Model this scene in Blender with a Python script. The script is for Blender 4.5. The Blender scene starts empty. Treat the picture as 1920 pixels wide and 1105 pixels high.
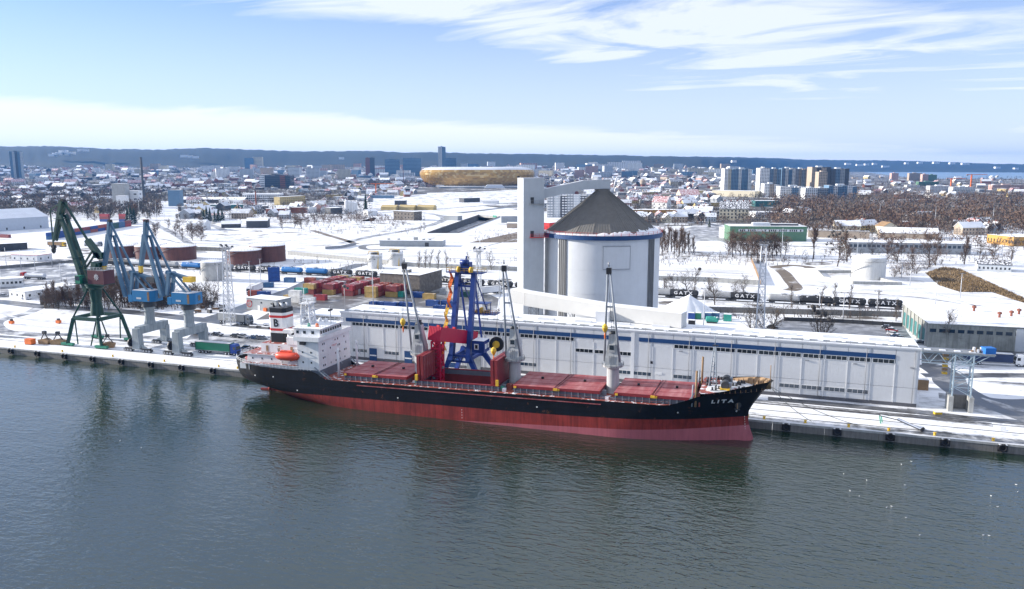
import bpy, bmesh, math, random
from mathutils import Vector, Matrix, noise as mnoise
random.seed(7)
S = bpy.context.scene
COL = S.collection
# ------------------------------------------------------------------ camera
F, HY, YAW, CAMH = 1500.0, 312.0, math.radians(18.7), 62.0
PIT = math.atan((552.5 - HY) / F)
CAM = Vector((0, -200, CAMH))
FW = Vector((-math.sin(YAW) * math.cos(PIT), math.cos(YAW) * math.cos(PIT), -math.sin(PIT)))
RT = Vector((math.cos(YAW), math.sin(YAW), 0))
UP = RT.cross(FW)
cd = bpy.data.cameras.new('camera'); cam = bpy.data.objects.new('camera', cd); COL.objects.link(cam)
cd.sensor_width = 36; cd.lens = F / 1920 * 36; cd.clip_start = 1; cd.clip_end = 80000
cam.matrix_world = Matrix(((RT.x, UP.x, -FW.x, CAM.x), (RT.y, UP.y, -FW.y, CAM.y), (RT.z, UP.z, -FW.z, CAM.z), (0, 0, 0, 1)))
S.camera = cam
S.render.engine = 'CYCLES'
S.cycles.use_denoising = True
S.cycles.max_bounces = 5; S.cycles.diffuse_bounces = 2; S.cycles.glossy_bounces = 3; S.cycles.transmission_bounces = 2
S.cycles.volume_bounces = 0; S.cycles.caustics_reflective = False; S.cycles.caustics_refractive = False
S.cycles.sample_clamp_indirect = 4
S.view_settings.view_transform = 'Standard'; S.view_settings.look = 'None'
S.view_settings.gamma = 1; S.view_settings.use_curve_mapping = False
S.view_settings.exposure = 0.92
SUN_EL = math.radians(18.0)
SUN_TO = Vector((-0.992, -0.125, 0)).normalized()          # horizontal direction towards the sun
# ------------------------------------------------------------------ geometry of the view: a pixel of the photograph -> a point of the place
def ray(x, y):
    return FW + RT * ((x - 960) / F) - UP * ((y - 552.5) / F)
def G(x, y, z=0.0):
    d = ray(x, y); t = (z - CAM.z) / d.z
    return CAM + d * t
def GD(x, y, dist):                                      # at a given horizontal distance
    d = ray(x, y); t = dist / math.hypot(d.x, d.y)
    return CAM + d * t
def pxm(p):                                              # pixels per metre at a point
    return F / (Vector(p) - CAM).dot(FW)
# ------------------------------------------------------------------ sky
W = bpy.data.worlds.new('World'); S.world = W; W.use_nodes = True
nt = W.node_tree; nt.nodes.clear()
def N(nt, t, **kw):
    n = nt.nodes.new(t)
    for k, v in kw.items():
        if k.startswith('_'): setattr(n, k[1:], v)
        else: n.inputs[k].default_value = v
    return n
def MATH(nt, op, a, b=None, clamp=False):
    n = nt.nodes.new('ShaderNodeMath'); n.operation = op; n.use_clamp = clamp
    for i, v in enumerate((a, b)):
        if v is None: continue
        if isinstance(v, (int, float)): n.inputs[i].default_value = v
        else: nt.links.new(v, n.inputs[i])
    return n.outputs[0]
def VDOT(nt, a, vec):
    n = nt.nodes.new('ShaderNodeVectorMath'); n.operation = 'DOT_PRODUCT'
    nt.links.new(a, n.inputs[0]); n.inputs[1].default_value = vec
    return n.outputs['Value']
def RANGE(nt, v, a, b, c=0.0, d=1.0, smooth=True):
    n = nt.nodes.new('ShaderNodeMapRange'); n.interpolation_type = 'SMOOTHSTEP' if smooth else 'LINEAR'
    nt.links.new(v, n.inputs[0])
    for i, q in enumerate((a, b, c, d)): n.inputs[i + 1].default_value = q
    return n.outputs[0]
sky = N(nt, 'ShaderNodeTexSky', _sky_type='NISHITA', _sun_disc=False, _sun_elevation=SUN_EL, _altitude=60.0, _air_density=1.0, _dust_density=0.3, _ozone_density=4.0)
sky.sun_rotation = math.atan2(SUN_TO.x, SUN_TO.y)
tc = N(nt, 'ShaderNodeTexCoord'); dirn = tc.outputs['Generated']
def nrm(p, q):
    v = ray(*p).normalized().cross(ray(*q).normalized()).normalized()
    return v if v.z > 0 else -v
# cirrus: a streaky band that crosses the whole sky along a great circle, plus thin veils
n1 = nrm((1000, 0), (1900, 135))
sep = N(nt, 'ShaderNodeSeparateXYZ'); nt.links.new(dirn, sep.inputs[0])
den = MATH(nt, 'ADD', MATH(nt, 'MAXIMUM', sep.outputs[2], 0.0), 0.10)
cmb = N(nt, 'ShaderNodeCombineXYZ')
nt.links.new(MATH(nt, 'DIVIDE', sep.outputs[0], den), cmb.inputs[0]); nt.links.new(MATH(nt, 'DIVIDE', sep.outputs[1], den), cmb.inputs[1])
mp = N(nt, 'ShaderNodeMapping'); nt.links.new(cmb.outputs[0], mp.inputs[0])
mp.inputs['Rotation'].default_value = (0, 0, math.radians(62)); mp.inputs['Scale'].default_value = (0.8, 1.9, 1)
nz = N(nt, 'ShaderNodeTexNoise', Scale=1.0, Detail=10.0, Roughness=0.6, Distortion=1.2); nt.links.new(mp.outputs[0], nz.inputs['Vector'])
mp2 = N(nt, 'ShaderNodeMapping'); nt.links.new(cmb.outputs[0], mp2.inputs[0]); mp2.inputs['Location'].default_value = (3.3, 1.2, 0)
nz2 = N(nt, 'ShaderNodeTexNoise', Scale=0.55, Detail=4.0, Roughness=0.5); nt.links.new(mp2.outputs[0], nz2.inputs['Vector'])
bd = VDOT(nt, dirn, n1)
bdw = MATH(nt, 'ADD', bd, MATH(nt, 'MULTIPLY', MATH(nt, 'SUBTRACT', nz2.outputs[0], 0.5), 0.10))
band = MATH(nt, 'MULTIPLY', RANGE(nt, bdw, -0.10, -0.01), RANGE(nt, bdw, 0.11, 0.0))
wisp = RANGE(nt, nz.outputs[0], 0.20, 0.84)
cir = MATH(nt, 'MULTIPLY', MATH(nt, 'ADD', MATH(nt, 'MULTIPLY', band, 1.15), MATH(nt, 'MULTIPLY', RANGE(nt, nz2.outputs[0], 0.35, 0.75), 0.65)), wisp)
# low white cloud bank whose top edge is a tilted line
n2 = nrm((0, 168), (1700, 262))
ed = MATH(nt, 'ADD', VDOT(nt, dirn, n2), MATH(nt, 'MULTIPLY', MATH(nt, 'SUBTRACT', nz.outputs[0], 0.5), 0.022))
bank = RANGE(nt, ed, 0.012, -0.018, 0.0, 0.95)
hz = RANGE(nt, sep.outputs[2], 0.26, 0.0, 0.0, 0.74, smooth=False)
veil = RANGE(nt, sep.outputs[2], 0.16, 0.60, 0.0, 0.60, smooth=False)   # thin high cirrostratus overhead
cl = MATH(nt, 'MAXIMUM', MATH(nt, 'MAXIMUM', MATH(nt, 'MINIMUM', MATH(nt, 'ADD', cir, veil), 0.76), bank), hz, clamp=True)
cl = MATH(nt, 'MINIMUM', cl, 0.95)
bw = N(nt, 'ShaderNodeMix', _data_type='RGBA'); nt.links.new(cl, bw.inputs[0])
tint = N(nt, 'ShaderNodeMix', _data_type='RGBA', _blend_type='MULTIPLY'); tint.inputs[0].default_value = 1
nt.links.new(sky.outputs[0], tint.inputs[6]); tint.inputs[7].default_value = (0.66, 0.89, 1.30, 1)
nt.links.new(tint.outputs[2], bw.inputs[6]); bw.inputs[7].default_value = (7.6, 7.8, 8.2, 1)
bg = N(nt, 'ShaderNodeBackground', Strength=0.080); nt.links.new(bw.outputs[2], bg.inputs[0])
wo = N(nt, 'ShaderNodeOutputWorld'); nt.links.new(bg.outputs[0], wo.inputs[0])
# ------------------------------------------------------------------ sun
sl = bpy.data.lights.new('sun', 'SUN'); sl.energy = 4.5; sl.angle = math.radians(0.6); sl.color = (1.0, 0.93, 0.84)
so = bpy.data.objects.new('sun', sl); COL.objects.link(so); so.location = (0, 0, 300)
so.rotation_euler = Vector((SUN_TO.x * math.cos(SUN_EL), SUN_TO.y * math.cos(SUN_EL), math.sin(SUN_EL))).to_track_quat('Z', 'Y').to_euler()
# ------------------------------------------------------------------ materials
MATS = {}
def mat(key, rgb=None, rough=0.6, metal=0.0, var=0.12, scale=0.4, bump=0.0, snow=0.0, ribs=None, rust=0.0, spec=0.4, streak=0.0):
    if key in MATS and rgb is None: return MATS[key]
    m = bpy.data.materials.new(key); m.use_nodes = True; t = m.node_tree; t.nodes.clear()
    b = N(t, 'ShaderNodeBsdfPrincipled', Roughness=rough, Metallic=metal); b.inputs['Specular IOR Level'].default_value = spec
    o = N(t, 'ShaderNodeOutputMaterial'); t.links.new(b.outputs[0], o.inputs[0])
    c = N(t, 'ShaderNodeTexCoord').outputs['Object']
    nz = N(t, 'ShaderNodeTexNoise', Scale=scale, Detail=6.0, Roughness=0.65); t.links.new(c, nz.inputs['Vector'])
    k = RANGE(t, nz.outputs[0], 0.25, 0.75, 1 - var, 1 + var, smooth=False)
    mx = N(t, 'ShaderNodeMix', _data_type='RGBA', _blend_type='MULTIPLY'); mx.inputs[0].default_value = 1
    mx.inputs[6].default_value = (*rgb, 1); t.links.new(k, mx.inputs[7])
    out = mx.outputs[2]
    if streak:
        mm = N(t, 'ShaderNodeMapping'); t.links.new(c, mm.inputs[0]); mm.inputs['Scale'].default_value = (1.1, 1.1, 0.07)
        n4 = N(t, 'ShaderNodeTexNoise', Scale=1.3, Detail=5.0, Roughness=0.7); t.links.new(mm.outputs[0], n4.inputs['Vector'])
        k4 = RANGE(t, n4.outputs[0], 0.35, 0.75, 1.0, 1 - streak)
        x4 = N(t, 'ShaderNodeMix', _data_type='RGBA', _blend_type='MULTIPLY'); x4.inputs[0].default_value = 1
        t.links.new(out, x4.inputs[6]); t.links.new(k4, x4.inputs[7]); out = x4.outputs[2]
    if rust:
        n3 = N(t, 'ShaderNodeTexNoise', Scale=scale * 2.3, Detail=8.0, Roughness=0.75); t.links.new(c, n3.inputs['Vector'])
        r = RANGE(t, n3.outputs[0], 0.62 - rust * 0.2, 0.78 - rust * 0.2)
        x3 = N(t, 'ShaderNodeMix', _data_type='RGBA'); t.links.new(r, x3.inputs[0]); t.links.new(out, x3.inputs[6]); x3.inputs[7].default_value = (0.16, 0.06, 0.03, 1)
        out = x3.outputs[2]
    if snow:
        ge = N(t, 'ShaderNodeNewGeometry'); sp = N(t, 'ShaderNodeSeparateXYZ'); t.links.new(ge.outputs['Normal'], sp.inputs[0])
        n5 = N(t, 'ShaderNodeTexNoise', Scale=0.9, Detail=4.0); t.links.new(ge.outputs['Position'], n5.inputs['Vector'])
        f = MATH(t, 'MULTIPLY', RANGE(t, sp.outputs[2], 0.45, 0.7), RANGE(t, n5.outputs[0], 0.66 - snow * 0.5, 0.74 - snow * 0.5))
        x5 = N(t, 'ShaderNodeMix', _data_type='RGBA'); t.links.new(f, x5.inputs[0]); t.links.new(out, x5.inputs[6]); x5.inputs[7].default_value = (0.84, 0.86, 0.9, 1)
        out = x5.outputs[2]
    t.links.new(out, b.inputs['Base Color'])
    h = None
    if ribs:
        wv = N(t, 'ShaderNodeTexWave', _bands_direction=ribs[0], Scale=ribs[1], Distortion=0.0); t.links.new(c, wv.inputs['Vector'])
        h = wv.outputs['Fac']; bump = max(bump, ribs[2])
    elif bump: h = nz.outputs[0]
    if h is not None:
        bp = N(t, 'ShaderNodeBump', Strength=1.0, Distance=bump); t.links.new(h, bp.inputs['Height']); t.links.new(bp.outputs[0], b.inputs['Normal'])
    MATS[key] = m
    return m
def glass(key, rgb, rough=0.08):
    m = mat(key, rgb, rough=rough, var=0.25, scale=0.35, spec=0.8); return m
# ------------------------------------------------------------------ mesh builder
class MB:
    def __init__(s): s.v = []; s.f = []; s.m = []; s.mats = []; s.sm = []
    def mi(s, key):
        if key not in s.mats: s.mats.append(key)
        return s.mats.index(key)
    def add(s, vs, fs, key, smooth=False):
        o = len(s.v); s.v += [tuple(v) for v in vs]; i = s.mi(key)
        for f in fs: s.f.append(tuple(o + k for k in f)); s.m.append(i); s.sm.append(smooth)
        return s
    def box(s, x0, x1, y0, y1, z0, z1, key, top=None, M=None):
        v = [(x0, y0, z0), (x1, y0, z0), (x1, y1, z0), (x0, y1, z0), (x0, y0, z1), (x1, y0, z1), (x1, y1, z1), (x0, y1, z1)]
        if M is not None: v = [M @ Vector(p) for p in v]
        s.add(v, [(0, 3, 2, 1), (0, 1, 5, 4), (1, 2, 6, 5), (2, 3, 7, 6), (3, 0, 4, 7)], key)
        o = len(s.v) - 8; s.f.append((o + 4, o + 5, o + 6, o + 7)); s.m.append(s.mi(top or key)); s.sm.append(False)
        return s
    def bar(s, a, b, w, key, h=None, w1=None):           # rectangular bar from a to b
        a = Vector(a); b = Vector(b); d = (b - a).normalized(); h = h or w
        u = d.cross(Vector((0, 0, 1)))
        if u.length < 1e-3: u = Vector((1, 0, 0))
        u.normalize(); n = u.cross(d)
        k = (w1 / w) if w1 else 1
        v = [a + u * sx * w / 2 + n * sy * h / 2 for sx, sy in ((-1, -1), (1, -1), (1, 1), (-1, 1))] + [b + (u * sx * w / 2 + n * sy * h / 2) * k for sx, sy in ((-1, -1), (1, -1), (1, 1), (-1, 1))]
        return s.add(v, [(3, 2, 1, 0), (4, 5, 6, 7), (0, 1, 5, 4), (1, 2, 6, 5), (2, 3, 7, 6), (3, 0, 4, 7)], key)
    def cyl(s, a, b, r, key, r1=None, n=12, caps=True, capkey=None, smooth=True):
        a = Vector(a); b = Vector(b); d = (b - a).normalized(); r1 = r if r1 is None else r1
        u = d.cross(Vector((0, 0, 1)))
        if u.length < 1e-3: u = Vector((1, 0, 0))
        u.normalize(); w = u.cross(d)
        ring = [(math.cos(2 * math.pi * i / n), math.sin(2 * math.pi * i / n)) for i in range(n)]
        v = [a + (u * c + w * q) * r for c, q in ring] + [b + (u * c + w * q) * r1 for c, q in ring]
        s.add(v, [((i + 1) % n, i, n + i, n + (i + 1) % n) for i in range(n)], key, smooth)
        if caps:
            o = len(s.v) - 2 * n; i = s.mi(capkey or key)
            s.f.append(tuple(o + k for k in range(n))); s.m.append(s.mi(key)); s.sm.append(False)
            s.f.append(tuple(o + n + k for k in reversed(range(n)))); s.m.append(i); s.sm.append(False)
        return s
    def lathe(s, prof, key, n=24, c=(0, 0, 0), axis='Z', smooth=True, keys=None):
        for j in range(len(prof) - 1):
            (r0, z0), (r1, z1) = prof[j], prof[j + 1]
            v = []
            for r, z in ((r0, z0), (r1, z1)):
                for i in range(n):
                    a = 2 * math.pi * i / n; x, y = r * math.cos(a), r * math.sin(a)
                    v.append((c[0] + x, c[1] + y, c[2] + z) if axis == 'Z' else (c[0] + z, c[1] + x, c[2] + y))
            s.add(v, [(i, (i + 1) % n, n + (i + 1) % n, n + i) for i in range(n)], keys[j] if keys else key, smooth)
        return s
    def prism(s, poly, z0, z1, key, top=None):           # poly counter-clockwise in xy
        n = len(poly)
        s.add([(x, y, z0) for x, y in poly] + [(x, y, z1) for x, y in poly], [(i, (i + 1) % n, n + (i + 1) % n, n + i) for i in range(n)], key)
        o = len(s.v) - 2 * n
        s.f.append(tuple(o + n + k for k in range(n))); s.m.append(s.mi(top or key)); s.sm.append(False)
        s.f.append(tuple(o + k for k in reversed(range(n)))); s.m.append(s.mi(key)); s.sm.append(False)
        return s
    def extr(s, poly, y0, y1, key):                      # polygon in xz extruded along y
        n = len(poly)
        s.add([(x, y0, z) for x, z in poly] + [(x, y1, z) for x, z in poly], [(i, (i + 1) % n, n + (i + 1) % n, n + i) for i in range(n)] + [tuple(reversed(range(n))), tuple(range(n, 2 * n))], key)
        return s
    def gable(s, x0, x1, y0, y1, z, h, key, wall, ov=0.4, th=0.3):   # ridge along x
        ym = (y0 + y1) / 2
        s.add([(x0, y0, z), (x0, y1, z), (x0, ym, z + h), (x1, y0, z), (x1, y1, z), (x1, ym, z + h)], [(0, 2, 1), (3, 4, 5)], wall)
        k = h / (ym - y0)
        for sg in (-1, 1):
            ye = ym + sg * (ym - y0 + ov); ze = z - ov * k
            v = [(x0 - ov, ye, ze), (x1 + ov, ye, ze), (x1 + ov, ym, z + h), (x0 - ov, ym, z + h)]
            v += [(p[0], p[1], p[2] + th) for p in v]
            s.add(v, [(0, 1, 2, 3), (7, 6, 5, 4), (0, 4, 5, 1), (1, 5, 6, 2), (2, 6, 7, 3), (3, 7, 4, 0)] if sg > 0 else [(3, 2, 1, 0), (4, 5, 6, 7), (1, 5, 4, 0), (2, 6, 5, 1), (3, 7, 6, 2), (0, 4, 7, 3)], key)
        return s
    def mesh(s, name):
        me = bpy.data.meshes.new(name); me.from_pydata(s.v, [], s.f)
        for k in s.mats: me.materials.append(MATS[k])
        me.polygons.foreach_set('material_index', s.m); me.polygons.foreach_set('use_smooth', s.sm); me.update()
        return me
    def build(s, name, parent=None, loc=None, rz=0.0):
        return ob(name, s.mesh(name), parent, loc, rz)
def ob(name, data, parent=None, loc=None, rz=0.0):
    o = bpy.data.objects.new(name, data); COL.objects.link(o)
    if parent is not None: o.parent = parent
    if loc is not None: o.location = loc
    if rz: o.rotation_euler.z = rz
    return o
def tag(o, label, cat, group=None):
    o['label'] = label; o['category'] = cat
    if group: o['group'] = group
    return o
def thing(name, label, cat, loc=(0, 0, 0), rz=0.0, group=None):
    return tag(ob(name, None, None, loc, rz), label, cat, group)
def setting(o, kind='structure'):
    o['kind'] = kind; return o
def copy_tree(o, parent=None):
    c = o.copy(); COL.objects.link(c); c.parent = parent
    for ch in o.children: copy_tree(ch, c)
    return c
def text_mesh(body, size, key, ext=0.03, bold=0.0, sx=1.0):
    cu = bpy.data.curves.new('lettering', 'FONT'); cu.body = body; cu.size = size; cu.extrude = ext; cu.offset = bold
    cu.align_x = 'CENTER'; cu.align_y = 'CENTER'; cu.resolution_u = 2
    o = bpy.data.objects.new('lettering', cu); COL.objects.link(o)
    dg = bpy.context.evaluated_depsgraph_get(); me = bpy.data.meshes.new_from_object(o.evaluated_get(dg))
    bpy.data.objects.remove(o); bpy.data.curves.remove(cu)
    for v in me.vertices: v.co.x *= sx
    me.materials.clear(); me.materials.append(MATS[key]); me.name = 'lettering'
    return me
def lerp(a, b, t): return a + (b - a) * t
def catmull(pts, n=6):
    out = []
    for i in range(len(pts) - 1):
        p0, p1, p2, p3 = pts[max(i - 1, 0)], pts[i], pts[i + 1], pts[min(i + 2, len(pts) - 1)]
        for k in range(n):
            t = k / n
            out.append(0.5 * ((2 * p1) + (p2 - p0) * t + (2 * p0 - 5 * p1 + 4 * p2 - p3) * t * t + (3 * p1 - p0 - 3 * p2 + p3) * t ** 3))
    out.append(pts[-1]); return out
ORDS = 'first second third fourth fifth sixth seventh eighth ninth tenth eleventh twelfth thirteenth fourteenth fifteenth sixteenth seventeenth eighteenth nineteenth twentieth'.split()
def ORD(i): return ORDS[i]
# ------------------------------------------------------------------ palette
for k, rgb, kw in (
    ('snow', (0.84, 0.86, 0.89), dict(rough=0.7, var=0.09, scale=0.3, bump=0.12)),
    ('roofsnow', (0.84, 0.86, 0.89), dict(rough=0.7, var=0.10, scale=0.12, bump=0.1)),
    ('snowthin', (0.62, 0.64, 0.67), dict(rough=0.7, var=0.45, scale=0.22, bump=0.1)),
    ('concrete', (0.22, 0.21, 0.195), dict(var=0.35, scale=0.35, bump=0.05, streak=0.4)),
    ('concrete_lt', (0.42, 0.42, 0.40), dict(var=0.2, scale=0.4, streak=0.3)),
    ('concrete_dk', (0.16, 0.155, 0.15), dict(var=0.4, scale=0.3, bump=0.05)),
    ('rubber', (0.02, 0.02, 0.022), dict(rough=0.8, var=0.3)),
    ('black', (0.015, 0.015, 0.018), dict(rough=0.5)),
    ('steel_dk', (0.05, 0.052, 0.056), dict(rough=0.55, var=0.3)),
    ('steel', (0.30, 0.31, 0.33), dict(rough=0.45, metal=0.3, var=0.2)),
    ('steel_lt', (0.55, 0.57, 0.6), dict(rough=0.45, metal=0.2, var=0.15)),
    ('yellow', (0.72, 0.45, 0.04), dict(rough=0.5, var=0.2)),
    ('orange', (0.75, 0.17, 0.03), dict(rough=0.5, var=0.15)),
    ('white', (0.8, 0.8, 0.8), dict(rough=0.5, var=0.06)),
    ('whitewall', (0.78, 0.78, 0.77), dict(rough=0.6, var=0.08, streak=0.15)),
    ('red', (0.55, 0.03, 0.03), dict(rough=0.5, var=0.12)),
    ('green_lt', (0.05, 0.3, 0.2), dict(rough=0.5, var=0.2)),
    ('wood', (0.22, 0.13, 0.07), dict(rough=0.8, var=0.3, scale=2.0)),
    ('bark', (0.095, 0.075, 0.062), dict(rough=0.9, var=0.3, scale=1.0)),
    ('twig_brown', (0.13, 0.085, 0.062), dict(rough=0.9, var=0.35, scale=0.25)),
    ('twig_grey', (0.12, 0.105, 0.095), dict(rough=0.9, var=0.3, scale=0.25)),
    ('twig_dark', (0.06, 0.055, 0.05), dict(rough=0.9, var=0.3, scale=0.25)),
    ('twig_gold', (0.26, 0.17, 0.075), dict(rough=0.9, var=0.3, scale=0.25)),
    ('needle', (0.02, 0.04, 0.028), dict(rough=0.9, var=0.4, scale=0.4, snow=0.25)),
    ('drygrass', (0.23, 0.165, 0.095), dict(rough=0.95, var=0.4, scale=0.3)),
): mat(k, rgb, **kw)
glass('glass', (0.02, 0.025, 0.03))
glass('glass_blue', (0.03, 0.05, 0.075))
# surfaces with two faces: snow broken by whatever lies under it
def ground_mat(key, under, over, cover, scale, rough_u=0.6, stretch=(1, 1, 1), rot=0.0, soft=0.08, fine=1.0, bump=0.12):
    m = bpy.data.materials.new(key); m.use_nodes = True; t = m.node_tree; t.nodes.clear()
    b = N(t, 'ShaderNodeBsdfPrincipled', Roughness=0.7); o = N(t, 'ShaderNodeOutputMaterial'); t.links.new(b.outputs[0], o.inputs[0])
    c = N(t, 'ShaderNodeTexCoord').outputs['Object']
    mp = N(t, 'ShaderNodeMapping'); t.links.new(c, mp.inputs[0]); mp.inputs['Scale'].default_value = stretch; mp.inputs['Rotation'].default_value = (0, 0, rot)
    n1 = N(t, 'ShaderNodeTexNoise', Scale=scale, Detail=7.0, Roughness=0.62, Distortion=0.4); t.links.new(mp.outputs[0], n1.inputs['Vector'])
    n2 = N(t, 'ShaderNodeTexNoise', Scale=fine, Detail=5.0, Roughness=0.6); t.links.new(c, n2.inputs['Vector'])
    v = MATH(t, 'ADD', MATH(t, 'MULTIPLY', n1.outputs[0], 0.78), MATH(t, 'MULTIPLY', n2.outputs[0], 0.22))
    f = RANGE(t, v, 0.5 + (0.5 - cover) * 0.5 - soft, 0.5 + (0.5 - cover) * 0.5 + soft)
    cu = N(t, 'ShaderNodeMix', _data_type='RGBA'); t.links.new(n2.outputs[0], cu.inputs[0])
    cu.inputs[6].default_value = (*[q * 0.6 for q in under], 1); cu.inputs[7].default_value = (*[q * 1.4 for q in under], 1)
    co = N(t, 'ShaderNodeMix', _data_type='RGBA'); t.links.new(RANGE(t, n1.outputs[0], 0.3, 0.7), co.inputs[0])
    co.inputs[6].default_value = (*[q * 0.80 for q in over], 1); co.inputs[7].default_value = (*over, 1)
    mx = N(t, 'ShaderNodeMix', _data_type='RGBA'); t.links.new(f, mx.inputs[0]); t.links.new(cu.outputs[2], mx.inputs[6]); t.links.new(co.outputs[2], mx.inputs[7])
    t.links.new(mx.outputs[2], b.inputs['Base Color'])
    rr = MATH(t, 'ADD', MATH(t, 'MULTIPLY', f, 0.7 - rough_u), rough_u); t.links.new(rr, b.inputs['Roughness'])
    bp = N(t, 'ShaderNodeBump', Strength=1.0, Distance=bump); t.links.new(v, bp.inputs['Height']); t.links.new(bp.outputs[0], b.inputs['Normal'])
    MATS[key] = m
SN = (0.87, 0.89, 0.92)
ground_mat('ground_snow', (0.17, 0.15, 0.13), SN, 0.76, 0.05, 0.8, fine=0.35, soft=0.13, bump=0.35)
ground_mat('asphalt_wet', (0.055, 0.056, 0.06), (0.34, 0.35, 0.37), 0.34, 0.10, 0.3, fine=0.5, soft=0.14)
ground_mat('asphalt_snowy', (0.10, 0.10, 0.105), (0.66, 0.68, 0.71), 0.48, 0.12, 0.4, fine=0.5, soft=0.12)
ground_mat('slush_tracks', (0.075, 0.07, 0.068), SN, 0.44, 0.16, 0.35, stretch=(0.12, 1.0, 1), rot=0.0, fine=0.6, soft=0.08)
ground_mat('mud_tracks', (0.06, 0.054, 0.052), (0.86, 0.88, 0.91), 0.72, 0.16, 0.35, stretch=(0.3, 1.0, 1), rot=math.radians(40), fine=0.5, soft=0.1)
ground_mat('yard_asphalt', (0.12, 0.115, 0.11), (0.6, 0.62, 0.65), 0.34, 0.09, 0.45, fine=0.4, soft=0.12)
ground_mat('brown_earth', (0.15, 0.12, 0.09), SN, 0.3, 0.05, 0.8, fine=0.3)
ground_mat('rough_snow', (0.10, 0.085, 0.07), SN, 0.62, 0.05, 0.8, fine=0.22, soft=0.06)
ground_mat('field_snow', (0.50, 0.50, 0.51), (0.88, 0.90, 0.93), 0.62, 0.11, 0.75, stretch=(0.16, 1, 1), rot=0.25, fine=0.5, soft=0.16, bump=0.25)
ground_mat('parking_grey', (0.13, 0.135, 0.15), (0.36, 0.38, 0.42), 0.45, 0.2, 0.5, fine=1.2, soft=0.2)
ground_mat('apron', (0.10, 0.10, 0.10), SN, 0.62, 0.09, 0.4, stretch=(0.10, 1.0, 1), fine=0.4, soft=0.05)
ground_mat('forest_hill', (0.018, 0.028, 0.026), (0.5, 0.52, 0.55), 0.05, 0.010, 0.9, fine=0.05, soft=0.06)
ground_mat('town_ground', (0.085, 0.08, 0.075), SN, 0.36, 0.014, 0.8, fine=0.06, soft=0.05)
# ------------------------------------------------------------------ ground and water
CUT = [G(802, 437.5), G(858, 437.5), G(938, 407), G(898, 404)]      # road cutting before the tunnel
setting(MB().add([(-16000, 0.5, 0), (16000, 0.5, 0), (16000, 16000, 0), (-16000, 16000, 0)] + [(p.x, p.y, 0) for p in CUT], [(0, 1, 5, 4), (1, 2, 6, 5), (2, 3, 7, 6), (3, 0, 4, 7)], 'ground_snow').build('ground'))
m = bpy.data.materials.new('water'); m.use_nodes = True; t = m.node_tree; t.nodes.clear(); MATS['water'] = m
b = N(t, 'ShaderNodeBsdfPrincipled', Roughness=0.03, IOR=2.0); o = N(t, 'ShaderNodeOutputMaterial'); t.links.new(b.outputs[0], o.inputs[0])
b.inputs['Base Color'].default_value = (0.012, 0.026, 0.015, 1)
c = N(t, 'ShaderNodeTexCoord').outputs['Object']
def wnoise(scale, rot, st, det=3.0, dist=0.6):
    mp = N(t, 'ShaderNodeMapping'); t.links.new(c, mp.inputs[0]); mp.inputs['Rotation'].default_value = (0, 0, math.radians(rot)); mp.inputs['Scale'].default_value = (st, 1, 1)
    n = N(t, 'ShaderNodeTexNoise', Scale=scale, Detail=det, Roughness=0.55, Distortion=dist); t.links.new(mp.outputs[0], n.inputs['Vector']); return n.outputs[0]
gust = RANGE(t, wnoise(0.012, 10, 0.7, 3.0), 0.3, 0.7, 0.40, 1.45)
h = MATH(t, 'ADD', MATH(t, 'MULTIPLY', wnoise(0.36, -12, 0.42, 2.0), 0.19), MATH(t, 'ADD', MATH(t, 'MULTIPLY', wnoise(1.0, 24, 0.5, 2.0), 0.17), MATH(t, 'MULTIPLY', wnoise(3.2, 5, 0.7, 2.0), 0.030)))
h = MATH(t, 'MULTIPLY', h, gust)
bp = N(t, 'ShaderNodeBump', Strength=1.0, Distance=1.0); t.links.new(h, bp.inputs['Height']); t.links.new(bp.outputs[0], b.inputs['Normal'])
setting(MB().add([(-3500, -1500, -2.2), (1500, -1500, -2.2), (1500, 0.3, -2.2), (-3500, 0.3, -2.2)], [(0, 1, 2, 3)], 'water').build('canal_water'))
# quay wall of concrete sections with a coping, sections shared
quay = setting(ob('quay_wall', None)); 
sec = MB().box(0.03, 11.97, 0.0, 0.6, -5.5, -0.5, 'concrete'); sec.box(0.0, 11.985, -0.14, 0.7, -0.5, 0.03, 'concrete_lt', top='snowthin')
secm = sec.mesh('wall_section')
for i in range(-60, 14): ob('wall_section', secm, quay, (i * 12.0, 0, 0))
# apron sheet along the quay
def sheet(name, pts, key, z):
    return setting(MB().add([(p[0], p[1], z) for p in pts], [tuple(range(len(pts)))], key).build(name))
def gp(*px): return [G(x, y) for x, y in px]
def ccw(pts):
    a = sum(pts[i][0] * pts[(i + 1) % len(pts)][1] - pts[(i + 1) % len(pts)][0] * pts[i][1] for i in range(len(pts)))
    return pts if a > 0 else list(reversed(pts))
def patch(name, px, key, z): return sheet(name, ccw([tuple(p)[:2] for p in gp(*px)]), key, z)
def strip(name, px, w, key, z, n=6, closed=False, edge=None):
    pts = catmull(gp(*px), n); mb = MB(); L = []; 
    for i, p in enumerate(pts):
        d = (pts[min(i + 1, len(pts) - 1)] - pts[max(i - 1, 0)]).normalized(); s_ = Vector((-d.y, d.x, 0))
        L.append((p + s_ * w / 2, p - s_ * w / 2))
    vs = [(q.x, q.y, z) for ab in L for q in ab]
    mb.add(vs, [(2 * i, 2 * i + 1, 2 * i + 3, 2 * i + 2) for i in range(len(L) - 1)], key)
    return setting(mb.build(name))
sheet('quay_apron', [(-700, 0.7), (150, 0.7), (150, 22.5), (-700, 22.5)], 'apron', 0.02)
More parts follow.
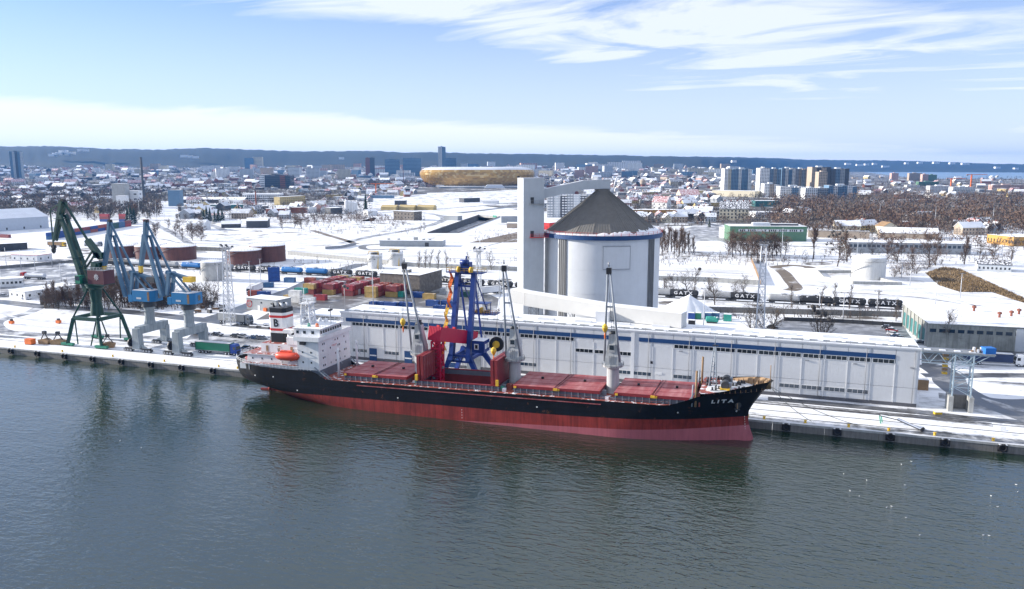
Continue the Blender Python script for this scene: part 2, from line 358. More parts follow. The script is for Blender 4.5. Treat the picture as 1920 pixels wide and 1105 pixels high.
for yy, xa, xb in ((9.0, -700, 150), (4.0, -150, 40), (14.5, -150, 60), (22.0, -700, -140), (16.6, -700, 60), (18.1, -700, 60)):
    setting(MB().box(xa, xb, yy - 0.07, yy + 0.07, 0.0, 0.12, 'steel_dk').build('crane_rail'))
# roads and yards
patch('port_road_right', [(1728, 690), (1800, 676), (1990, 690), (1990, 660), (1728, 655)], 'asphalt_wet', 0.05)
patch('muddy_yard', [(1722, 768), (1726, 680), (1800, 676), (1990, 690), (1990, 806), (1880, 792), (1830, 783), (1760, 772)], 'mud_tracks', 0.035)
strip('tyre_track', [(1735, 688), (1770, 700), (1800, 730), (1840, 755), (1930, 790)], 4.5, 'asphalt_wet', 0.06)
strip('tyre_track', [(1700, 770), (1790, 782), (1860, 788), (1990, 800)], 4.0, 'asphalt_wet', 0.065)
strip('tyre_track', [(1730, 704), (1790, 706), (1860, 704), (1990, 706)], 5.0, 'asphalt_wet', 0.062)
strip('tyre_track', [(1745, 685), (1775, 705), (1785, 722), (1830, 748), (1900, 758), (1990, 756)], 9.0, 'asphalt_wet', 0.058)
strip('tyre_track', [(1760, 742), (1840, 752), (1900, 770), (1990, 785)], 6.0, 'asphalt_snowy', 0.059)
strip('tyre_track', [(1820, 745), (1850, 770), (1930, 786)], 7.0, 'asphalt_snowy', 0.0595)
strip('wet_lane', [(1410, 752), (1560, 768), (1720, 782), (1860, 797)], 3.0, 'slush_tracks', 0.06)
strip('wet_lane', [(1440, 748), (1560, 758), (1640, 766), (1715, 773)], 3.6, 'asphalt_wet', 0.055)
strip('port_road_left', [(-80, 562), (0, 566), (70, 574), (170, 580), (270, 588), (350, 597), (410, 603), (480, 612), (560, 616)], 8.0, 'asphalt_wet', 0.05)
strip('loop_road', [(75, 576), (50, 588), (10, 598), (-8, 608), (10, 622), (60, 628), (150, 628), (250, 632), (330, 637), (460, 648)], 5.0, 'asphalt_snowy', 0.045)
strip('yard_road', [(390, 600), (440, 585), (500, 562), (560, 540), (590, 525), (620, 512), (680, 495)], 10.0, 'asphalt_wet', 0.055)
patch('container_yard', [(480, 600), (560, 556), (590, 530), (720, 535), (900, 545), (935, 560), (930, 592), (640, 592)], 'yard_asphalt', 0.04)
patch('car_park', [(1440, 612), (1470, 598), (1692, 606), (1700, 622), (1725, 655), (1480, 640)], 'parking_grey', 0.05)
patch('quay_car_park', [(345, 640), (365, 622), (520, 632), (520, 655), (440, 648)], 'asphalt_snowy', 0.04)
strip('field_road', [(1452, 500), (1470, 512), (1482, 527), (1492, 540), (1480, 545)], 7, 'brown_earth', 0.04)
strip('field_road', [(1452, 501), (1480, 498), (1510, 500), (1520, 503)], 7, 'brown_earth', 0.045)
strip('access_road', [(640, 457), (700, 443), (760, 433), (815, 420), (833, 410), (815, 402), (780, 398), (745, 392)], 9, 'asphalt_snowy', 0.05)
strip('access_road', [(735, 460), (700, 459), (680, 462), (690, 468), (760, 468)], 6, 'yard_asphalt', 0.045)
strip('street', [(640, 405), (760, 396), (880, 388), (990, 378), (1100, 372)], 12, 'asphalt_snowy', 0.05)
strip('ditch', [(585, 432), (620, 443), (645, 450), (668, 458)], 6, 'brown_earth', 0.05)
patch('rough_ground', [(380, 430), (560, 415), (580, 440), (460, 452), (385, 452)], 'rough_snow', 0.03)
patch('rough_ground', [(880, 455), (985, 432), (985, 455)], 'brown_earth', 0.03)
patch('rough_ground', [(700, 408), (760, 412), (800, 430), (700, 438), (640, 425)], 'rough_snow', 0.03)
patch('rough_ground', [(1230, 476), (1300, 470), (1480, 482), (1700, 492), (1760, 500), (1700, 505), (1450, 497), (1235, 482)], 'rough_snow', 0.03)
patch('depot_ground', [(1240, 440), (1300, 425), (1380, 425), (1370, 452), (1300, 452)], 'asphalt_snowy', 0.03)
patch('depot_ground', [(1500, 470), (1600, 440), (1920, 455), (1990, 470), (1990, 490), (1700, 480)], 'rough_snow', 0.03)
patch('tank_farm_ground', [(0, 520), (130, 500), (330, 515), (320, 545), (0, 560)], 'asphalt_snowy', 0.03)
patch('tank_farm_ground', [(0, 500), (0, 462), (220, 452), (260, 490), (130, 500)], 'rough_snow', 0.03)
patch('station_ground', [(640, 395), (1000, 375), (990, 355), (640, 372)], 'rough_snow', 0.03)
sheet('town_ground', ccw([tuple(G(x, y))[:2] for x, y in ((-900, 375), (640, 378), (780, 372), (1240, 425), (1500, 418), (2700, 425), (2700, 323), (-900, 323))]), 'town_ground', 0.02)
# bay of the sea at the far right
m = mat('sea', (0.16, 0.25, 0.36), rough=0.3, var=0.3, scale=0.0015)
patch('bay', [(1615, 322.5), (1700, 333), (1760, 336), (1850, 335.5), (2600, 337), (2600, 319.5), (1700, 321)], 'sea', 0.4)
# ------------------------------------------------------------------ wooded hills
ridge = [(-900, 283), (-300, 276), (0, 275), (100, 274.5), (200, 279), (300, 281), (380, 277.5), (450, 280), (560, 284), (640, 284), (700, 283), (760, 286.5), (800, 285.5), (900, 288), (1000, 289), (1100, 291), (1200, 293), (1300, 294), (1400, 295.5), (1450, 297), (1520, 300), (1650, 301), (1750, 303), (1850, 307), (1920, 308), (2300, 306), (2800, 309)]
def ridge_y(x):
    for (a, b), (c_, d) in zip(ridge, ridge[1:]):
        if a <= x <= c_: return lerp(b, d, (x - a) / (c_ - a))
    return 309
def kright(x):
    k = min(max((x - 1250) / 350, 0), 1); return k * k * (3 - 2 * k)
def TZ(x, d):                                  # the town climbs gently towards the hills
    k = min(max((d - 2300) / 2900, 0), 1); return 56 * (k ** 1.5) * (1 - kright(x))
def GT(x, d, up=0.0):
    p = GD(x, 330, d); p.z = TZ(x, d) + up; return p
xs = [-900 + i * 7 for i in range(529)]; hv = []; rows = [0, 0.12, 0.25, 0.4, 0.55, 0.7, 0.85, 1.0, 1.25, 1.7]
for x in xs:
    k = kright(x); d0 = lerp(4900, 9500, k); d1 = lerp(6900, 11800, k)
    top = GD(x, ridge_y(x), d1); z0 = TZ(x, d0)
    for r in rows:
        d = lerp(d0, d1, r); base = GD(x, 320, d)
        n = mnoise.fractal(Vector((base.x / 900, base.y / 900, 3.1)), 0.9, 2.1, 5)
        prof = (3 * r * r - 2 * r ** 3) * (0.8 + 0.2 * r) if r <= 1 else max(0, 1 - (r - 1) * 1.4)
        z = lerp(z0 - (3 if r == 0 else 0), top.z, prof) + n * 34 * math.sin(min(r, 1) * math.pi) + (mnoise.noise(Vector((base.x / 30, base.y / 30, 0))) * 7 if r > 0.1 else 0)
        hv.append((base.x, base.y, max(z, -0.5 if r < 0.05 else 2)))
nr = len(rows); hf = [(i * nr + j, (i + 1) * nr + j, (i + 1) * nr + j + 1, i * nr + j + 1) for i in range(len(xs) - 1) for j in range(nr - 1)]
setting(MB().add(hv, hf, 'forest_hill', True).build('hills'))
xt = [-900 + i * 25 for i in range(100)]; dt = [2300 + i * 150 for i in range(22)]; sv = [tuple(GT(x, d, 0.05 if d > 2301 else -0.3)) for x in xt for d in dt]; nd_ = len(dt)
setting(MB().add(sv, [(i * nd_ + j, (i + 1) * nd_ + j, (i + 1) * nd_ + j + 1, i * nd_ + j + 1) for i in range(len(xt) - 1) for j in range(nd_ - 1)], 'town_ground', True).build('town_slope'))
# ------------------------------------------------------------------ air
hm = bpy.data.materials.new('haze'); hm.use_nodes = True; t = hm.node_tree; t.nodes.clear()
pv = N(t, 'ShaderNodeVolumePrincipled', Density=4.2e-5, Anisotropy=0.2); pv.inputs['Color'].default_value = (0.10, 0.40, 1.0, 1)
o = N(t, 'ShaderNodeOutputMaterial'); t.links.new(pv.outputs[0], o.inputs['Volume']); MATS['haze'] = hm
setting(MB().box(-16500, 16500, -1800, 16500, -9, 300, 'haze').build('haze'), 'stuff')
# ================================================================== cargo ship
for k, rgb, kw in (
    ('hull_black', (0.006, 0.007, 0.010), dict(rough=0.5, spec=0.2, var=0.6, scale=0.18, rust=0.2, streak=0.5)),
    ('hull_red', (0.28, 0.032, 0.025), dict(rough=0.55, var=0.4, scale=0.2, streak=0.55, rust=0.1)),
    ('hull_pink', (0.44, 0.12, 0.14), dict(rough=0.55, var=0.15, scale=0.15, streak=0.2)),
    ('deck_red', (0.28, 0.07, 0.05), dict(rough=0.6, var=0.4, scale=0.5, snow=0.2)),
    ('hatch_side', (0.22, 0.025, 0.03), dict(rough=0.5, var=0.2, scale=0.5)),
    ('hold', (0.20, 0.03, 0.03), dict(rough=0.7, var=0.3)),
    ('ship_white', (0.78, 0.79, 0.8), dict(rough=0.45, var=0.06, scale=0.4, streak=0.12, rust=0.05)),
    ('ship_grey', (0.13, 0.15, 0.18), dict(rough=0.5, var=0.2)),
    ('rail_grey', (0.26, 0.30, 0.34), dict(rough=0.5, var=0.15)),
    ('crane_grey', (0.47, 0.48, 0.48), dict(rough=0.5, var=0.14, scale=0.6, streak=0.35, rust=0.06)),
    ('jib_grey', (0.27, 0.30, 0.34), dict(rough=0.5, var=0.15)),
    ('lifeboat', (0.80, 0.09, 0.045), dict(rough=0.4, var=0.12, snow=0.1)),
    ('funnel_black', (0.01, 0.012, 0.016), dict(rough=0.5)),
    ('rust_tan', (0.30, 0.19, 0.10), dict(rough=0.7, var=0.3, rust=0.2)),
    ('rope', (0.30, 0.29, 0.24), dict(rough=0.9)),
): mat(k, rgb, **kw)
ground_mat('hatch_red', (0.30, 0.05, 0.052), (0.44, 0.20, 0.20), 0.38, 0.55, 0.5, stretch=(1, 0.14, 1), fine=0.6, soft=0.16, bump=0.01)
ship = thing('cargo_ship', 'black and red bulk cargo ship moored at the quay with white bridge aft', 'ship', (-75, -9.2, -2.2))
ship.rotation_euler.y = -0.018
ZD = 8.0                                        # main deck
def sstep(a, b, x):
    k = min(max((x - a) / (b - a), 0), 1); return k * k * (3 - 2 * k)
def top_z(x):                                   # top of the shell plating
    z = ZD + 0.15
    z += 2.1 * sstep(-38.2, -43.5, x) + 0.7 * sstep(-50, -73, x)
    z += 3.1 * sstep(54.5, 63.5, x) + 2.35 * sstep(60, 75, x)
    return z
def boot_z(x): return 3.7 + 0.9 * sstep(20, 70, x)
def pink_z(x): return max(-0.6, 2.2 * (x + 10) / 78.0)
def stem_x(z):
    if z < 0: return 71.2 + 0.4 * z
    if z < 3: return lerp(71.2, 69.6, (z / 3) ** 0.7)
    if z < 5.5: return 69.6
    return 69.6 + 5.5 * ((z - 5.5) / 8.2) ** 1.25
def stern_x(z):
    if z < 1.0: return -58.5 - 1.0 * z
    if z < 5: return lerp(-59.5, -72.2, ((z - 1) / 4) ** 0.9)
    return -72.2 - 1.2 * min((z - 5) / 5, 1)
def half(x, z):
    kz = min(max(z / 11.0, 0), 1)
    xs = stem_x(z); L = lerp(34, 21, kz); tt = min(max((xs - x) / L, 0), 1)
    fb = math.sin(math.pi / 2 * tt) ** lerp(1.15, 0.62, kz)
    if z < 0.6 and x > 60: fb = max(fb, 0.13 * min(1, (xs - x) / 2) ** 0.5 if x < xs else 0)
    xa = stern_x(z); ka = min(max(z / 7.0, 0), 1); La = lerp(34, 13, ka); ta = min(max((x - xa) / La, 0), 1)
    fa = math.sin(math.pi / 2 * ta) ** lerp(1.0, 0.5, ka)
    base = 8.8 if z > -1 else 8.8
    return base * min(fb, fa)
def hull_rows(x):
    tz = top_z(x); b = boot_z(x); p = pink_z(x)
    return [-3.5, -0.8, min(p, b - 0.3), min(p, b - 0.3) + (b - min(p, b - 0.3)) * 0.5, b, b + (ZD - b) * 0.35, b + (ZD - b) * 0.7, ZD - 0.02, ZD + (tz - ZD) * 0.5, tz]
rk = ['hull_pink', 'hull_pink', 'hull_red', 'hull_red', 'hull_black', 'hull_black', 'hull_black', 'hull_black', 'hull_black']
us = [i / 110 for i in range(111)]
us = sorted(set([0.5 * (1 - math.cos(math.pi * u)) * 0.5 + u * 0.5 for u in us]))
hb = MB(); ring = []
NR = 10
for sg in (-1, 1):
    vs = []
    for u in us:
        xr = -73.4 + u * 148.5
        zr = hull_rows(min(max(xr, -73), 74.6))
        for z in zr:
            xa, xb = stern_x(z), stem_x(z)
            x = xa + u * (xb - xa)
            vs.append((x, sg * half(x, z), z))
    for j in range(NR - 1):
        fs = []
        for i in range(len(us) - 1):
            q = (i * NR + j, (i + 1) * NR + j, (i + 1) * NR + j + 1, i * NR + j + 1)
            fs.append(q if sg < 0 else tuple(reversed(q)))
        key = rk[j]
        mbv = vs
        if j == 0: hb.add(vs, fs, key, True); off = len(hb.v) - len(vs); 
        else:
            mi_ = hb.mi(key)
            for f in fs: hb.f.append(tuple(off + k for k in f)); hb.m.append(mi_); hb.sm.append(True)
hull = hb.build('hull', ship)
bmh = bmesh.new(); bmh.from_mesh(hull.data); bmesh.ops.remove_doubles(bmh, verts=bmh.verts, dist=0.02); bmesh.ops.dissolve_degenerate(bmh, dist=0.01, edges=bmh.edges); bmh.to_mesh(hull.data); bmh.free()
hull['label'] = 'black hull side over red and pink bottom paint'
# inner faces of the plating above deck are seen at bow and stern: a bulwark with stays
def deck_outline(z, x0, x1, inset=0.12, n=40):
    A = []
    for i in range(n + 1):
        x = x0 + (x1 - x0) * i / n; A.append((x, max(half(x, z + 0.2) - inset, 0.02)))
    return A
def deck_sheet(name, z, x0, x1, key, n=40):
    A = deck_outline(z, x0, x1, n=n); mb = MB(); vs = []
    for x, h_ in A: vs += [(x, -h_, z), (x, h_, z)]
    mb.add(vs, [(2 * i, 2 * i + 2, 2 * i + 3, 2 * i + 1) for i in range(len(A) - 1)], key)
    return mb.build(name, ship)
for q0, q1 in ((-43, -13.4), (9.3, 59)): deck_sheet('main_deck', ZD, q0, q1, 'deck_red')
for sg in (-1, 1):
    MB().add([(-13.4, sg * 6.4, ZD), (9.3, sg * 6.4, ZD), (9.3, sg * 8.68, ZD), (-13.4, sg * 8.68, ZD)], [(0, 1, 2, 3) if sg > 0 else (3, 2, 1, 0)], 'deck_red').build('side_deck', ship)
deck_sheet('poop_deck', ZD + 1.35, -73.2, -43.2, 'deck_red')
FZ = 11.4
deck_sheet('forecastle_deck', FZ, 59, 74.3, 'deck_red', 30)
MB().box(58.7, 59.0, -7.2, 7.2, ZD, FZ, 'deck_red').build('forecastle_bulkhead', ship); MB().box(-43.2, -43.0, -8.6, 8.6, ZD, ZD + 1.35, 'ship_grey').build('poop_bulkhead', ship)
# bow bulwark lining and stays
b = MB(); n = 34; vs = []
for sg in (-1, 1):
    for i in range(n):
        x0 = 61.5 + (74.5 - 61.5) * i / n; x1 = 61.5 + (74.5 - 61.5) * (i + 1) / n
        q = []
        for x, z in ((x0, FZ), (x1, FZ), (x1, top_z(x1)), (x0, top_z(x0))):
            q.append((x, sg * max(half(x, z) - 0.14, 0.0), z))
        b.add(q, [(0, 1, 2, 3) if sg > 0 else (3, 2, 1, 0)], 'rust_tan')
b.build('bow_bulwark', ship)['label'] = 'tan inner side of the bow bulwark'
sb = MB().add([(0, 0, 0), (0, -0.9, 0), (0, 0, 1.75), (0.12, 0, 0), (0.12, -0.9, 0), (0.12, 0, 1.75)], [(0, 2, 1), (3, 4, 5), (0, 1, 4, 3), (1, 2, 5, 4), (2, 0, 3, 5)], 'rust_tan').mesh('bulwark_stay')
for sg in (-1, 1):
    for i in range(11):
        x = 62.2 + i * 1.15; o = ob('bulwark_stay', sb, ship, (x, sg * (half(x, FZ + 1) - 0.16), FZ))
        o.rotation_euler.z = 0 if sg > 0 else math.pi
        o.scale.z = (top_z(x) - FZ) / 1.9
# coaming, hatches
hat = [(-34.5, -16.6), (-13.4, 9.3), (13.6, 34.9), (39.2, 57.0)]
for i, (x0, x1) in enumerate(hat):
    zt = ZD + 1.25
    b = MB()
    for (a0, a1, c0, c1) in ((x0 - 0.3, x1 + 0.3, -6.75, -6.45), (x0 - 0.3, x1 + 0.3, 6.45, 6.75), (x0 - 0.3, x0, -6.45, 6.45), (x1, x1 + 0.3, -6.45, 6.45)):
        b.box(a0, a1, c0, c1, ZD, zt, 'ship_grey')
    co = b.build('hatch_coaming', ship)
    nst = int((x1 - x0) / 1.6)
    stm = MB().box(-0.06, 0.06, -0.5, 0.0, 0, 1.2, 'rail_grey').mesh('coaming_stay')
    for j in range(nst + 1):
        for sg in (-1, 1):
            o = ob('coaming_stay', stm, co, (x0 + (x1 - x0) * j / nst, sg * 6.75, ZD)); o.rotation_euler.z = 0 if sg < 0 else math.pi
    if i == 1:
        for ya_ in (-7.05, 6.42): MB().box(x0 - 0.35, x1 + 0.35, ya_, ya_ + 0.63, zt, zt + 0.22, 'hatch_side').build('coaming_rim', co)
        b = MB(); v = [(x0, -6.45, ZD), (x1, -6.45, ZD), (x1, 6.45, ZD), (x0, 6.45, ZD)]; v += [(p[0], p[1], -1.2) for p in v]
        b.add(v, [(0, 4, 5, 1), (1, 5, 6, 2), (2, 6, 7, 3), (3, 7, 4, 0), (4, 7, 6, 5)], 'hold'); b.build('cargo_hold', ship)['label'] = 'open dark red cargo hold'
        # two pairs of folded covers standing on end
        for xe, sg in ((x0 + 0.2, 1), (x1 - 0.2, -1)):
            for k in range(2):
                xx = xe + sg * k * 1.05
                b = MB(); b.box(min(xx, xx + sg * 0.8), max(xx, xx + sg * 0.8), -6.9, 6.9, zt + 0.25, zt + 6.6, 'hatch_side')
                pc = b.build('folded_hatch_cover', ship)
                fb = MB()
                for q in range(9):
                    yy = -6.2 + q * 1.55; xr = xx + sg * 0.8
                    fb.box(min(xr, xr + sg * 0.12), max(xr, xr + sg * 0.12), yy - 0.08, yy + 0.08, zt + 0.35, zt + 6.5, 'hatch_red')
                fb.build('stiffener', pc)
            MB().box(xe - 0.35, xe + 0.35, -7.5, -6.95, zt + 0.2, zt + 1.7, 'yellow').build('hatch_jack', ship)
        continue
    xm = (x0 + x1) / 2
    for a0, a1 in ((x0 - 0.4, xm - 0.08), (xm + 0.08, x1 + 0.4)):
        b = MB(); b.box(a0, a1, -7.1, 7.1, zt, zt + 0.75, 'hatch_side', top='hatch_red')
        cv = b.build('hatch_cover', ship)
        MB().box((a0 + a1) / 2 - 0.28, (a0 + a1) / 2 + 0.28, 0.4, 1.0, zt + 0.75, zt + 1.25, 'black').build('lifting_lug', cv)
        MB().box(a0 + 0.3, a0 + 0.95, -7.35, -7.1, zt + 0.05, zt + 0.5, 'yellow').build('wheel_cleat', cv)
        s2 = MB()
        for yy in (-3.6, 0.2, 3.7): s2.box(a0 + 0.15, a1 - 0.15, yy, yy + 0.05, zt + 0.752, zt + 0.80, 'hatch_side')
        s2.build('panel_seam', cv)
    MB().box(xm - 0.5, xm + 0.5, -7.5, -7.1, zt + 0.1, zt + 0.62, 'yellow').build('hinge_jack', ship)
    b = MB()
    for sx in (-0.35, 0.35): b.cyl((xm + sx, -6.9, zt + 0.82), (xm + sx + 0.8, 6.9, zt + 0.82), 0.05, 'black', n=5)
    b.build('hatch_cable', ship)
# deck edge rails with posts
for sg in (-1, 1):
    b = MB()
    for x in [x_ * 4.0 for x_ in range(-10, 14)]:
        h_ = half(x, ZD) - 0.2; b.box(x - 0.04, x + 0.04, sg * h_ - 0.04, sg * h_ + 0.04, ZD, ZD + 0.9, 'deck_red')
    for z in (0.9,):
        for x in range(-40, 52, 4): b.bar((x, sg * (half(x, ZD) - 0.2), ZD + z), (x + 4, sg * (half(x + 4, ZD) - 0.2), ZD + z), 0.05, 'deck_red')
    b.build('deck_railing', ship)
b = MB()
for x in [-72.6 + 1.1 * k for k in range(27)]:
    for sg in (-1, 1):
        h_ = max(half(x, 9.8) - 0.1, 0); b.box(x - 0.05, x + 0.05, sg * h_ - 0.05, sg * h_ + 0.05, top_z(x), top_z(x) + 1.0, 'ship_white')
        x2 = x + 1.1; h2 = max(half(x2, 9.8) - 0.1, 0)
        for z in (0.45, 0.95): b.bar((x, sg * h_, top_z(x) + z), (x2, sg * h2, top_z(x2) + z), 0.07, 'ship_white')
b.build('stern_railing', ship)['label'] = 'white railing around the stern deck'
# rubbing strakes, hull marks, anchor, name
for z_ in (5.2, 6.6):
    b = MB(); pts = [(x, half(x, z_) + 0.012) for x in range(-52, 62, 3)]
    for (x, h_), (x2, h2) in zip(pts, pts[1:]): b.bar((x, -h_, z_), (x2, -h2, z_), 0.05, 'hull_black', h=0.06)
    b.build('plate_seam', ship)
b = MB(); pts = [(x, half(x, ZD - 0.7) + 0.03) for x in range(-30, 37, 3)]
for (x, h_), (x2, h2) in zip(pts, pts[1:]): b.bar((x, -h_, ZD - 0.75), (x2, -h2, ZD - 0.75), 0.14, 'hatch_red', h=0.22)
b.build('rubbing_strake', ship)
def hull_text(body, x, z, size, name='ship_name', sx=1.25, bold=0.03):
    me = text_mesh(body, size, 'white', ext=0.02, bold=bold, sx=sx)
    o = ob(name, me, ship); y = half(x, z); dx = 1.0
    tang = Vector((2 * dx, -(half(x + dx, z) - half(x - dx, z)), 0)).normalized()
    upv = Vector((0, -(half(x, z + 0.5) - half(x, z - 0.5)), 1.0)).normalized(); nn = tang.cross(upv).normalized(); upv = nn.cross(tang)
    p = Vector((x, -y, z)) + nn * 0.12
    o.matrix_local = Matrix(((tang.x, upv.x, nn.x, p.x), (tang.y, upv.y, nn.y, p.y), (tang.z, upv.z, nn.z, p.z), (0, 0, 0, 1)))
    return o
hull_text('L I T A', 63.9, 9.3, 1.5, bold=0.05)['label'] = 'white letters LITA on the bow'
for k in range(7): hull_text('I', 69.0 - 0.05 * k, 0.8 + k * 0.62, 0.34, 'draught_mark', 1.0)
for k in range(4): hull_text('I', 0.0, 0.9 + k * 0.7, 0.36, 'draught_mark', 1.0)
hull_text('4', 66.9, 6.2, 0.9, 'load_mark', 1.0)
for x, z in ((-62, 7.9), (-56, 7.9), (-48.5, 4.6), (-18, 4.8), (20, 5.4), (54, 6.4)): hull_text('o', x, z, 0.55, 'hull_mark', 1.0, 0.06)
b = MB(); ya = half(67.2, 8.0); b.cyl((67.2, -ya + 0.3, 8.0), (67.35, -ya - 0.3, 7.9), 0.75, 'steel_dk', n=10)
b.bar((67.2, -ya - 0.35, 8.4), (67.2, -ya - 0.2, 6.6), 0.25, 'rust_tan'); b.bar((66.6, -ya - 0.25, 6.9), (67.8, -ya - 0.25, 6.9), 0.3, 'steel_dk'); b.build('anchor', ship)
b = MB(); b.box(-64.8, -60.2, -0.25, 0.25, -3, 1.8, 'hull_red'); b.cyl((-64, 0, 1.4), (-62.6, 0, 3.4), 0.5, 'hull_red', n=10); b.box(-66.8, -63.4, -0.35, 0.35, 1.1, 1.6, 'hull_red'); b.build('rudder', ship)
# ------------------------------------------------------------------ superstructure
sup = MB(); sup.box(-48.2, -41.6, -8.15, 8.15, ZD + 1.0, 18.3, 'ship_white'); sup.box(-48.25, -41.4, -8.2, 8.2, ZD + 0.02, ZD + 2.3, 'ship_grey')
house = sup.build('bridge_block', ship); house['label'] = 'white bridge block with rows of small windows'
MB().box(-48.9, -41.1, -8.75, 8.75, 18.3, 18.55, 'ship_white', top='snow').build('bridge_wing_deck', house)
b = MB(); b.box(-41.2, -41.08, -8.75, 8.75, 18.55, 19.5, 'ship_white')
b.box(-48.9, -41.2, -8.75, -8.63, 18.55, 19.5, 'ship_white'); b.box(-48.9, -41.2, 8.63, 8.75, 18.55, 19.5, 'ship_white'); b.build('wing_bulwark', house)
wh = MB().box(-50.5, -42.5, -5.8, 5.8, 18.55, 21.2, 'ship_white', top='snow').build('wheelhouse', ship)
MB().box(-50.9, -41.9, -6.2, 6.2, 21.2, 21.4, 'ship_white', top='snow').build('wheelhouse_roof', wh)
wm = MB().box(0, 0.06, -0.42, 0.42, -0.4, 0.4, 'glass').mesh('window')
for k in range(9): ob('window', wm, wh, (-42.5, -5.0 + k * 1.25, 20.25))
for x in (-49.4, -47.2, -44.6):
    for sg in (-1, 1):
        o = ob('window', wm, wh, (x, sg * 5.83, 20.2)); o.rotation_euler.z = math.radians(90 * sg)
pw = MB().box(0, 0.05, -0.2, 0.2, -0.26, 0.26, 'glass').mesh('porthole_window')
random.seed(3)
for z in (11.3, 13.4, 15.4, 17.2):
    for y in (-6.0, -5.2, -2.2, 0.4, 1.8, 2.6, 5.2, 6.0):
        if random.random() < 0.72: ob('porthole_window', pw, house, (-41.6, y, z))
for z in (12.4, 15.2):
    for x in (-46.6, -44.0):
        o = ob('porthole_window', pw, house, (x, -8.15, z)); o.rotation_euler.z = -math.pi / 2
b = MB(); zz = 15.9
b.box(-41.59, -41.56, -1.6, 1.2, zz, zz + 0.09, 'red'); b.box(-41.59, -41.56, -1.1, 0.8, zz - 0.3, zz - 0.22, 'red'); b.build('warning_sign', house)
MB().box(-47.0, -45.4, -8.9, -8.2, 17.35, 18.1, 'black').build('side_light_box', house)
# after part of the house
ah = MB(); ah.box(-65.5, -48.25, -6.9, 6.9, ZD + 1.36, 13.4, 'ship_white'); ah.box(-67.5, -48.3, -7.9, 7.9, ZD + 1.36, ZD + 2.9, 'ship_white')
after = ah.build('after_house', ship)
MB().box(-66.5, -48.26, -8.6, 8.6, 11.0, 11.18, 'ship_white', top='deck_red').build('boat_deck', after)
MB().box(-66.8, -48.26, -7.3, 7.3, 13.4, 13.6, 'ship_white', top='deck_red').build('upper_deck', after)
MB().box(-62.6, -48.27, -4.4, 4.4, 13.6, 16.1, 'ship_white', top='deck_red').build('engine_casing', after)
MB().box(-54.0, -48.28, -4.6, 4.6, 16.1, 18.2, 'ship_white', top='snow').build('casing_top_house', after)
for k in range(5):
    o = ob('porthole_window', pw, after, (-63.8 + k * 3.1, -6.9, 12.3)); o.rotation_euler.z = -math.pi / 2
for k in range(3): MB().box(-61 + k * 4, -60.2 + k * 4, -4.46, -4.40, 13.7, 15.5, 'rust_tan').build('casing_door', after)
b = MB()
def rail(b, pts, h, key, r=0.06, step=1.3):
    for a, c_ in zip(pts, pts[1:]):
        a = Vector(a); c_ = Vector(c_); n = max(1, int((c_ - a).length / step))
        for i in range(n + 1):
            p = a.lerp(c_, i / n); b.bar(p, p + Vector((0, 0, h)), r, key)
        for z in (h * 0.5, h): b.bar(a + Vector((0, 0, z)), c_ + Vector((0, 0, z)), r, key)
rail(b, [(-48.3, -8.55, 11.18), (-66.4, -8.55, 11.18), (-66.4, 8.55, 11.18)], 1.0, 'ship_white')
rail(b, [(-48.3, -7.2, 13.6), (-66.7, -7.2, 13.6), (-66.7, 7.2, 13.6)], 1.0, 'ship_white')
rail(b, [(-42, -6.1, 21.4), (-50.8, -6.1, 21.4), (-50.8, 6.1, 21.4), (-42, 6.1, 21.4), (-42, -6.1, 21.4)], 1.0, 'ship_white')
b.build('house_railing', after)
b = MB()
for x in (-64, -60, -56, -52): b.box(x - 0.07, x + 0.07, -8.55, -8.4, ZD + 1.4, 11.0, 'ship_white')
for x in (-63, -61.4, -57, -55): b.box(x - 0.5, x + 0.5, -8.2, -7.95, ZD + 1.4, ZD + 2.4, 'orange' if x < -60 else 'ship_white')
b.build('deck_pillar', after)
# mooring gear on the poop
b = MB()
random.seed(11)
for k in range(26):
    x = random.uniform(-72, -67.8); y = random.uniform(-5.5, 5.5); z = ZD + 1.36
    if abs(y) > half(x, 10) - 0.8: continue
    r = random.uniform(0.25, 0.6)
    if random.random() < 0.5: b.cyl((x, y, z), (x, y, z + random.uniform(0.5, 1.3)), r, random.choice(['rope', 'steel_dk', 'black', 'rope']), n=8)
    else: b.cyl((x - 0.6, y, z + 0.6), (x + 0.6, y, z + 0.6), r, random.choice(['rope', 'steel_dk', 'black', 'green_lt']), n=8)
b.build('stern_mooring_gear', ship)
b = MB(); b.cyl((-69.3, -2.5, ZD + 1.36), (-69.3, -2.5, ZD + 3.3), 0.3, 'red', n=8); b.bar((-69.3, -2.5, ZD + 3.2), (-66.6, -3.4, ZD + 4.0), 0.25, 'red'); b.build('stores_crane', ship)
# funnel
b = MB(); fx0, fx1, fy = -61.3, -55.6, 2.5
def fbox(z0, z1, key, d=0.0, top=None):
    c_ = 0.9
    poly = [(fx0 - d, -fy - d + c_), (fx0 - d + c_, -fy - d), (fx1 + d - c_, -fy - d), (fx1 + d, -fy - d + c_), (fx1 + d, fy + d - c_), (fx1 + d - c_, fy + d), (fx0 - d + c_, fy + d), (fx0 - d, fy + d - c_)]
    b.prism(poly, z0, z1, key, top)
fbox(16.1, 18.8, 'funnel_black'); fbox(18.8, 19.4, 'ship_white', 0.004); fbox(19.4, 20.1, 'red', 0.008); fbox(20.1, 23.1, 'ship_white', 0.004); fbox(23.1, 23.8, 'red', 0.008); fbox(23.8, 24.6, 'ship_white', 0.004); fbox(24.6, 25.9, 'funnel_black', 0.01, 'steel_dk')
fun = b.build('funnel', ship); fun['label'] = 'white funnel with black base and top, two red bands and letter B'
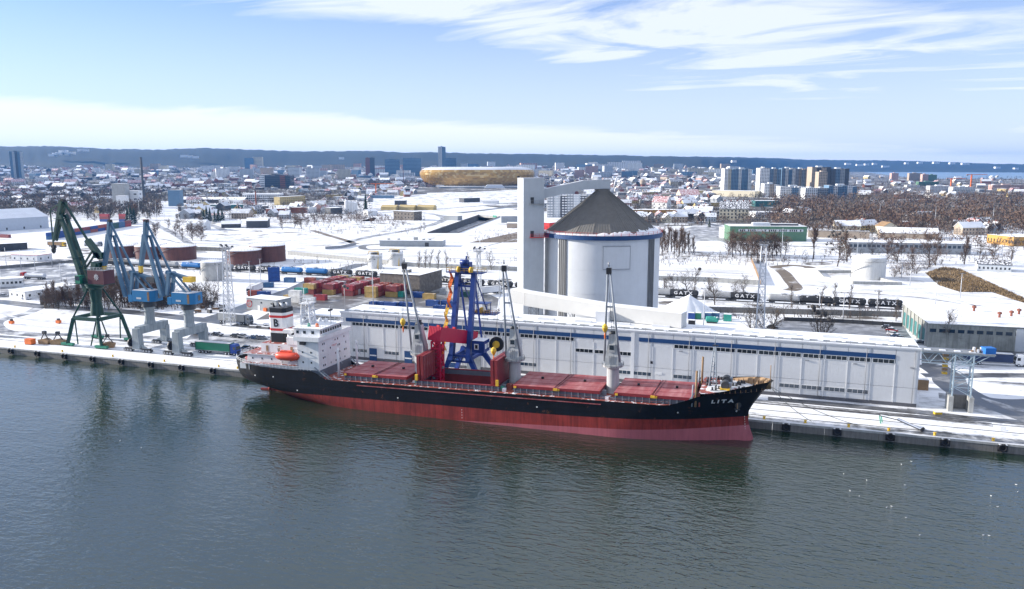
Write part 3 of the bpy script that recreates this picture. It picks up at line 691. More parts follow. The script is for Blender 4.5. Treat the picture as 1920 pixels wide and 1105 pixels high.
o = ob('funnel_letter', text_mesh('B', 3.0, 'funnel_black', 0.03, 0.08), fun, (-58.6, -2.53, 21.55)); o.rotation_euler = (math.pi / 2, 0, 0)
b = MB()
for k, (x, y) in enumerate(((-60, -0.8), (-59.2, 1.0), (-58, 0), (-57, -1.0), (-56.6, 0.9))): b.cyl((x, y, 25.9), (x - 0.5, y, 27.1), 0.26, 'steel_lt' if k > 1 else 'black', n=8)
b.build('exhaust_pipe', fun)
b = MB(); b.cyl((-53.9, -3.2, 16.1), (-53.9, -3.2, 19.2), 0.55, 'ship_white', n=10); b.box(-55.3, -52.7, -4.2, -2.2, 19.2, 20.2, 'ship_white', top='snow'); b.build('ventilator', after)
# lifeboat on davits
b = MB(); n = 14; prof = []
for i in range(n + 1):
    u = -1 + 2 * i / n; s_ = max(0.0, 1 - abs(u) ** 3.2)
    prof.append((u, s_))
rows_ = []
for u, s_ in prof:
    ring = []
    for k in range(12):
        a = 2 * math.pi * k / 12; yy = math.cos(a) * 1.45 * s_ ** 0.5; zz = math.sin(a) * (1.15 if math.sin(a) > 0 else 1.35) * s_ ** 0.45
        ring.append((u * 3.9, yy, zz))
    rows_.append(ring)
vs = [p for r_ in rows_ for p in r_]
b.add(vs, [(i * 12 + k, i * 12 + (k + 1) % 12, (i + 1) * 12 + (k + 1) % 12, (i + 1) * 12 + k) for i in range(n) for k in range(12)], 'lifeboat', True)
b.lathe([(1.5, -0.05), (1.5, 0.08)], 'lifeboat', 6); 
lb = b.build('lifeboat', ship, (-51.4, -8.3, 13.9)); lb['label'] = 'enclosed orange-red lifeboat on the port side'
MB().box(-1.9, 1.2, -0.6, 0.6, 0.9, 1.45, 'lifeboat').build('lifeboat_canopy', lb)
for x in (-54.0, -48.9):
    b = MB(); b.bar((x, -7.2, 11.2), (x, -7.6, 16.0), 0.3, 'ship_white'); b.bar((x, -7.6, 16.0), (x, -9.0, 16.1), 0.25, 'ship_white'); b.bar((x, -9.0, 16.0), (x, -8.6, 14.8), 0.08, 'black')
    b.build('davit', ship)
# radar mast
def lattice(b, x, y, z0, z1, w0, w1, key, n=6, r=0.14, diag=0.09):
    P = []
    for i in range(n + 1):
        k = i / n; z = lerp(z0, z1, k); w = lerp(w0, w1, k) / 2
        P.append([Vector((x + sx * w, y + sy * w, z)) for sx, sy in ((-1, -1), (1, -1), (1, 1), (-1, 1))])
    for i in range(n):
        for k in range(4):
            b.bar(P[i][k], P[i + 1][k], r, key); b.bar(P[i + 1][k], P[i + 1][(k + 1) % 4], diag, key)
            b.bar(P[i][k], P[i + 1][(k + 1) % 4], diag, key)
b = MB(); lattice(b, -49.6, 0, 18.2, 27.2, 3.4, 2.2, 'ship_white', 5, 0.42, 0.24)
b.box(-51.2, -48.0, -1.9, 1.9, 27.2, 27.45, 'ship_white'); b.box(-51.0, -48.2, -0.2, 0.2, 28.3, 28.6, 'ship_white'); b.cyl((-49.6, 0, 27.4), (-49.6, 0, 28.3), 0.25, 'ship_white'); b.cyl((-50.6, 0, 27.4), (-50.6, 0, 31.5), 0.1, 'ship_white', n=6)
rail(b, [(-51.1, -1.85, 27.45), (-48.1, -1.85, 27.45), (-48.1, 1.85, 27.45), (-51.1, 1.85, 27.45), (-51.1, -1.85, 27.45)], 0.9, 'ship_white')
b.build('radar_mast', ship)
b = MB(); b.cyl((-43.6, 2.0, 21.4), (-43.6, 2.0, 26.5), 0.12, 'steel', n=6); b.bar((-43.6, 1.1, 25.2), (-43.6, 2.9, 25.2), 0.5, 'steel_dk'); b.build('signal_mast', ship)
for x, y, r, k in ((-44.6, -3.5, 0.5, 'orange'), (-47, -3.8, 0.45, 'green_lt'), (-46, 3.4, 0.6, 'ship_white'), (-48.6, 4.5, 0.5, 'ship_white')):
    MB().lathe([(r, 0), (r, 0.5), (r * 0.7, 0.9), (0.01, 1.05)], k, 10, c=(x, y, 21.4)).build('aerial_dome', wh)
# samson posts in front of the bridge
for y in (-4.5, 5.5):
    b = MB(); b.cyl((-37.9, y, ZD), (-37.9, y, ZD + 8.0), 0.32, 'ship_white', n=8); b.bar((-37.9, y, ZD + 7.6), (-35.0, y - 2.8, ZD + 4.5), 0.1, 'steel'); b.build('samson_post', ship)
for sg in (-1, 1):
    b = MB()
    for q in (-0.5, 0.5): b.bar((-43.0, sg * 7.9 + q, ZD + 3.2), (-38.6, sg * 7.9 + q, ZD + 0.1), 0.16, 'rail_grey', h=0.25)
    for k in range(10): p = k / 9; b.bar((lerp(-43, -38.6, p), sg * 7.9 - 0.5, lerp(ZD + 3.2, ZD + 0.1, p)), (lerp(-43, -38.6, p), sg * 7.9 + 0.5, lerp(ZD + 3.2, ZD + 0.1, p)), 0.12, 'rail_grey')
    b.build('deck_stairs', ship)
# deck cranes
def deck_crane(x, yawd, tilt, ped_key):
    e = ob('deck_crane', None, ship, (x, 0, ZD))
    b = MB(); b.lathe([(1.75, 0), (1.6, 0.5), (1.5, 6.2), (1.75, 6.6)], ped_key, 20); b.build('pedestal', e)
    MB().lathe([(1.7, 6.55), (2.5, 6.6), (2.55, 7.1), (1.7, 7.15)], 'crane_grey', 20).build('slew_ring', e)
    b = MB(); rail(b, [(2.7 * math.cos(a * math.pi / 6), 2.7 * math.sin(a * math.pi / 6), 6.7) for a in range(13)], 1.0, 'rail_grey', 0.06, 2); b.build('ring_railing', e)
    b = MB()
    for (z0, w0, d0), (z1, w1, d1) in (((7.1, 1.7, 1.6), (9.0, 1.65, 1.55)), ((9.0, 1.65, 1.55), (13.2, 0.95, 0.95)), ((13.2, 0.95, 0.95), (14.8, 0.9, 0.8))):
        v = [(sx * w0, sy * d0, z0) for sx, sy in ((-1, -1), (1, -1), (1, 1), (-1, 1))] + [(sx * w1, sy * d1, z1) for sx, sy in ((-1, -1), (1, -1), (1, 1), (-1, 1))]
        b.add(v, [(0, 1, 5, 4), (1, 2, 6, 5), (2, 3, 7, 6), (3, 0, 4, 7), (4, 5, 6, 7)], 'crane_grey')
    b.cyl((-0.9, 0, 14.8), (0.9, 0, 14.8), 0.55, 'steel_dk', n=10); b.box(-0.5, 0.6, -0.4, 0.4, 14.8, 16.0, 'steel_dk')
    hs = b.build('machine_house', e)
    MB().box(-0.75, 0.75, -1.62, -0.8, 10.4, 12.4, 'crane_grey').build('operator_cab', e)
    MB().box(-0.55, 0.55, -1.66, -1.62, 11.1, 12.2, 'glass').build('cab_window', e)
    b = MB()
    for yy in (-0.5, 0, 0.5): b.box(yy - 0.08, yy + 0.08, -1.66, -1.58, 7.4, 9.6, 'steel')
    b.build('access_ladder', e)
    # jib: two tapering tubes with cross pieces, luffed almost upright
    b = MB(); foot = [Vector((-1.9, -1.1, 8.0)), Vector((1.9, -1.1, 8.0))]; head = Vector((tilt[0], tilt[1], 30.0))
    for q, f in enumerate(foot):
        hp = head + Vector((-0.35 if q == 0 else 0.35, 0, 0)); b.cyl(f, hp, 0.30, 'jib_grey', r1=0.24, n=10)
    for k in (0.36, 0.62):
        b.bar(foot[0].lerp(head, k) + Vector((-0.3, 0, 0)), foot[1].lerp(head, k) + Vector((0.3, 0, 0)), 0.42, 'jib_grey')
    jib = b.build('jib', e)
    b = MB(); b.box(head.x - 0.6, head.x + 0.6, head.y - 0.4, head.y + 0.4, 29.7, 31.2, 'black'); b.cyl((head.x, head.y, 31.5), (head.x - 0.1, head.y, 32.6), 0.2, 'steel', n=6); b.build('sheave_head', e)
    b = MB()
    for q in (-0.3, 0.3): b.cyl((q, 0, 15.5), head + Vector((q, 0.2, 0)), 0.05, 'black', n=5)
    hk = head + Vector((-0.4, -1.6, -13.5)) if tilt[2] is None else Vector(tilt[2])
    b.cyl(head + Vector((0, -0.3, 0)), hk + Vector((0, 0, 1.2)), 0.05, 'black', n=5); b.build('hoist_rope', e)
    b = MB(); b.lathe([(0.02, 1.3), (0.6, 0.8), (0.75, 0.2), (0.5, -0.5), (0.12, -1.1)], 'yellow', 12, c=hk); b.lathe([(0.12, -1.1), (0.22, -1.5), (0.2, -2.3), (0.02, -2.8)], 'orange', 8, c=hk); b.build('hook_block', e)
    return e
deck_crane(-15.4, 0, (-3.3, -0.8, (-3.6, -2.3, 15.5)), 'crane_grey')
deck_crane(11.4, 0, (-2.2, -0.6, (-5.0, -2.0, 9.0)), 'crane_grey')
deck_crane(37.1, 0, (-0.9, -0.6, (-1.5, -2.4, 16.5)), 'crane_grey')
# small deck gear between the hatches
random.seed(21)
gb = {}
for xc in (-15, 11.4, 37.1, 58):
    for k in range(9):
        x = xc + random.uniform(-1.9, 1.9); y = random.choice((-1, 1)) * random.uniform(2.4, 7.2); s_ = random.uniform(0.3, 0.7)
        o = MB().box(-s_, s_, -s_ * 0.7, s_ * 0.7, 0, random.uniform(0.5, 1.5), random.choice(['rail_grey', 'ship_grey', 'snow', 'snow', 'deck_red', 'green_lt', 'crane_grey'])).build('deck_locker', ship, (x, y, ZD))
# fore deck: foremast, windlasses, posts
b = MB()
for sx, sy in ((-0.9, -0.9), (0.9, -0.9), (0.0, 1.1)): b.cyl((61.3 + sx, sy, FZ), (61.6 + sx * 0.25, sy * 0.25, FZ + 9.5), 0.13, 'rail_grey', n=6)
for k in range(1, 8):
    w = lerp(0.9, 0.25, k / 8); z = FZ + 9.5 * k / 8; b.bar((61.4 - w, -w, z), (61.4 + w, -w, z), 0.1, 'rail_grey'); b.bar((61.4 + w, -w, z), (61.5, w, z), 0.1, 'rail_grey')
b.cyl((61.6, 0, FZ + 9.5), (61.6, 0, FZ + 12.2), 0.1, 'rail_grey', n=6); b.bar((61.0, 0, FZ + 9.8), (62.4, 0, FZ + 9.8), 0.25, 'steel_dk'); b.build('foremast', ship)
for sg in (-1, 1):
    e = ob('windlass', None, ship, (64.3, sg * 2.4, FZ))
    MB().cyl((0, -1.3, 1.1), (0, 1.0, 1.1), 0.95, 'steel_dk', n=14).build('rope_drum', e)
    MB().cyl((0.1, 1.15, 1.1), (0.1, 1.8, 1.1), 0.7, 'rope', n=12).build('warping_head', e)
    MB().box(-1.1, 1.1, -1.6, 1.7, 0.0, 0.45, 'yellow' if sg < 0 else 'steel').build('bed_plate', e)
    MB().box(-0.4, 1.4, -0.5, 0.5, 0.5, 1.6, 'rail_grey').build('gearbox', e)
random.seed(5)
for k in range(18):
    x = random.uniform(60, 71.5); y = random.uniform(-1, 1) * (half(x, 12) - 1.2)
    if abs(x - 64.3) < 1.6 and abs(abs(y) - 2.4) < 2: continue
    b = MB()
    for q in (-0.4, 0.4): b.cyl((q, 0, 0), (q, 0, 0.8), 0.22, 'steel_dk', n=8)
    b.box(-0.8, 0.8, -0.3, 0.3, 0, 0.12, 'steel_dk'); b.build('mooring_bitt', ship, (x, y, FZ), random.uniform(0, 3))
fm = bpy.data.meshes.new('deck_snow')
b = MB()
poly = [(60.0, -4.8), (62, -6.2), (65.2, -5.4), (66.3, -1), (69.5, -3.0), (72.2, 0), (69.5, 3.6), (66, 6.2), (62.5, 5.4), (63, 1), (60.2, 0.2)]
b.prism(poly, FZ + 0.01, FZ + 0.09, 'snowthin'); b.build('deck_snow', ship)
for y in (-7.4, 7.2):
    b = MB(); b.cyl((58.0, y, ZD), (58.2, y, ZD + 8.6), 0.26, 'rust_tan', n=8); b.cyl((57.2, y, ZD), (57.4, y, ZD + 5.2), 0.2, 'rail_grey', n=6); b.bar((55.6, y, ZD), (58, y, ZD + 3.6), 0.25, 'rail_grey'); b.build('derrick_post', ship)
b = MB(); b.cyl((74.3, 0, 13.4), (74.3, 0, 17.2), 0.09, 'rust_tan', n=6); b.build('jackstaff', ship)
# mooring lines
def line(name, a, c_, sag, label):
    b = MB(); pts = []
    for i in range(13):
        k = i / 12; p = Vector(a).lerp(Vector(c_), k); p.z -= sag * 4 * k * (1 - k); pts.append(p)
    for p, q in zip(pts, pts[1:]): b.cyl(p, q, 0.07, 'rope', n=5, caps=False)
    tag(b.build(name), label, 'rope', 'mooring lines')
line('mooring_line', (-3.5, -6.2, 12.0), (20.0, 1.5, 0.5), 1.2, 'longest mooring line from the bow to the quay at right')
line('mooring_line', (-2.2, -8.0, 12.3), (9.0, 1.5, 0.5), 0.9, 'short mooring line from the bow to a bollard beside the stem')
line('mooring_line', (-147.0, -6.0, 6.2), (-166.0, 1.5, 0.5), 0.8, 'mooring line from the stern to the quay at left')
# ================================================================== quayside warehouse
for k, rgb, kw in (
    ('wh_panel', (0.62, 0.63, 0.64), dict(rough=0.5, var=0.06, scale=0.3, streak=0.05, ribs=('Z', 1.6, 0.015))),
    ('wh_trim', (0.68, 0.69, 0.70), dict(rough=0.5, var=0.05)),
    ('wh_blue', (0.008, 0.048, 0.15), dict(rough=0.5, var=0.1)),
    ('wh_plinth', (0.10, 0.10, 0.11), dict(rough=0.8, var=0.3)),
    ('roof_grey', (0.23, 0.25, 0.27), dict(rough=0.6, var=0.3, scale=0.5)),
    ('silo_white', (0.60, 0.62, 0.64), dict(rough=0.45, var=0.05, scale=0.25, streak=0.05)),
    ('silo_dark', (0.17, 0.175, 0.18), dict(rough=0.5, var=0.12, scale=0.3)),
    ('silo_cone', (0.15, 0.145, 0.135), dict(rough=0.65, var=0.18, scale=0.5)),
    ('tower_grey', (0.50, 0.53, 0.55), dict(rough=0.5, var=0.06, scale=0.4, streak=0.06)),
    ('gallery_white', (0.55, 0.55, 0.53), dict(rough=0.5, var=0.05)),
    ('loader_blue', (0.008, 0.036, 0.20), dict(rough=0.4, var=0.12)),
    ('loader_red', (0.48, 0.008, 0.045), dict(rough=0.45, var=0.1, ribs=('Z', 1.2, 0.02))),
    ('galv', (0.42, 0.52, 0.58), dict(rough=0.45, metal=0.2, var=0.15)),
    ('tarp_blue', (0.02, 0.16, 0.5), dict(rough=0.6, var=0.15)),
): mat(k, rgb, **kw)
WX0, WX1, WY0, WY1, WZ = -134.6, 35.2, 24.0, 39.0, 15.4
wh_ = thing('warehouse', 'long grey quayside warehouse with blue stripe and ribbon windows behind the ship', 'warehouse', (WX0, WY0, 0))
L = WX1 - WX0; D = WY1 - WY0; BW = 5.72
bays = []; x = L
while x > 0.2: bays.append((max(x - BW, 0), x)); x -= BW
MB().box(0, L, 0.25, D, 0, WZ - 0.3, 'wh_panel').build('core_wall', wh_)
pu = {}
for i, (a, c_) in enumerate(bays):
    w = round(c_ - a, 2)
    if w not in pu: pu[w] = (MB().box(0.07, w - 0.07, 0, 0.26, 0.95, 5.0, 'wh_panel').mesh('wall_panel'), MB().box(0.07, w - 0.07, 0.0, 0.26, 5.08, WZ - 0.35, 'wh_panel').mesh('wall_panel'))
    ob('wall_panel', pu[w][0], wh_, (a, 0, 0)); ob('wall_panel', pu[w][1], wh_, (a, 0, 0))
pil = MB().box(-0.09, 0.09, -0.1, 0.24, 0.9, 11.2, 'wh_trim').mesh('pilaster')
pil2 = MB().box(-0.5, 0.5, -0.16, 0.24, 0.9, WZ - 0.36, 'wh_trim').mesh('pilaster')
for a, c_ in bays[:-1]:
    X = WX0 + a; tall = abs(X + 38.5) < 3
    ob('pilaster', pil2 if tall else pil, wh_, (a, 0, 0))
for q0, q1 in ((2.0, WX0 * -1 - 39.6), (L - 35.2 - 37.4, L - 5.8)):
    MB().box(q0, q1, -0.14, 0.1, 12.45, 13.6, 'wh_blue').build('blue_stripe', wh_)
MB().box(0, L, -0.06, 0.25, 0, 0.95, 'wh_plinth').build('plinth', wh_)
gm = MB().box(0, 1.16, 0, 0.05, 0, 0.98, 'glass').mesh('pane')
fm = MB()
for z in (0, 1.12): fm.box(0, 5.16, -0.05, 0.05, z - 0.06, z + 0.06, 'wh_trim')
for k in range(5): fm.box(k * 1.29 - 0.04, k * 1.29 + 0.04, -0.04, 0.05, 0, 1.12, 'wh_trim')
fm = fm.mesh('window_frame')
gm2 = MB().box(0, 1.16, 0, 0.05, 0, 0.98, 'glass_blue').mesh('pane')
def wwin(a, z, g=gm):
    f = ob('window', fm, wh_, (a + 0.3, -0.06, z))
    for k in range(4): ob('pane', g, f, (0.065 + k * 1.29, -0.02, 0.07))
for a, c_ in bays:
    if c_ - a < 5: continue
    X = WX0 + (a + c_) / 2
    if X < -57 or -30 < X < 30: wwin(a, 11.2)
    elif X < -40: wwin(a, 8.0)
    if 0 < X < 24 or -45 < X < -36 or -28 < X < -24 or -130 < X < -127 or -118 < X < -114 or -80 < X < -66: wwin(a, 2.5, gm2)
for X in (-124.4, -111.9, -96.5):
    d = MB().box(0, 2.7, -0.1, 0.05, 0.1, 4.1, 'wh_blue').build('roller_door', wh_, (X - WX0, 0, 0))
    MB().box(0.15, 2.55, -0.14, -0.1, 1.6, 2.0, 'wh_trim').build('door_window_band', d)
MB().box(0, 4.6, -0.12, 0.05, 0.1, 10.2, 'roof_grey').build('tall_door', wh_, (-90.6 - WX0, 0, 0))
MB().box(0, 2.0, -0.12, 0.05, 3.2, 3.9, 'wh_trim').build('vent_window', wh_, (-32.6 - WX0, 0, 0))
MB().box(0, 0.7, -0.12, 0.05, 6.2, 6.9, 'black').build('vent', wh_, (-34.0 - WX0, 0, 0))
for X in (7.5, 19.4, 33.0, -26): MB().box(0, 1.0, -0.25, 0.0, 10.4, 10.6, 'steel').build('wall_lamp', wh_, (X - WX0, 0, 0))
for k in range(15): MB().cyl((0, -0.14, 0.9), (0, -0.14, WZ - 0.4), 0.07, 'steel', n=6).build('downpipe', wh_, (L - 1.2 - k * 11.44, 0, 0))
# roof: parapet gutter in front, grey gutter line with snow caps, snow field, skylights
roof = MB().box(-0.15, L + 0.15, -0.2, D, WZ - 0.3, WZ, 'wh_trim', top='roofsnow').build('roof', wh_)
MB().box(-0.15, L + 0.15, -0.3, 0.35, WZ, WZ + 0.32, 'wh_trim', top='snow').build('roof_parapet', roof)
MB().box(0.3, L - 0.3, 2.2, 3.9, WZ + 0.002, WZ + 0.22, 'roof_grey').build('roof_gutter', roof)
random.seed(8)
for k in range(46):
    x = 2 + k * 3.65 + random.uniform(-0.8, 0.8); w = random.uniform(0.8, 2.0)
    MB().box(x, x + w, 2.1 + random.uniform(0, 0.5), 3.4, WZ + 0.22, WZ + 0.33, 'snow').build('snow_patch', roof)
for k in range(14):
    x = 6 + k * 11.7
    sk = MB().box(0, 5.2, 0, 1.7, 0, 0.5, 'wh_trim', top='snowthin').build('skylight', roof, (x, 7.6, WZ))
for k in range(28): MB().box(-0.05, 0.05, -0.05, 0.05, 0, 0.8, 'steel').build('roof_post', roof, (3 + k * 6.0, -0.1, WZ + 0.3))
# lower annex at the left end
an = thing('annex_building', 'grey annex with tall glazed bays at the left end of the warehouse', 'building', (-150.5, 27.0, 0))
MB().box(0, 15.6, 0, 12, 0, 12.6, 'roof_grey').build('wall', an); MB().box(-0.3, 15.7, -0.3, 12.2, 12.6, 13.1, 'concrete', top='snow').build('roof', an)
wp = MB().box(0, 2.5, -0.08, 0.02, 0, 3.4, 'glass_blue').mesh('window')
for k in range(5): ob('window', wp, an, (0.6 + k * 3.0, 0, 7.4))
MB().box(13.9, 15.3, -0.3, 0.2, 3, 12.5, 'wh_trim').build('corner_pier', an)
tag(MB().box(-0.12, 0.12, -0.12, 0.12, 0, 0, 'steel').cyl((0, 0, 0), (0, 0, 10), 0.1, 'steel', n=6).cyl((-0.5, 0, 9.2), (0.5, 0, 9.2), 0.5, 'steel_dk', n=10).cyl((0.8, 0, 8.6), (1.6, 0, 8.6), 0.4, 'steel_dk', n=10).build('loudspeaker_pole', None, (-138.2, 33, 13.1)), 'thin pole with grey loudspeakers on the annex roof', 'pole')
# ================================================================== silo
SX, SY, SR, SZ = -61.0, 80.0, 20.4, 39.0
silo = thing('storage_silo', 'huge round pale grey silo with dark conical roof and blue rim', 'silo', (SX, SY, 0))
NS = 96; b = MB()
b.lathe([(SR, 0), (SR, 9), (SR, 9.0), (SR, SZ - 1)], 'silo_white', NS)
wall = b.build('shell_wall', silo)
bm_ = MB()
for z in (12, 19.5, 27.5): bm_.lathe([(SR + 0.05, z), (SR + 0.07, z + 0.12), (SR + 0.05, z + 0.24)], 'silo_white', NS)
bm_.build('seam_ring', wall)
def arc_slab(a0, a1, z0, z1, r0, r1, key, n=8):
    b = MB(); vs = []
    for i in range(n + 1):
        a = math.radians(lerp(a0, a1, i / n))
        for r in (r0, r1):
            for z in (z0, z1): vs.append((r * math.cos(a), r * math.sin(a), z))
    fs = []
    for i in range(n):
        o_ = 4 * i; fs += [(o_ + 2, o_ + 6, o_ + 7, o_ + 3), (o_ + 3, o_ + 7, o_ + 5, o_ + 1), (o_, o_ + 4, o_ + 6, o_ + 2)]
    fs += [(0, 2, 3, 1), (4 * n + 1, 4 * n + 3, 4 * n + 2, 4 * n)]
    return b.add(vs, fs, key)
# angles measured in world; the view direction to the silo is known, so panels are placed around the shell
va = math.degrees(math.atan2(CAM.y - SY, CAM.x - SX))
def sang(f): return va + math.degrees(math.asin(f))        # f = offset right of centre as share of radius
for k, (f0, f1) in enumerate(((-0.70, -0.575), (0.775, 0.865))):
    ps = arc_slab(sang(f0), sang(f1), 0, SZ - 1.2, SR, SR + 0.35, 'silo_dark').build('stair_panel', silo)
    for q in range(4):
        a = math.radians(lerp(sang(f0), sang(f1), (q + 0.5) / 4))
        MB().box(-0.08, 0.08, -0.08, 0.08, 0.5, SZ - 1.5, 'steel_dk').build('rib', ps, ((SR + 0.38) * math.cos(a), (SR + 0.38) * math.sin(a), 0), a)
arc_slab(sang(0.03), sang(0.46), 28.2, 35.6, SR, SR + 0.22, 'silo_white').build('closed_panel', silo)
fr = MB()
for (f0, f1, z0, z1) in ((0.025, 0.03, 28, 35.8), (0.46, 0.465, 28, 35.8)):
    a = arc_slab(sang(f0), sang(f1), z0, z1, SR, SR + 0.3, 'steel', 2); fr.add(a.v, a.f, 'steel')
for z in (28.0, 35.6): a = arc_slab(sang(0.025), sang(0.465), z, z + 0.2, SR, SR + 0.3, 'steel'); fr.add(a.v, a.f, 'steel')
fr.build('panel_frame', silo)
MB().lathe([(SR, SZ - 1.3), (SR + 0.9, SZ - 1.3), (SR + 0.9, SZ + 0.1), (SR - 1, SZ + 0.1)], 'wh_blue', NS, smooth=False).build('rim_walkway', silo)
b = MB()
for i in range(48):
    a0, a1 = 2 * math.pi * i / 48, 2 * math.pi * (i + 1) / 48; r = SR + 0.8
    p, q = Vector((r * math.cos(a0), r * math.sin(a0), SZ + 0.1)), Vector((r * math.cos(a1), r * math.sin(a1), SZ + 0.1))
    b.bar(p, p + Vector((0, 0, 1.1)), 0.10, 'red')
    for z in (0.55, 1.1): b.bar(p + Vector((0, 0, z)), q + Vector((0, 0, z)), 0.07, 'red')
b.build('rim_railing', silo)['label'] = 'red railing around the silo rim'
NF = 20; AZ = 53.4
for i in range(NF):                                  # folded-plate facets of the cone
    a0, a1 = math.radians(va + 9 + 360 * i / NF), math.radians(va + 9 + 360 * (i + 1) / NF); am = (a0 + a1) / 2
    R0 = SR - 0.2; k = 2.4
    v = [(R0 * math.cos(a0), R0 * math.sin(a0), SZ + 0.15), (R0 * math.cos(a1), R0 * math.sin(a1), SZ + 0.15), (k * math.cos(a1), k * math.sin(a1), AZ), (k * math.cos(a0), k * math.sin(a0), AZ)]
    b = MB(); b.add(v, [(0, 1, 2, 3)], 'silo_cone'); rf_ = b.build('roof_facet', silo)
    b = MB()
    for q in range(6):
        p0, p1 = Vector(v[0]).lerp(Vector(v[1]), q / 6), Vector(v[3]).lerp(Vector(v[2]), q / 6); b.bar(p0 + Vector((0, 0, 0.04)), p1 + Vector((0, 0, 0.04)), 0.22 if q == 0 else 0.09, 'silo_cone', h=0.16 if q == 0 else 0.08)
    b.build('roof_rib', rf_)
MB().lathe([(2.6, AZ - 0.3), (2.6, AZ + 0.6), (0.01, AZ + 0.9)], 'silo_cone', 16).build('roof_cap', silo)
# snow that slid to the eaves, in ragged lobes on the shaded side
b = MB(); vs = []; n = 150
for i in range(n + 1):
    f = i / n; a = math.radians(va - 84 + 196 * f)
    nzv = 0.5 + 0.5 * mnoise.noise(Vector((f * 26, 0.3, 0))) + 0.35 * mnoise.noise(Vector((f * 70, 2, 0)))
    w = max(0.3, (0.35 + 3.0 * sstep(0.25, 0.8, f)) * max(nzv, 0.08)) + 0.55
    r1 = SR + 0.55; r0 = SR + 0.2 - w; zs = (AZ - SZ) / (SR - 2.6)
    vs += [(r1 * math.cos(a), r1 * math.sin(a), SZ + 0.18), ((r1 - 0.3) * math.cos(a), (r1 - 0.3) * math.sin(a), SZ + 0.6), (r0 * math.cos(a), r0 * math.sin(a), SZ + 0.28 + max(0, SR - 0.2 - r0) * zs)]
b.add(vs, [(3 * i + j, 3 * i + 3 + j, 3 * i + 4 + j, 3 * i + 1 + j) for i in range(n) for j in (0, 1)], 'snow', True); b.build('eaves_snow', silo)
# elevator tower beside the silo
et = thing('elevator_tower', 'tall slim grey elevator tower left of the silo', 'tower', (-83.5, 67.0, 0), math.radians(33))
TW, TD, TH = 3.7, 4.0, 57.8
MB().box(-TW, TW, -TD, TD, 0, TH, 'tower_grey', top='roofsnow').build('shaft', et)
b = MB()
for k in range(12): b.box(-TW + 0.25 + k * 0.6, -TW + 0.31 + k * 0.6, -TD - 0.05, -TD, 0.2, TH - 0.3, 'tower_grey')
b.build('cladding_rib', et)
MB().box(-TW - 0.06, TW + 0.06, -TD - 0.06, TD + 0.06, TH, TH + 0.25, 'steel_lt').build('roof_edge', et)
for z, key in ((49.4, 'steel'), (37.9, 'red')):
    b = MB(); b.box(-1.5, TW + 1.2, -TD - 1.3, -TD, z - 0.2, z, key); rail(b, [(-1.5, -TD - 1.25, z), (TW + 1.2, -TD - 1.25, z)], 1.1, key, 0.08); b.build('balcony', et)
    MB().box(-1.2, 0.0, -TD - 0.07, -TD, z, z + 2.1, 'steel_dk').build('door', et)
MB().box(-TW - 0.2, -TW + 0.6, TD - 0.6, TD + 0.2, TH + 0.2, TH + 0.8, 'black').build('corner_lamp', et)
def gallery(name, label, pts, w, h, key, top, posts=()):
    e = thing(name, label, 'conveyor gallery')
    for a, c_ in zip(pts, pts[1:]):
        a = Vector(a); c_ = Vector(c_); d = c_ - a; s_ = Vector((-d.y, d.x, 0)).normalized() * w / 2; u = Vector((0, 0, h))
        v = [a - s_, a + s_, c_ + s_, c_ - s_, a - s_ + u, a + s_ + u, c_ + s_ + u, c_ - s_ + u]
        b = MB(); b.add(v, [(0, 1, 2, 3), (0, 4, 5, 1), (1, 5, 6, 2), (2, 6, 7, 3), (3, 7, 4, 0), (4, 7, 6, 5)], key); sgm = b.build('gallery_box', e)
        v2 = [p + Vector((0, 0, 0.02)) + (p - (a + c_) / 2 - u) * 0.004 for p in v[4:]]; v2 += [p + Vector((0, 0, 0.18)) for p in v2]
        MB().add(v2, [(0, 4, 5, 1), (1, 5, 6, 2), (2, 6, 7, 3), (3, 7, 4, 0), (4, 7, 6, 5), (0, 1, 2, 3)], top).build('gallery_roof', e)
    for p in posts:
        b = MB(); lattice(b, p[0], p[1], 0, p[2], 2.6, 2.6, 'steel', 5, 0.22, 0.12); b.build('trestle', e)
    return e
g1 = gallery('conveyor_gallery', 'pale bent conveyor gallery from the elevator tower to the silo apex', [(-81.5, 69.0, 50.6), (-67.5, 77.0, 53.9), (-58.5, 80.5, 54.3)], 3.0, 3.0, 'tower_grey', 'steel_lt')
b = MB(); b.box(-60.3, -52.0, 79.0, 82.0, 54.0, 54.2, 'steel'); rail(b, [(-58, 79, 54.2), (-52, 79, 54.2), (-52, 82, 54.2)], 1.0, 'steel', 0.06); b.box(-64, -62.5, 78, 79.4, 57.0, 58.4, 'white'); b.build('apex_platform', g1)
g2 = gallery('conveyor_gallery', 'long white sloping conveyor gallery along the foot of the silo', [(-83.5, 49.0, 17.6), (-78, 47.2, 17.0), (-48, 39, 15.6), (-26.0, 33.4, 15.55)], 4.2, 4.3, 'gallery_white', 'roofsnow', [(-76, 46.6, 16.4), (-63, 43.2, 16.2)])
MB().box(-2.0, 2.0, -2.0, 2.0, 15.4, 18.6, 'wh_trim', top='snow').build('transfer_box', g2, (-50.5, 36.0, 0))
lb_ = thing('low_building', 'low dark grey building at the foot of the elevator tower', 'building', (-104, 52, 0))
MB().box(0, 48, 0, 16, 0, 9.5, 'roof_grey').build('wall', lb_); MB().box(-0.3, 48.3, -0.3, 16.3, 9.5, 10.0, 'steel', top='snow').build('roof', lb_)
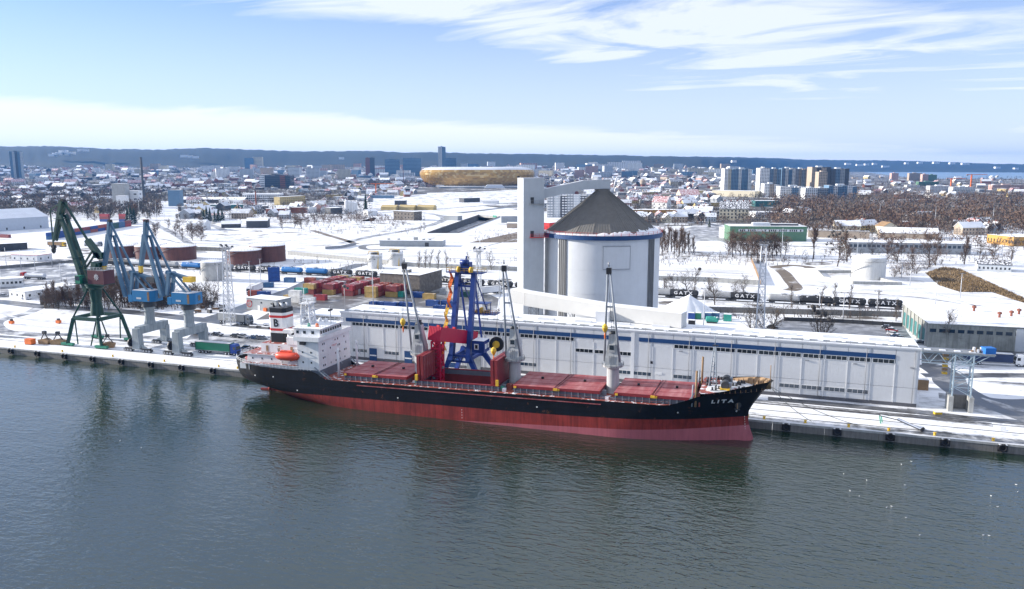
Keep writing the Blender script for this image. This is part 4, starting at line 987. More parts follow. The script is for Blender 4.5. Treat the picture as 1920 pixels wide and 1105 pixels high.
# ================================================================== ship loader
ld = thing('ship_loader', 'blue portal ship loader with red boom box standing over the open hold', 'crane', (-84.6, 0, 0))
for k, x in ((0, -2.7), (1, 2.5)):
    b = MB(); b.bar((x, 4.2, 7.6), (x * 0.94, 9.6, 32.3), 1.25, 'loader_blue', h=1.7); b.build('mast', ld)
b = MB()
for z in (9.0, 28.4, 31.9):
    y = lerp(4.2, 9.6, (z - 7.6) / 24.7); b.bar((-2.7, y, z), (2.5, y, z), 0.5, 'loader_blue')
b.bar((-2.6, 8.8, 28.4), (2.4, 9.2, 30.3), 0.3, 'loader_blue'); b.build('mast_crossbar', ld)
for x in (-2.0, 2.4):
    for y1 in (13.8,): MB().bar((x, 9.6, 31.0), (x + 0.9, y1, 9.0), 0.42, 'loader_blue').build('back_stay', ld)
    MB().bar((x + 0.6, 9.8, 30.0), (x + 1.5, 16.0, 20), 0.25, 'loader_blue').build('back_tie', ld)
for x0, y0, x1, y1 in ((-2.7, 4.2, -6.0, 4.0), (2.5, 4.2, 6.6, 4.0), (-2.7, 13.8, -6.0, 14.5), (2.5, 13.8, 8.6, 14.5)):
    MB().bar((x0, y0, 9.4), (x1, y1, 0.9), 1.2, 'loader_blue', h=1.5, w1=0.8).build('portal_leg', ld)
for x1, y1 in ((-6.0, 4.0), (6.6, 4.0), (-6.0, 14.5), (8.6, 14.5)):
    b = MB(); b.box(x1 - 1.9, x1 + 1.9, y1 - 0.45, y1 + 0.45, 0.35, 1.1, 'loader_blue')
    for q in (-1.3, -0.4, 0.4, 1.3): b.cyl((x1 + q, y1 - 0.3, 0.42), (x1 + q, y1 + 0.3, 0.42), 0.34, 'steel_dk', n=10)
    b.build('bogie', ld)
b = MB()
for y in (4.2, 13.8):
    for z in (7.4, 9.2): b.bar((-3.4, y, z), (3.2, y, z), 0.5, 'loader_blue')
    for q in range(6): b.bar((-3.2 + q * 1.1, y, 7.4 if q % 2 else 9.2), (-2.1 + q * 1.1, y, 9.2 if q % 2 else 7.4), 0.22, 'loader_blue')
for x in (-3.0, 2.9): b.bar((x, 4.2, 8.2), (x, 13.8, 8.2), 0.8, 'loader_blue')
for q in range(6): b.bar((-3.0, 4.2 + q * 1.6, 8.3), (2.9, 5.8 + q * 1.6, 8.3), 0.2, 'loader_blue')
b.build('portal_truss', ld)
MB().bar((-6.0, 14.5, 1.4), (8.6, 14.5, 1.4), 0.5, 'loader_blue').build('sill_beam', ld)
bo = ob('boom', None, ld, (-2.5, -8.2, 15.9), math.radians(80)); bo.rotation_euler.y = math.radians(14)
MB().box(0, 19.5, -2.0, 2.0, 0, 3.8, 'loader_red').build('boom_housing', bo)
b = MB()
for q in range(8): b.box(-0.06, 0.0, -1.9 + q * 0.5, -1.84 + q * 0.5, 0.1, 3.7, 'loader_red')
b.build('housing_rib', bo)
for q in (0.5, 4.5, 8.5): MB().box(q, q + 0.7, -0.8, -0.1, 3.7, 4.3, 'red').build('roof_vent', bo)
b = MB(); lattice(b, -1.9, -7.0, 2.2, 15.6, 2.3, 2.5, 'loader_red', 7, 0.4, 0.28)
b.cyl((-1.9, -7.0, 1.2), (-1.9, -7.0, 15.8), 0.62, 'loader_red', n=12); b.build('screw_elevator', ld)
MB().lathe([(0.9, 0), (1.0, 0.6), (0.4, 1.5)], 'steel_lt', 12, c=(-1.9, -7.0, 0.4)).build('loading_spout', ld)
random.seed(4); b = MB()
for q in range(14):
    z = 4 + q * 0.68; a = q * 2.1; b.box(-1.9 + math.cos(a) * 1.4 - 0.3, -1.9 + math.cos(a) * 1.4 + 0.3, -7.0 + math.sin(a) * 1.4 - 0.3, -7.0 + math.sin(a) * 1.4 + 0.3, z, z + 0.6, ['orange', 'loader_red', 'steel', 'loader_red'][q % 4])
b.build('elevator_fitting', ld)
cb = MB().box(4.0, 7.6, 3.2, 7.6, 10.6, 14.0, 'loader_blue', top='snow').build('operator_cab', ld)
MB().box(4.7, 6.0, 3.14, 3.2, 11.5, 13.1, 'white').build('window', cb); MB().box(4.95, 5.75, 3.10, 3.14, 11.75, 12.85, 'glass').build('window', cb)
for y in (4.0, 5.9): MB().box(7.6, 7.66, y, y + 1.2, 11.6, 13.0, 'white').build('window', cb)
b = MB(); b.lathe([(0.3, 9.0), (2.3, 9.0), (2.3, 9.7), (0.3, 9.7)], 'black', 20, c=(0, 0, 0), axis='Z')
b2 = MB(); 
cr = ob('cable_reel', None, ld, (9.4, 8.6, 12.2))
MB().cyl((0, -0.35, 0), (0, 0.35, 0), 2.1, 'black', n=24).build('reel_drum', cr); MB().cyl((0.0, -0.5, 0), (0.0, -0.34, 0), 1.05, 'yellow', n=16).build('reel_hub', cr); MB().bar((0, 0.6, 0), (-4, 1.0, -2), 0.4, 'loader_blue').build('reel_arm', cr)
# machinery head and platforms
head_ = ob('machinery_head', None, ld, (0, -0.5, -3.1))
b = MB(); b.box(-1.5, 1.2, 9.2, 11.6, 35.6, 38.2, 'loader_blue'); b.cyl((-1.3, 9.0, 38.3), (1.0, 9.0, 38.3), 0.8, 'loader_blue', n=12); b.bar((-0.2, 10, 38), (0.1, 10, 40), 0.35, 'loader_blue'); b.build('winch_house', head_)
for x in (-2.2, 1.6): MB().cyl((x, 8.8, 36.2), (x + 0.6, 8.8, 36.2), 0.9, 'yellow', n=12).build('rope_sheave', head_)
b = MB(); b.box(-5.6, 5.4, 8.4, 12.2, 35.2, 35.45, 'loader_blue'); b.build('head_platform', head_)
b = MB(); rail(b, [(-5.5, 8.5, 35.45), (5.3, 8.5, 35.45), (5.3, 12.1, 35.45), (-5.5, 12.1, 35.45), (-5.5, 8.5, 35.45)], 1.1, 'yellow', 0.07); b.build('platform_railing', head_)
b = MB(); b.box(-0.8, 7.6, 12.5, 17.0, 19.6, 19.85, 'loader_blue'); b.box(0.0, 5.0, 13.0, 16.5, 22.6, 22.8, 'loader_blue')
for x, y in ((0.2, 13.2), (4.8, 13.2), (4.8, 16.3), (0.2, 16.3)): b.bar((x, y, 19.8), (x, y, 22.6), 0.2, 'loader_blue')
b.build('machine_platform', ld)
b = MB(); rail(b, [(-0.7, 12.6, 19.85), (7.5, 12.6, 19.85), (7.5, 16.9, 19.85)], 1.1, 'rust_tan', 0.1, 0.8)
for q in range(5): b.box(0.4 + q, 1.0 + q, 13.6, 15.2, 19.9, 20.4 + (q % 3) * 0.5, ['rust_tan', 'steel_dk', 'yellow'][q % 3])
b.build('drive_unit', ld)
# zig-zag stairs up the left mast
for q in range(11):
    z0, z1 = 10 + q * 2.0, 12.0 + q * 2.0; y0 = lerp(4.2, 9.6, (z0 - 7.6) / 24.7); s_ = 0.8 if q % 2 else -0.8
    b = MB(); b.bar((-4.4 - (0.6 if q < 6 else 0), y0 - s_, z0), (-4.4 - (0.6 if q < 6 else 0), y0 + s_, z1), 0.7, 'orange' if q > 5 else 'yellow', h=0.12)
    rail(b, [(-4.75 - (0.6 if q < 6 else 0), y0 - s_, z0), (-4.75 - (0.6 if q < 6 else 0), y0 + s_, z1)], 1.1, 'orange' if q > 5 else 'yellow', 0.1, 0.9)
    b.build('stair_flight', ld)
# ================================================================== steel trestle at the right end of the warehouse
ts = thing('steel_trestle', 'blue-grey lattice trestle on a concrete plinth right of the warehouse', 'trestle', (45.2, 25.0, 0))
for x in (-2.3, 2.3):
    MB().box(x - 0.55, x + 0.55, -2.2, 2.2, 0, 4.0, 'concrete_lt').build('plinth_wall', ts)
MB().box(-1.75, 1.75, 1.2, 1.8, 0, 3.7, 'concrete').build('plinth_panel', ts)
for x in (-2.1, 2.1):
    for y in (-1.6, 1.6): MB().box(x - 0.16, x + 0.16, y - 0.16, y + 0.16, 4.0, 15.2, 'galv').build('column', ts)
b = MB()
for y in (-1.6, 1.6):
    for q in range(5):
        z = 4.3 + q * 2.1; s_ = 1 if q % 2 else -1; b.bar((-2.1 * s_, y, z), (2.1 * s_, y, z + 2.1), 0.14, 'galv'); b.bar((-2.1, y, z + 2.1), (2.1, y, z + 2.1), 0.12, 'galv')
for x in (-2.1, 2.1):
    for q in range(5):
        z = 4.3 + q * 2.1; s_ = 1 if q % 2 else -1; b.bar((x, -1.6 * s_, z), (x, 1.6 * s_, z + 2.1), 0.12, 'galv')
b.build('bracing', ts)
b = MB()
for y in (-1.6, 1.6):
    for q in (12.3, 15.0): b.bar((-9.9, y, q), (2.1, y, q), 0.2, 'galv')
    b.bar((2.1, y, 15.0), (6.6, y, 15.0), 0.2, 'galv'); b.bar((2.1, y, 12.6), (5.6, y, 15.0), 0.16, 'galv')
    for q in range(6): b.bar((-9.9 + q * 2, y, 12.3 if q % 2 else 15.0), (-7.9 + q * 2, y, 15.0 if q % 2 else 12.3), 0.12, 'galv')
b.build('bridge_truss', ts)
MB().box(-9.9, 6.8, -1.9, 1.9, 15.12, 15.45, 'roof_grey').build('bridge_deck', ts)
for q in range(4): MB().box(-9 + q * 3.4, -7.6 + q * 3.4, -0.7, 0.3, 15.45, 15.6, 'snow').build('snow_patch', ts)
b = MB()
for q in range(6): b.box(-4.4, -3.2, -0.6, 0.6, 11.4 + q * 0.95, 11.9 + q * 0.95, 'yellow' if q % 2 == 0 else 'rust_tan')
b.build('stair_tower', ts, (0.2, 2.2, -2.6))
tag(MB().box(-1.3, 1.3, -1.2, 1.2, 0, 1.5, 'tarp_blue').build('tarpaulin_bale', None, (50.6, 25.0, 15.45), 0.3), 'blue tarpaulin bale on the end of the trestle bridge', 'tarpaulin')
b = MB()
for q in range(7): b.box(-1.2 + q * 0.42, -0.7 + q * 0.42, -0.6 + (q % 3) * 0.3, 0.1 + (q % 3) * 0.3, 0, 0.5 + (q * 7 % 4) * 0.25, ['wood', 'white', 'rust_tan', 'white'][q % 4])
tag(b.build('rubble_heap', None, (48.0, 25.2, 15.45)), 'heap of pale rubble beside the blue tarpaulin on the bridge', 'rubble')
# ================================================================== quay furniture
def GY(x, y, Y):
    d = ray(x, y); t = (Y - CAM.y) / d.y; return CAM + d * t
bol = MB().lathe([(0.34, 0), (0.28, 0.2), (0.24, 0.45), (0.36, 0.5), (0.36, 0.66), (0.05, 0.7)], 'yellow', 12).mesh('bollard')
bxs = [-250, -228.6, -207, -186, -165, -158, -6, -2, 7.6, 17.4, 26.2, 36, 48]
nm = ['leftmost', 'second', 'third', 'fourth', 'fifth', 'sixth', 'seventh', 'eighth', 'ninth', 'tenth', 'eleventh', 'twelfth', 'rightmost']
for i, X in enumerate(bxs): tag(ob('bollard', bol, None, (X, 1.3, 0.03)), 'yellow mooring bollard on the quay edge, %s from the left' % nm[i] if i not in (0, 12) else '%s yellow mooring bollard on the quay edge' % nm[i], 'bollard', 'yellow bollards along the quay edge')
fx = [-262 + 12 * k for k in range(10)] + [3.2 + 11.6 * k for k in range(6)]
def fender(i, X, left):
    e = thing('quay_fender', 'black rubber fender hung on the quay wall %s of the ship, %s from the left' % (('left', ORD(i)) if left else ('right', ORD(i - 10))), 'fender', (X, -0.14, -0.5), 0, 'black fenders along the quay wall')
    MB().box(-1.0, 1.0, -0.35, 0.0, -1.3, 0.1, 'black').build('fender_frame', e)
    b = MB()
    for q in range(16):
        a0, a1 = 2 * math.pi * q / 16, 2 * math.pi * (q + 1) / 16; b.cyl((0.75 * math.cos(a0), -0.55, -0.35 + 0.75 * math.sin(a0)), (0.75 * math.cos(a1), -0.55, -0.35 + 0.75 * math.sin(a1)), 0.26, 'rubber', n=8, caps=False)
    b.build('tyre', e); MB().box(-0.85, 0.85, -0.75, 0.0, 0.36, 0.44, 'snowthin').build('snow_cap', e)
for i, X in enumerate(fx): fender(i, X, i < 10)
# wrecked white boat frame lying on the quay
w = thing('gangway', 'snowy white gangway lying on the quay right of the bow', 'gangway', (29.5, 5.5, 0.05), math.radians(-22))
b = MB()
for y in (-0.6, 0.6): b.bar((-5, y, 1.9), (-1, y, 1.7), 0.2, 'steel_dk'); b.bar((-1, y, 1.7), (4.6, y, 0.2), 0.2, 'steel_dk')
b.build('side_rail', w); MB().box(-5, -1, -0.6, 0.6, 1.75, 1.9, 'snow').build('upper_step', w)
b = MB(); b.add([(-1, -0.6, 1.8), (-1, 0.6, 1.8), (4.6, 0.6, 0.3), (4.6, -0.6, 0.3)], [(0, 3, 2, 1)], 'snow'); b.build('lower_step', w)
b = MB(); b.bar((-4.6, -0.6, 0), (-5, -0.6, 1.9), 0.2, 'green_lt'); b.bar((-4.6, 0.6, 0), (-5, 0.6, 1.9), 0.2, 'green_lt'); b.cyl((4.6, -0.8, 0.35), (4.6, 0.8, 0.35), 0.35, 'rubber'); b.build('support_wheel', w)
tag(MB().box(-0.7, 0.7, -0.4, 0.4, 0, 0.1, 'snowthin').box(-0.6, 0.6, -0.05, 0.05, 0.1, 0.9, 'white').build('notice_board', None, (52, 10.5, 0.05)), 'small white notice board on the quay at far right', 'sign')
tag(MB().box(-0.9, 0.9, -0.5, 0.5, 0, 0.6, 'yellow', top='snow').build('rope_box', None, (39.5, 19.5, 0.05), 0.3), 'low yellow box on the snow near the trestle', 'box')
c_ = thing('generator_cabin', 'small tan cabin behind the right end of the warehouse', 'cabin', (36.6, 42.5, 0)); MB().box(0, 4.2, 0, 3.0, 0, 3.0, 'rust_tan', top='snowthin').build('wall', c_); MB().box(4.2, 4.26, 0.4, 1.4, 0.1, 2.1, 'steel_dk').build('door', c_)
# ================================================================== harbour cranes at the left
for k, rgb, kw in (
    ('cr_green', (0.008, 0.05, 0.036), dict(rough=0.45, var=0.25, rust=0.08)), ('cr_greenlt', (0.02, 0.2, 0.12), dict(rough=0.45, var=0.25, snow=0.15)),
    ('cr_maroon', (0.09, 0.02, 0.03), dict(rough=0.5, var=0.15)), ('cr_blue', (0.015, 0.16, 0.36), dict(rough=0.45, var=0.12, rust=0.05)),
    ('cr_steel', (0.085, 0.17, 0.26), dict(rough=0.5, var=0.2, rust=0.08)), ('cr_pale', (0.30, 0.34, 0.36), dict(rough=0.5, var=0.18, streak=0.35, rust=0.05)),
): mat(k, rgb, **kw)
gc = thing('harbour_crane', 'tall dark green level-luffing harbour crane with maroon cabin, leftmost of three', 'crane', (-227, 15.5, 0))
def gpt(x, y, o=gc, dy=0.0):
    p = GY(x, y, o.location.y + dy); return Vector((p.x - o.location.x, dy, p.z))
# portal: two near and two far legs on a square frame
HZ = 9.8
FE = [(-7.5, -6.5), (7.5, -6.5), (7.5, 6.5), (-7.5, 6.5)]; FR = [(-5.4, -5.2), (5.4, -5.2), (5.4, 5.2), (-5.4, 5.2)]
for (fx_, fy_), (tx, ty) in zip(FE, FR):
    MB().bar((fx_, fy_, 0.9), (tx, ty, HZ), 0.9, 'cr_green', h=1.1).build('portal_leg', gc)
    s_ = 1 if fx_ < 0 else -1
    MB().bar((fx_ + s_ * 4.6, fy_, 0.9), (tx + s_ * 0.6, ty, HZ), 0.4, 'cr_green').build('leg_strut', gc)
    b = MB(); b.box(fx_ - 2.6, fx_ + 2.6, fy_ - 0.5, fy_ + 0.5, 0.4, 1.2, 'cr_greenlt')
    for q in (-2, -0.8, 0.8, 2): b.cyl((fx_ + q, fy_ - 0.35, 0.45), (fx_ + q, fy_ + 0.35, 0.45), 0.4, 'steel_dk', n=10)
    b.build('bogie', gc)
for i in range(4):
    a, c2 = FR[i], FR[(i + 1) % 4]; MB().bar((*a, HZ), (*c2, HZ), 0.9, 'cr_green', h=1.2).build('portal_beam', gc)
    MB().bar((*a, HZ + 0.4), (a[0] * 0.32, a[1] * 0.32, 19.5), 0.55, 'cr_green').build('pylon_strut', gc)
MB().lathe([(2.3, HZ + 0.5), (1.7, 15), (2.1, 19.5), (2.9, 20.2), (2.9, 21.0)], 'cr_green', 16).build('slewing_column', gc)
hz0 = 21.6
ch = MB().box(-0.5, 6.6, -2.4, 2.4, hz0 + 0.1, hz0 + 4.9, 'cr_maroon', top='snowthin').build('machine_house', gc); ch['label'] = 'maroon machine house with a white wheel emblem'
b = MB(); rail(b, [(-0.4, -2.3, hz0 + 4.9), (6.5, -2.3, hz0 + 4.9), (6.5, 2.3, hz0 + 4.9), (-0.4, 2.3, hz0 + 4.9)], 1.0, 'steel_lt', 0.1); b.build('roof_railing', ch)
b = MB(); cx, cz = 3.4, hz0 + 2.6
for q in range(8):
    a = q * math.pi / 4; b.bar((cx, -2.44, cz), (cx + 1.15 * math.cos(a), -2.44, cz + 1.15 * math.sin(a)), 0.16, 'white', h=0.05)
for q in range(16):
    a0, a1 = q * math.pi / 8, (q + 1) * math.pi / 8; b.bar((cx + 0.75 * math.cos(a0), -2.44, cz + 0.75 * math.sin(a0)), (cx + 0.75 * math.cos(a1), -2.44, cz + 0.75 * math.sin(a1)), 0.05, 'white', h=0.2)
b.build('wheel_emblem', ch)
MB().lathe([(3.2, hz0 - 0.7), (3.3, hz0)], 'cr_green', 16).build('turntable', gc); MB().box(-6.6, 6.2, -2.6, 2.6, hz0 - 0.25, hz0 + 0.05, 'cr_green').build('slew_platform', gc)
MB().box(-5.6, -3.4, -3.0, -0.8, hz0 + 0.1, hz0 + 2.9, 'cr_greenlt').build('operator_cab', gc); MB().box(-5.4, -3.6, -3.05, -3.0, hz0 + 1.2, hz0 + 2.6, 'glass').build('cab_window', gc)
A = gpt
def beam(name, o, p, q, w, key, y=0.0, w1=None): return MB().bar(Vector(p) + Vector((0, y, 0)), Vector(q) + Vector((0, y, 0)), w, key, h=w * 1.1, w1=w1).build(name, o)
for y in (-1.1, 1.1):
    beam('boom', gc, A(168, 546), A(118, 403), 1.6, 'cr_green', y, 1.0)
    beam('jib', gc, A(118.5, 377), A(103, 452), 1.2, 'cr_green', y * 0.6, 0.6)
    beam('tower_frame', gc, A(176, 540), A(184, 492), 1.9, 'cr_green', y)
    beam('rear_frame', gc, A(190, 530), A(188, 492), 1.0, 'cr_green', y)
    beam('boom_strut', gc, A(158, 502), A(178, 470), 0.5, 'cr_green', y)
b = MB(); b.bar(A(119, 377), A(164, 450), 0.6, 'cr_green'); b.bar(A(164, 450), A(190, 484), 2.0, 'cr_green', h=1.6); b.build('tie_beam', gc)
b = MB(); b.bar(A(119, 377), A(94, 394), 0.4, 'cr_green'); b.bar(A(94, 394), A(100, 460), 0.35, 'cr_green'); b.bar(A(94, 395), A(118, 404), 0.3, 'cr_green'); b.build('jib_stay', gc)
b = MB(); b.cyl(A(118, 378) + Vector((0, -0.7, 0)), A(118, 378) + Vector((0, 0.7, 0)), 0.9, 'black', n=10); b.cyl(A(101, 463) + Vector((0, -0.6, 0)), A(101, 463) + Vector((0, 0.6, 0)), 0.7, 'black', n=10); b.build('sheave', gc)
MB().lathe([(0.1, 0.6), (0.8, 0.2), (0.7, -0.9), (0.2, -1.5)], 'steel_dk', 10, c=A(100.5, 468)).build('hook_block', gc)
for x, y in ((118, 410), (143, 482), (176, 505)): MB().box(-2.2, 1.8, -2.0, 2.0, -0.1, 0.1, 'cr_green').build('service_platform', gc, A(x, y))
b = MB(); b.box(-1.2, 2.6, -1.0, 1.0, 0, 2.0, 'cr_green'); b.build('winch_box', gc, A(184, 484))
# two blue cranes on grey half portals
def blue_crane(cx, cy, dxp, label, counter):
    o = thing('harbour_crane', label, 'crane', (cx, cy, 0), 0, 'blue harbour cranes')
    def A(x, y, dy=0.0): return gpt(x + dxp, y, o, dy)
    # half portal
    MB().box(-1.15, 1.15, -6.0, 7.2, 6.0, 8.6, 'cr_pale').build('portal_girder', o)
    b = MB(); b.extr([(-1.5, 1.0), (1.5, 1.0), (1.1, 8.0), (-1.1, 8.0)], -7.2, -5.0, 'cr_pale'); b.build('near_leg', o)
    b = MB(); b.extr([(-1.3, 1.0), (1.3, 1.0), (1.4, 7.0), (-1.4, 7.0)], 5.6, 7.4, 'cr_pale'); b.build('far_leg', o)
    for y in (-6.2, 6.6):
        b = MB(); b.box(-5.2, 5.2, y - 0.5, y + 0.5, 0.9, 1.5, 'steel_dk', top='snow')
        for s_ in (-1, 1):
            b.box(s_ * 3.9 - 1.8, s_ * 3.9 + 1.8, y - 0.6, y + 0.6, 0.3, 1.0, 'steel_dk')
            for q in (-1.2, 0, 1.2): b.cyl((s_ * 3.9 + q, y - 0.65, 0.5), (s_ * 3.9 + q, y + 0.65, 0.5), 0.42, 'steel', n=10)
            b.bar((s_ * 1.6, y, 2.2), (s_ * 4, y, 1.2), 0.5, 'cr_pale')
        b.build('bogie', o)
    MB().cyl((-2.6, -6.6, 3.2), (-2.0, -6.6, 3.2), 1.5, 'black', n=16).build('cable_drum', o)
    MB().lathe([(1.9, 8.6), (1.6, 10), (1.6, 13.5), (2.0, 14.6)], 'cr_pale', 16).build('column', o)
    MB().lathe([(2.9, 13.2), (2.95, 13.45)], 'cr_pale', 16).build('ring_platform', o)
    MB().lathe([(2.4, 14.6), (2.3, 16.6)], 'steel_dk', 14).build('slew_bearing', o)
    hb_ = MB(); hb_.prism([(-4.4, -2.6), (2.6, -2.6), (4.0, -1.0), (4.0, 2.4), (-4.4, 2.4)], 16.6, 20.4, 'cr_blue', 'snowthin'); hs = hb_.build('machine_house', o)
    MB().box(2.0, 2.8, -2.68, -2.55, 16.9, 20.0, 'wood').build('door', hs, None)
    MB().box(4.0, 4.06, 0.2, 1.4, 17.6, 19.4, 'glass').build('window', hs)
    o2 = MB().box(-2.6, -0.6, -2.66, -2.6, 17.4, 18.0, 'steel_lt').build('name_plate', hs)
    MB().box(-6.4, -4.7, -2.4, -0.4, 16.2, 18.6, 'cr_blue').build('operator_cab', o)
    for y in (-1.2, 1.2):
        beam('boom', o, A(241, 556), A(208, 442), 1.1, 'cr_steel', y, 0.7)
        beam('jib', o, A(206, 416), A(205, 444), 0.7, 'cr_steel', y * 0.5)
        beam('jib', o, A(204.5, 440), A(196.5, 498), 1.1, 'cr_steel', y * 0.35, 0.7)
        beam('gantry_post', o, A(250, 552), A(254, 510), 0.9, 'cr_steel', y)
        beam('back_strut', o, A(258, 516), A(289, 553), 0.5, 'cr_steel', y)
    b = MB(); b.bar(A(206, 416), A(253, 512), 0.55, 'cr_steel'); b.build('tie_bar', o)
    b = MB(); b.bar(A(244, 510), A(288, 523), 1.1, 'cr_steel'); b.bar(A(246, 510), A(243, 545), 0.4, 'cr_steel'); b.build('rocker_arm', o)
    MB().box(-1.6, 1.6, -1.3, 1.3, -0.9, 0.9, counter).build('counterweight', o, A(287, 524))
    MB().box(-0.5, 0.5, -0.6, 0.6, -1.4, 1.0, 'yellow').build('jib_tip', o, A(196, 504))
    MB().cyl((0, -0.6, 0), (0, 0.6, 0), 0.6, 'black', n=10).build('head_sheave', o, A(206, 415)); MB().lathe([(0.1, 0.6), (0.7, 0.1), (0.5, -0.8), (0.1, -1.4)], 'steel_dk', 10, c=A(196, 511)).build('hook_block', o)
    return o
blue_crane(-204.5, 16.0, 0, 'blue harbour crane with pale grey half portal, middle of the three cranes', 'steel_dk')
blue_crane(-188.0, 16.0, 68, 'blue harbour crane with yellow counterweight, nearest to the green truck', 'yellow')
# ================================================================== vehicles
for k, rgb in (('tr_green', (0.02, 0.17, 0.10)), ('tr_grey', (0.30, 0.31, 0.31)), ('tr_navy', (0.012, 0.03, 0.09)), ('cab_blue', (0.01, 0.05, 0.26)), ('cab_white', (0.75, 0.75, 0.75)), ('cab_grey', (0.2, 0.22, 0.25)), ('cab_red', (0.45, 0.02, 0.02))):
    mat(k, rgb, rough=0.35, var=0.1)
wheel = MB().cyl((0, -0.17, 0), (0, 0.17, 0), 0.5, 'rubber', n=14); wheel.cyl((0, -0.19, 0), (0, -0.17, 0), 0.28, 'steel_lt', n=10); wheel.cyl((0, 0.17, 0), (0, 0.19, 0), 0.28, 'steel_lt', n=10)
wheelm = wheel.mesh('wheel')
def truck(label, loc, rz, trailer, cab, tank=False, has_cab=True, group=None):
    e = thing('lorry' if has_cab else 'semi_trailer', label, 'truck' if has_cab else 'trailer', loc, rz, group)
    L = 13.4
    if tank:
        MB().lathe([(0.05, -6.6), (1.0, -6.45), (1.2, -6.0), (1.2, 6.0), (1.0, 6.45), (0.05, 6.6)], trailer, 18, c=(0, 0, 2.2), axis='X').build('tank', e)
    else:
        t_ = MB().box(-L / 2, L / 2, -1.25, 1.25, 1.15, 3.95, trailer, top='snowthin').build('trailer_box', e)
        b = MB()
        for x in (-L / 2, L / 2):
            for y in (-1.26, 1.26): b.box(x - 0.06, x + 0.06, y - 0.05, y + 0.05, 1.1, 4.0, 'steel_dk')
        for y in (-1.27, 1.27): b.box(-L / 2, L / 2, y - 0.03, y + 0.03, 1.05, 1.25, 'steel'); b.box(-L / 2, L / 2, y - 0.03, y + 0.03, 3.85, 4.0, 'steel')
        b.build('trailer_edge', e)
    MB().box(-L / 2 + 0.2, L / 2 - 0.2, -0.5, 0.5, 0.75, 1.05, 'steel_dk').build('chassis', e)
    for x in (-5.2, -3.9, -2.6):
        for y in (-1.05, 1.05): ob('wheel', wheelm, e, (x, y, 0.5))
    if has_cab:
        b = MB(); b.extr([(6.9, 0.7), (9.15, 0.7), (9.2, 1.9), (8.95, 3.1), (8.5, 3.7), (6.9, 3.75)], -1.22, 1.22, cab); c2 = b.build('cab', e)
        b = MB(); b.add([(9.2, -1.1, 1.95), (9.2, 1.1, 1.95), (8.97, 1.1, 3.05), (8.97, -1.1, 3.05)], [(0, 1, 2, 3)], 'glass'); o_ = b.build('windscreen', c2); o_.location.x = 0.02
        for y in (-1.24, 1.24): MB().box(7.9, 8.8, y - 0.01, y + 0.01, 2.0, 2.9, 'glass').build('side_window', c2)
        MB().box(9.18, 9.24, -0.9, 0.9, 0.9, 1.4, 'black').build('grille', c2)
        for x in (8.3, 6.2, 5.0):
            for y in (-1.05, 1.05): ob('wheel', wheelm, e, (x, y, 0.5))
        MB().box(3.6, 9.0, -0.45, 0.45, 0.5, 0.8, 'steel_dk').build('tractor_frame', e)
    return e
truck('green curtain-side lorry with blue cab parked on the quay', (-178.2, 16.0, 0.06), math.radians(2), 'tr_green', 'cab_blue')
p = G(443, 607); truck('grey curtain-side lorry behind the lattice mast left of the ship', (p.x - 1.5, p.y, 0.06), math.radians(-3), 'tr_grey', 'cab_grey')
truck('navy blue semi-trailer without cab beyond the trestle', (63.5, 81.5, 0.06), math.radians(3), 'tr_navy', 'cab_white', has_cab=False)
truck('white lorry cut by the right edge of the picture', (80.2, 82.6, 0.06), math.radians(182), 'cab_white', 'cab_white')
p = G(67, 524); truck('silver tank lorry with red cab on the left service road', (p.x, p.y, 0.06), math.radians(185), 'steel_lt', 'cab_red', tank=True)
p = G(172, 462); truck('silver tank lorry parked in front of the long container row', (p.x, p.y, 0.06), math.radians(6), 'steel_lt', 'cab_grey', tank=True)
p = G(452, 553); truck('white lorry coming down the yard road past the grey shed', (p.x + 2, p.y + 9, 0.06), math.radians(-75), 'cab_white', 'cab_white')
p = G(912, 553); truck('white box lorry parked behind the ship loader', (p.x, p.y, 0.06), math.radians(50), 'cab_white', 'cab_white')
p = G(105, 463); truck('brown lorry parked left of the long container row', (p.x, p.y, 0.06), math.radians(3), 'rust_tan', 'yellow')
for k, rgb in (('car_dark', (0.03, 0.035, 0.04)), ('car_grey', (0.22, 0.23, 0.25)), ('car_blue', (0.03, 0.07, 0.15)), ('car_red', (0.2, 0.02, 0.02)), ('car_white', (0.65, 0.66, 0.68))): mat(k, rgb, rough=0.3, var=0.08, snow=0.45)
cwm = MB().cyl((0, -0.11, 0), (0, 0.11, 0), 0.31, 'rubber', n=12).cyl((0, -0.12, 0), (0, -0.11, 0), 0.18, 'steel_lt', n=8).mesh('wheel')
cprot = {}
def car(label, loc, rz, key, group):
    e = thing('parked_car', label, 'car', loc, rz, group)
    if key not in cprot:
        b = MB(); b.extr([(-2.15, 0.35), (2.15, 0.35), (2.2, 0.7), (2.0, 0.85), (1.1, 0.95), (-2.0, 1.0), (-2.2, 0.75)], -0.86, 0.86, key)
        c2 = MB(); z0, z1 = 0.93, 1.45
        v = [(-1.75, -0.8, z0), (1.15, -0.8, z0), (1.15, 0.8, z0), (-1.75, 0.8, z0), (-1.25, -0.65, z1), (0.45, -0.65, z1), (0.45, 0.65, z1), (-1.25, 0.65, z1)]
        c2.add(v, [(0, 1, 5, 4), (1, 2, 6, 5), (2, 3, 7, 6), (3, 0, 4, 7)], 'glass'); r_ = MB().box(-1.28, 0.48, -0.67, 0.67, z1, z1 + 0.05, key)
        cprot[key] = (b.mesh('body'), c2.mesh('window_glass'), r_.mesh('roof'))
    for n_, m_ in zip(('body', 'window_glass', 'roof'), cprot[key]): ob(n_, m_, e)
    for x in (-1.35, 1.35):
        for y in (-0.78, 0.78): ob('wheel', cwm, e, (x, y, 0.31))
gq = 'cars parked on the quay'
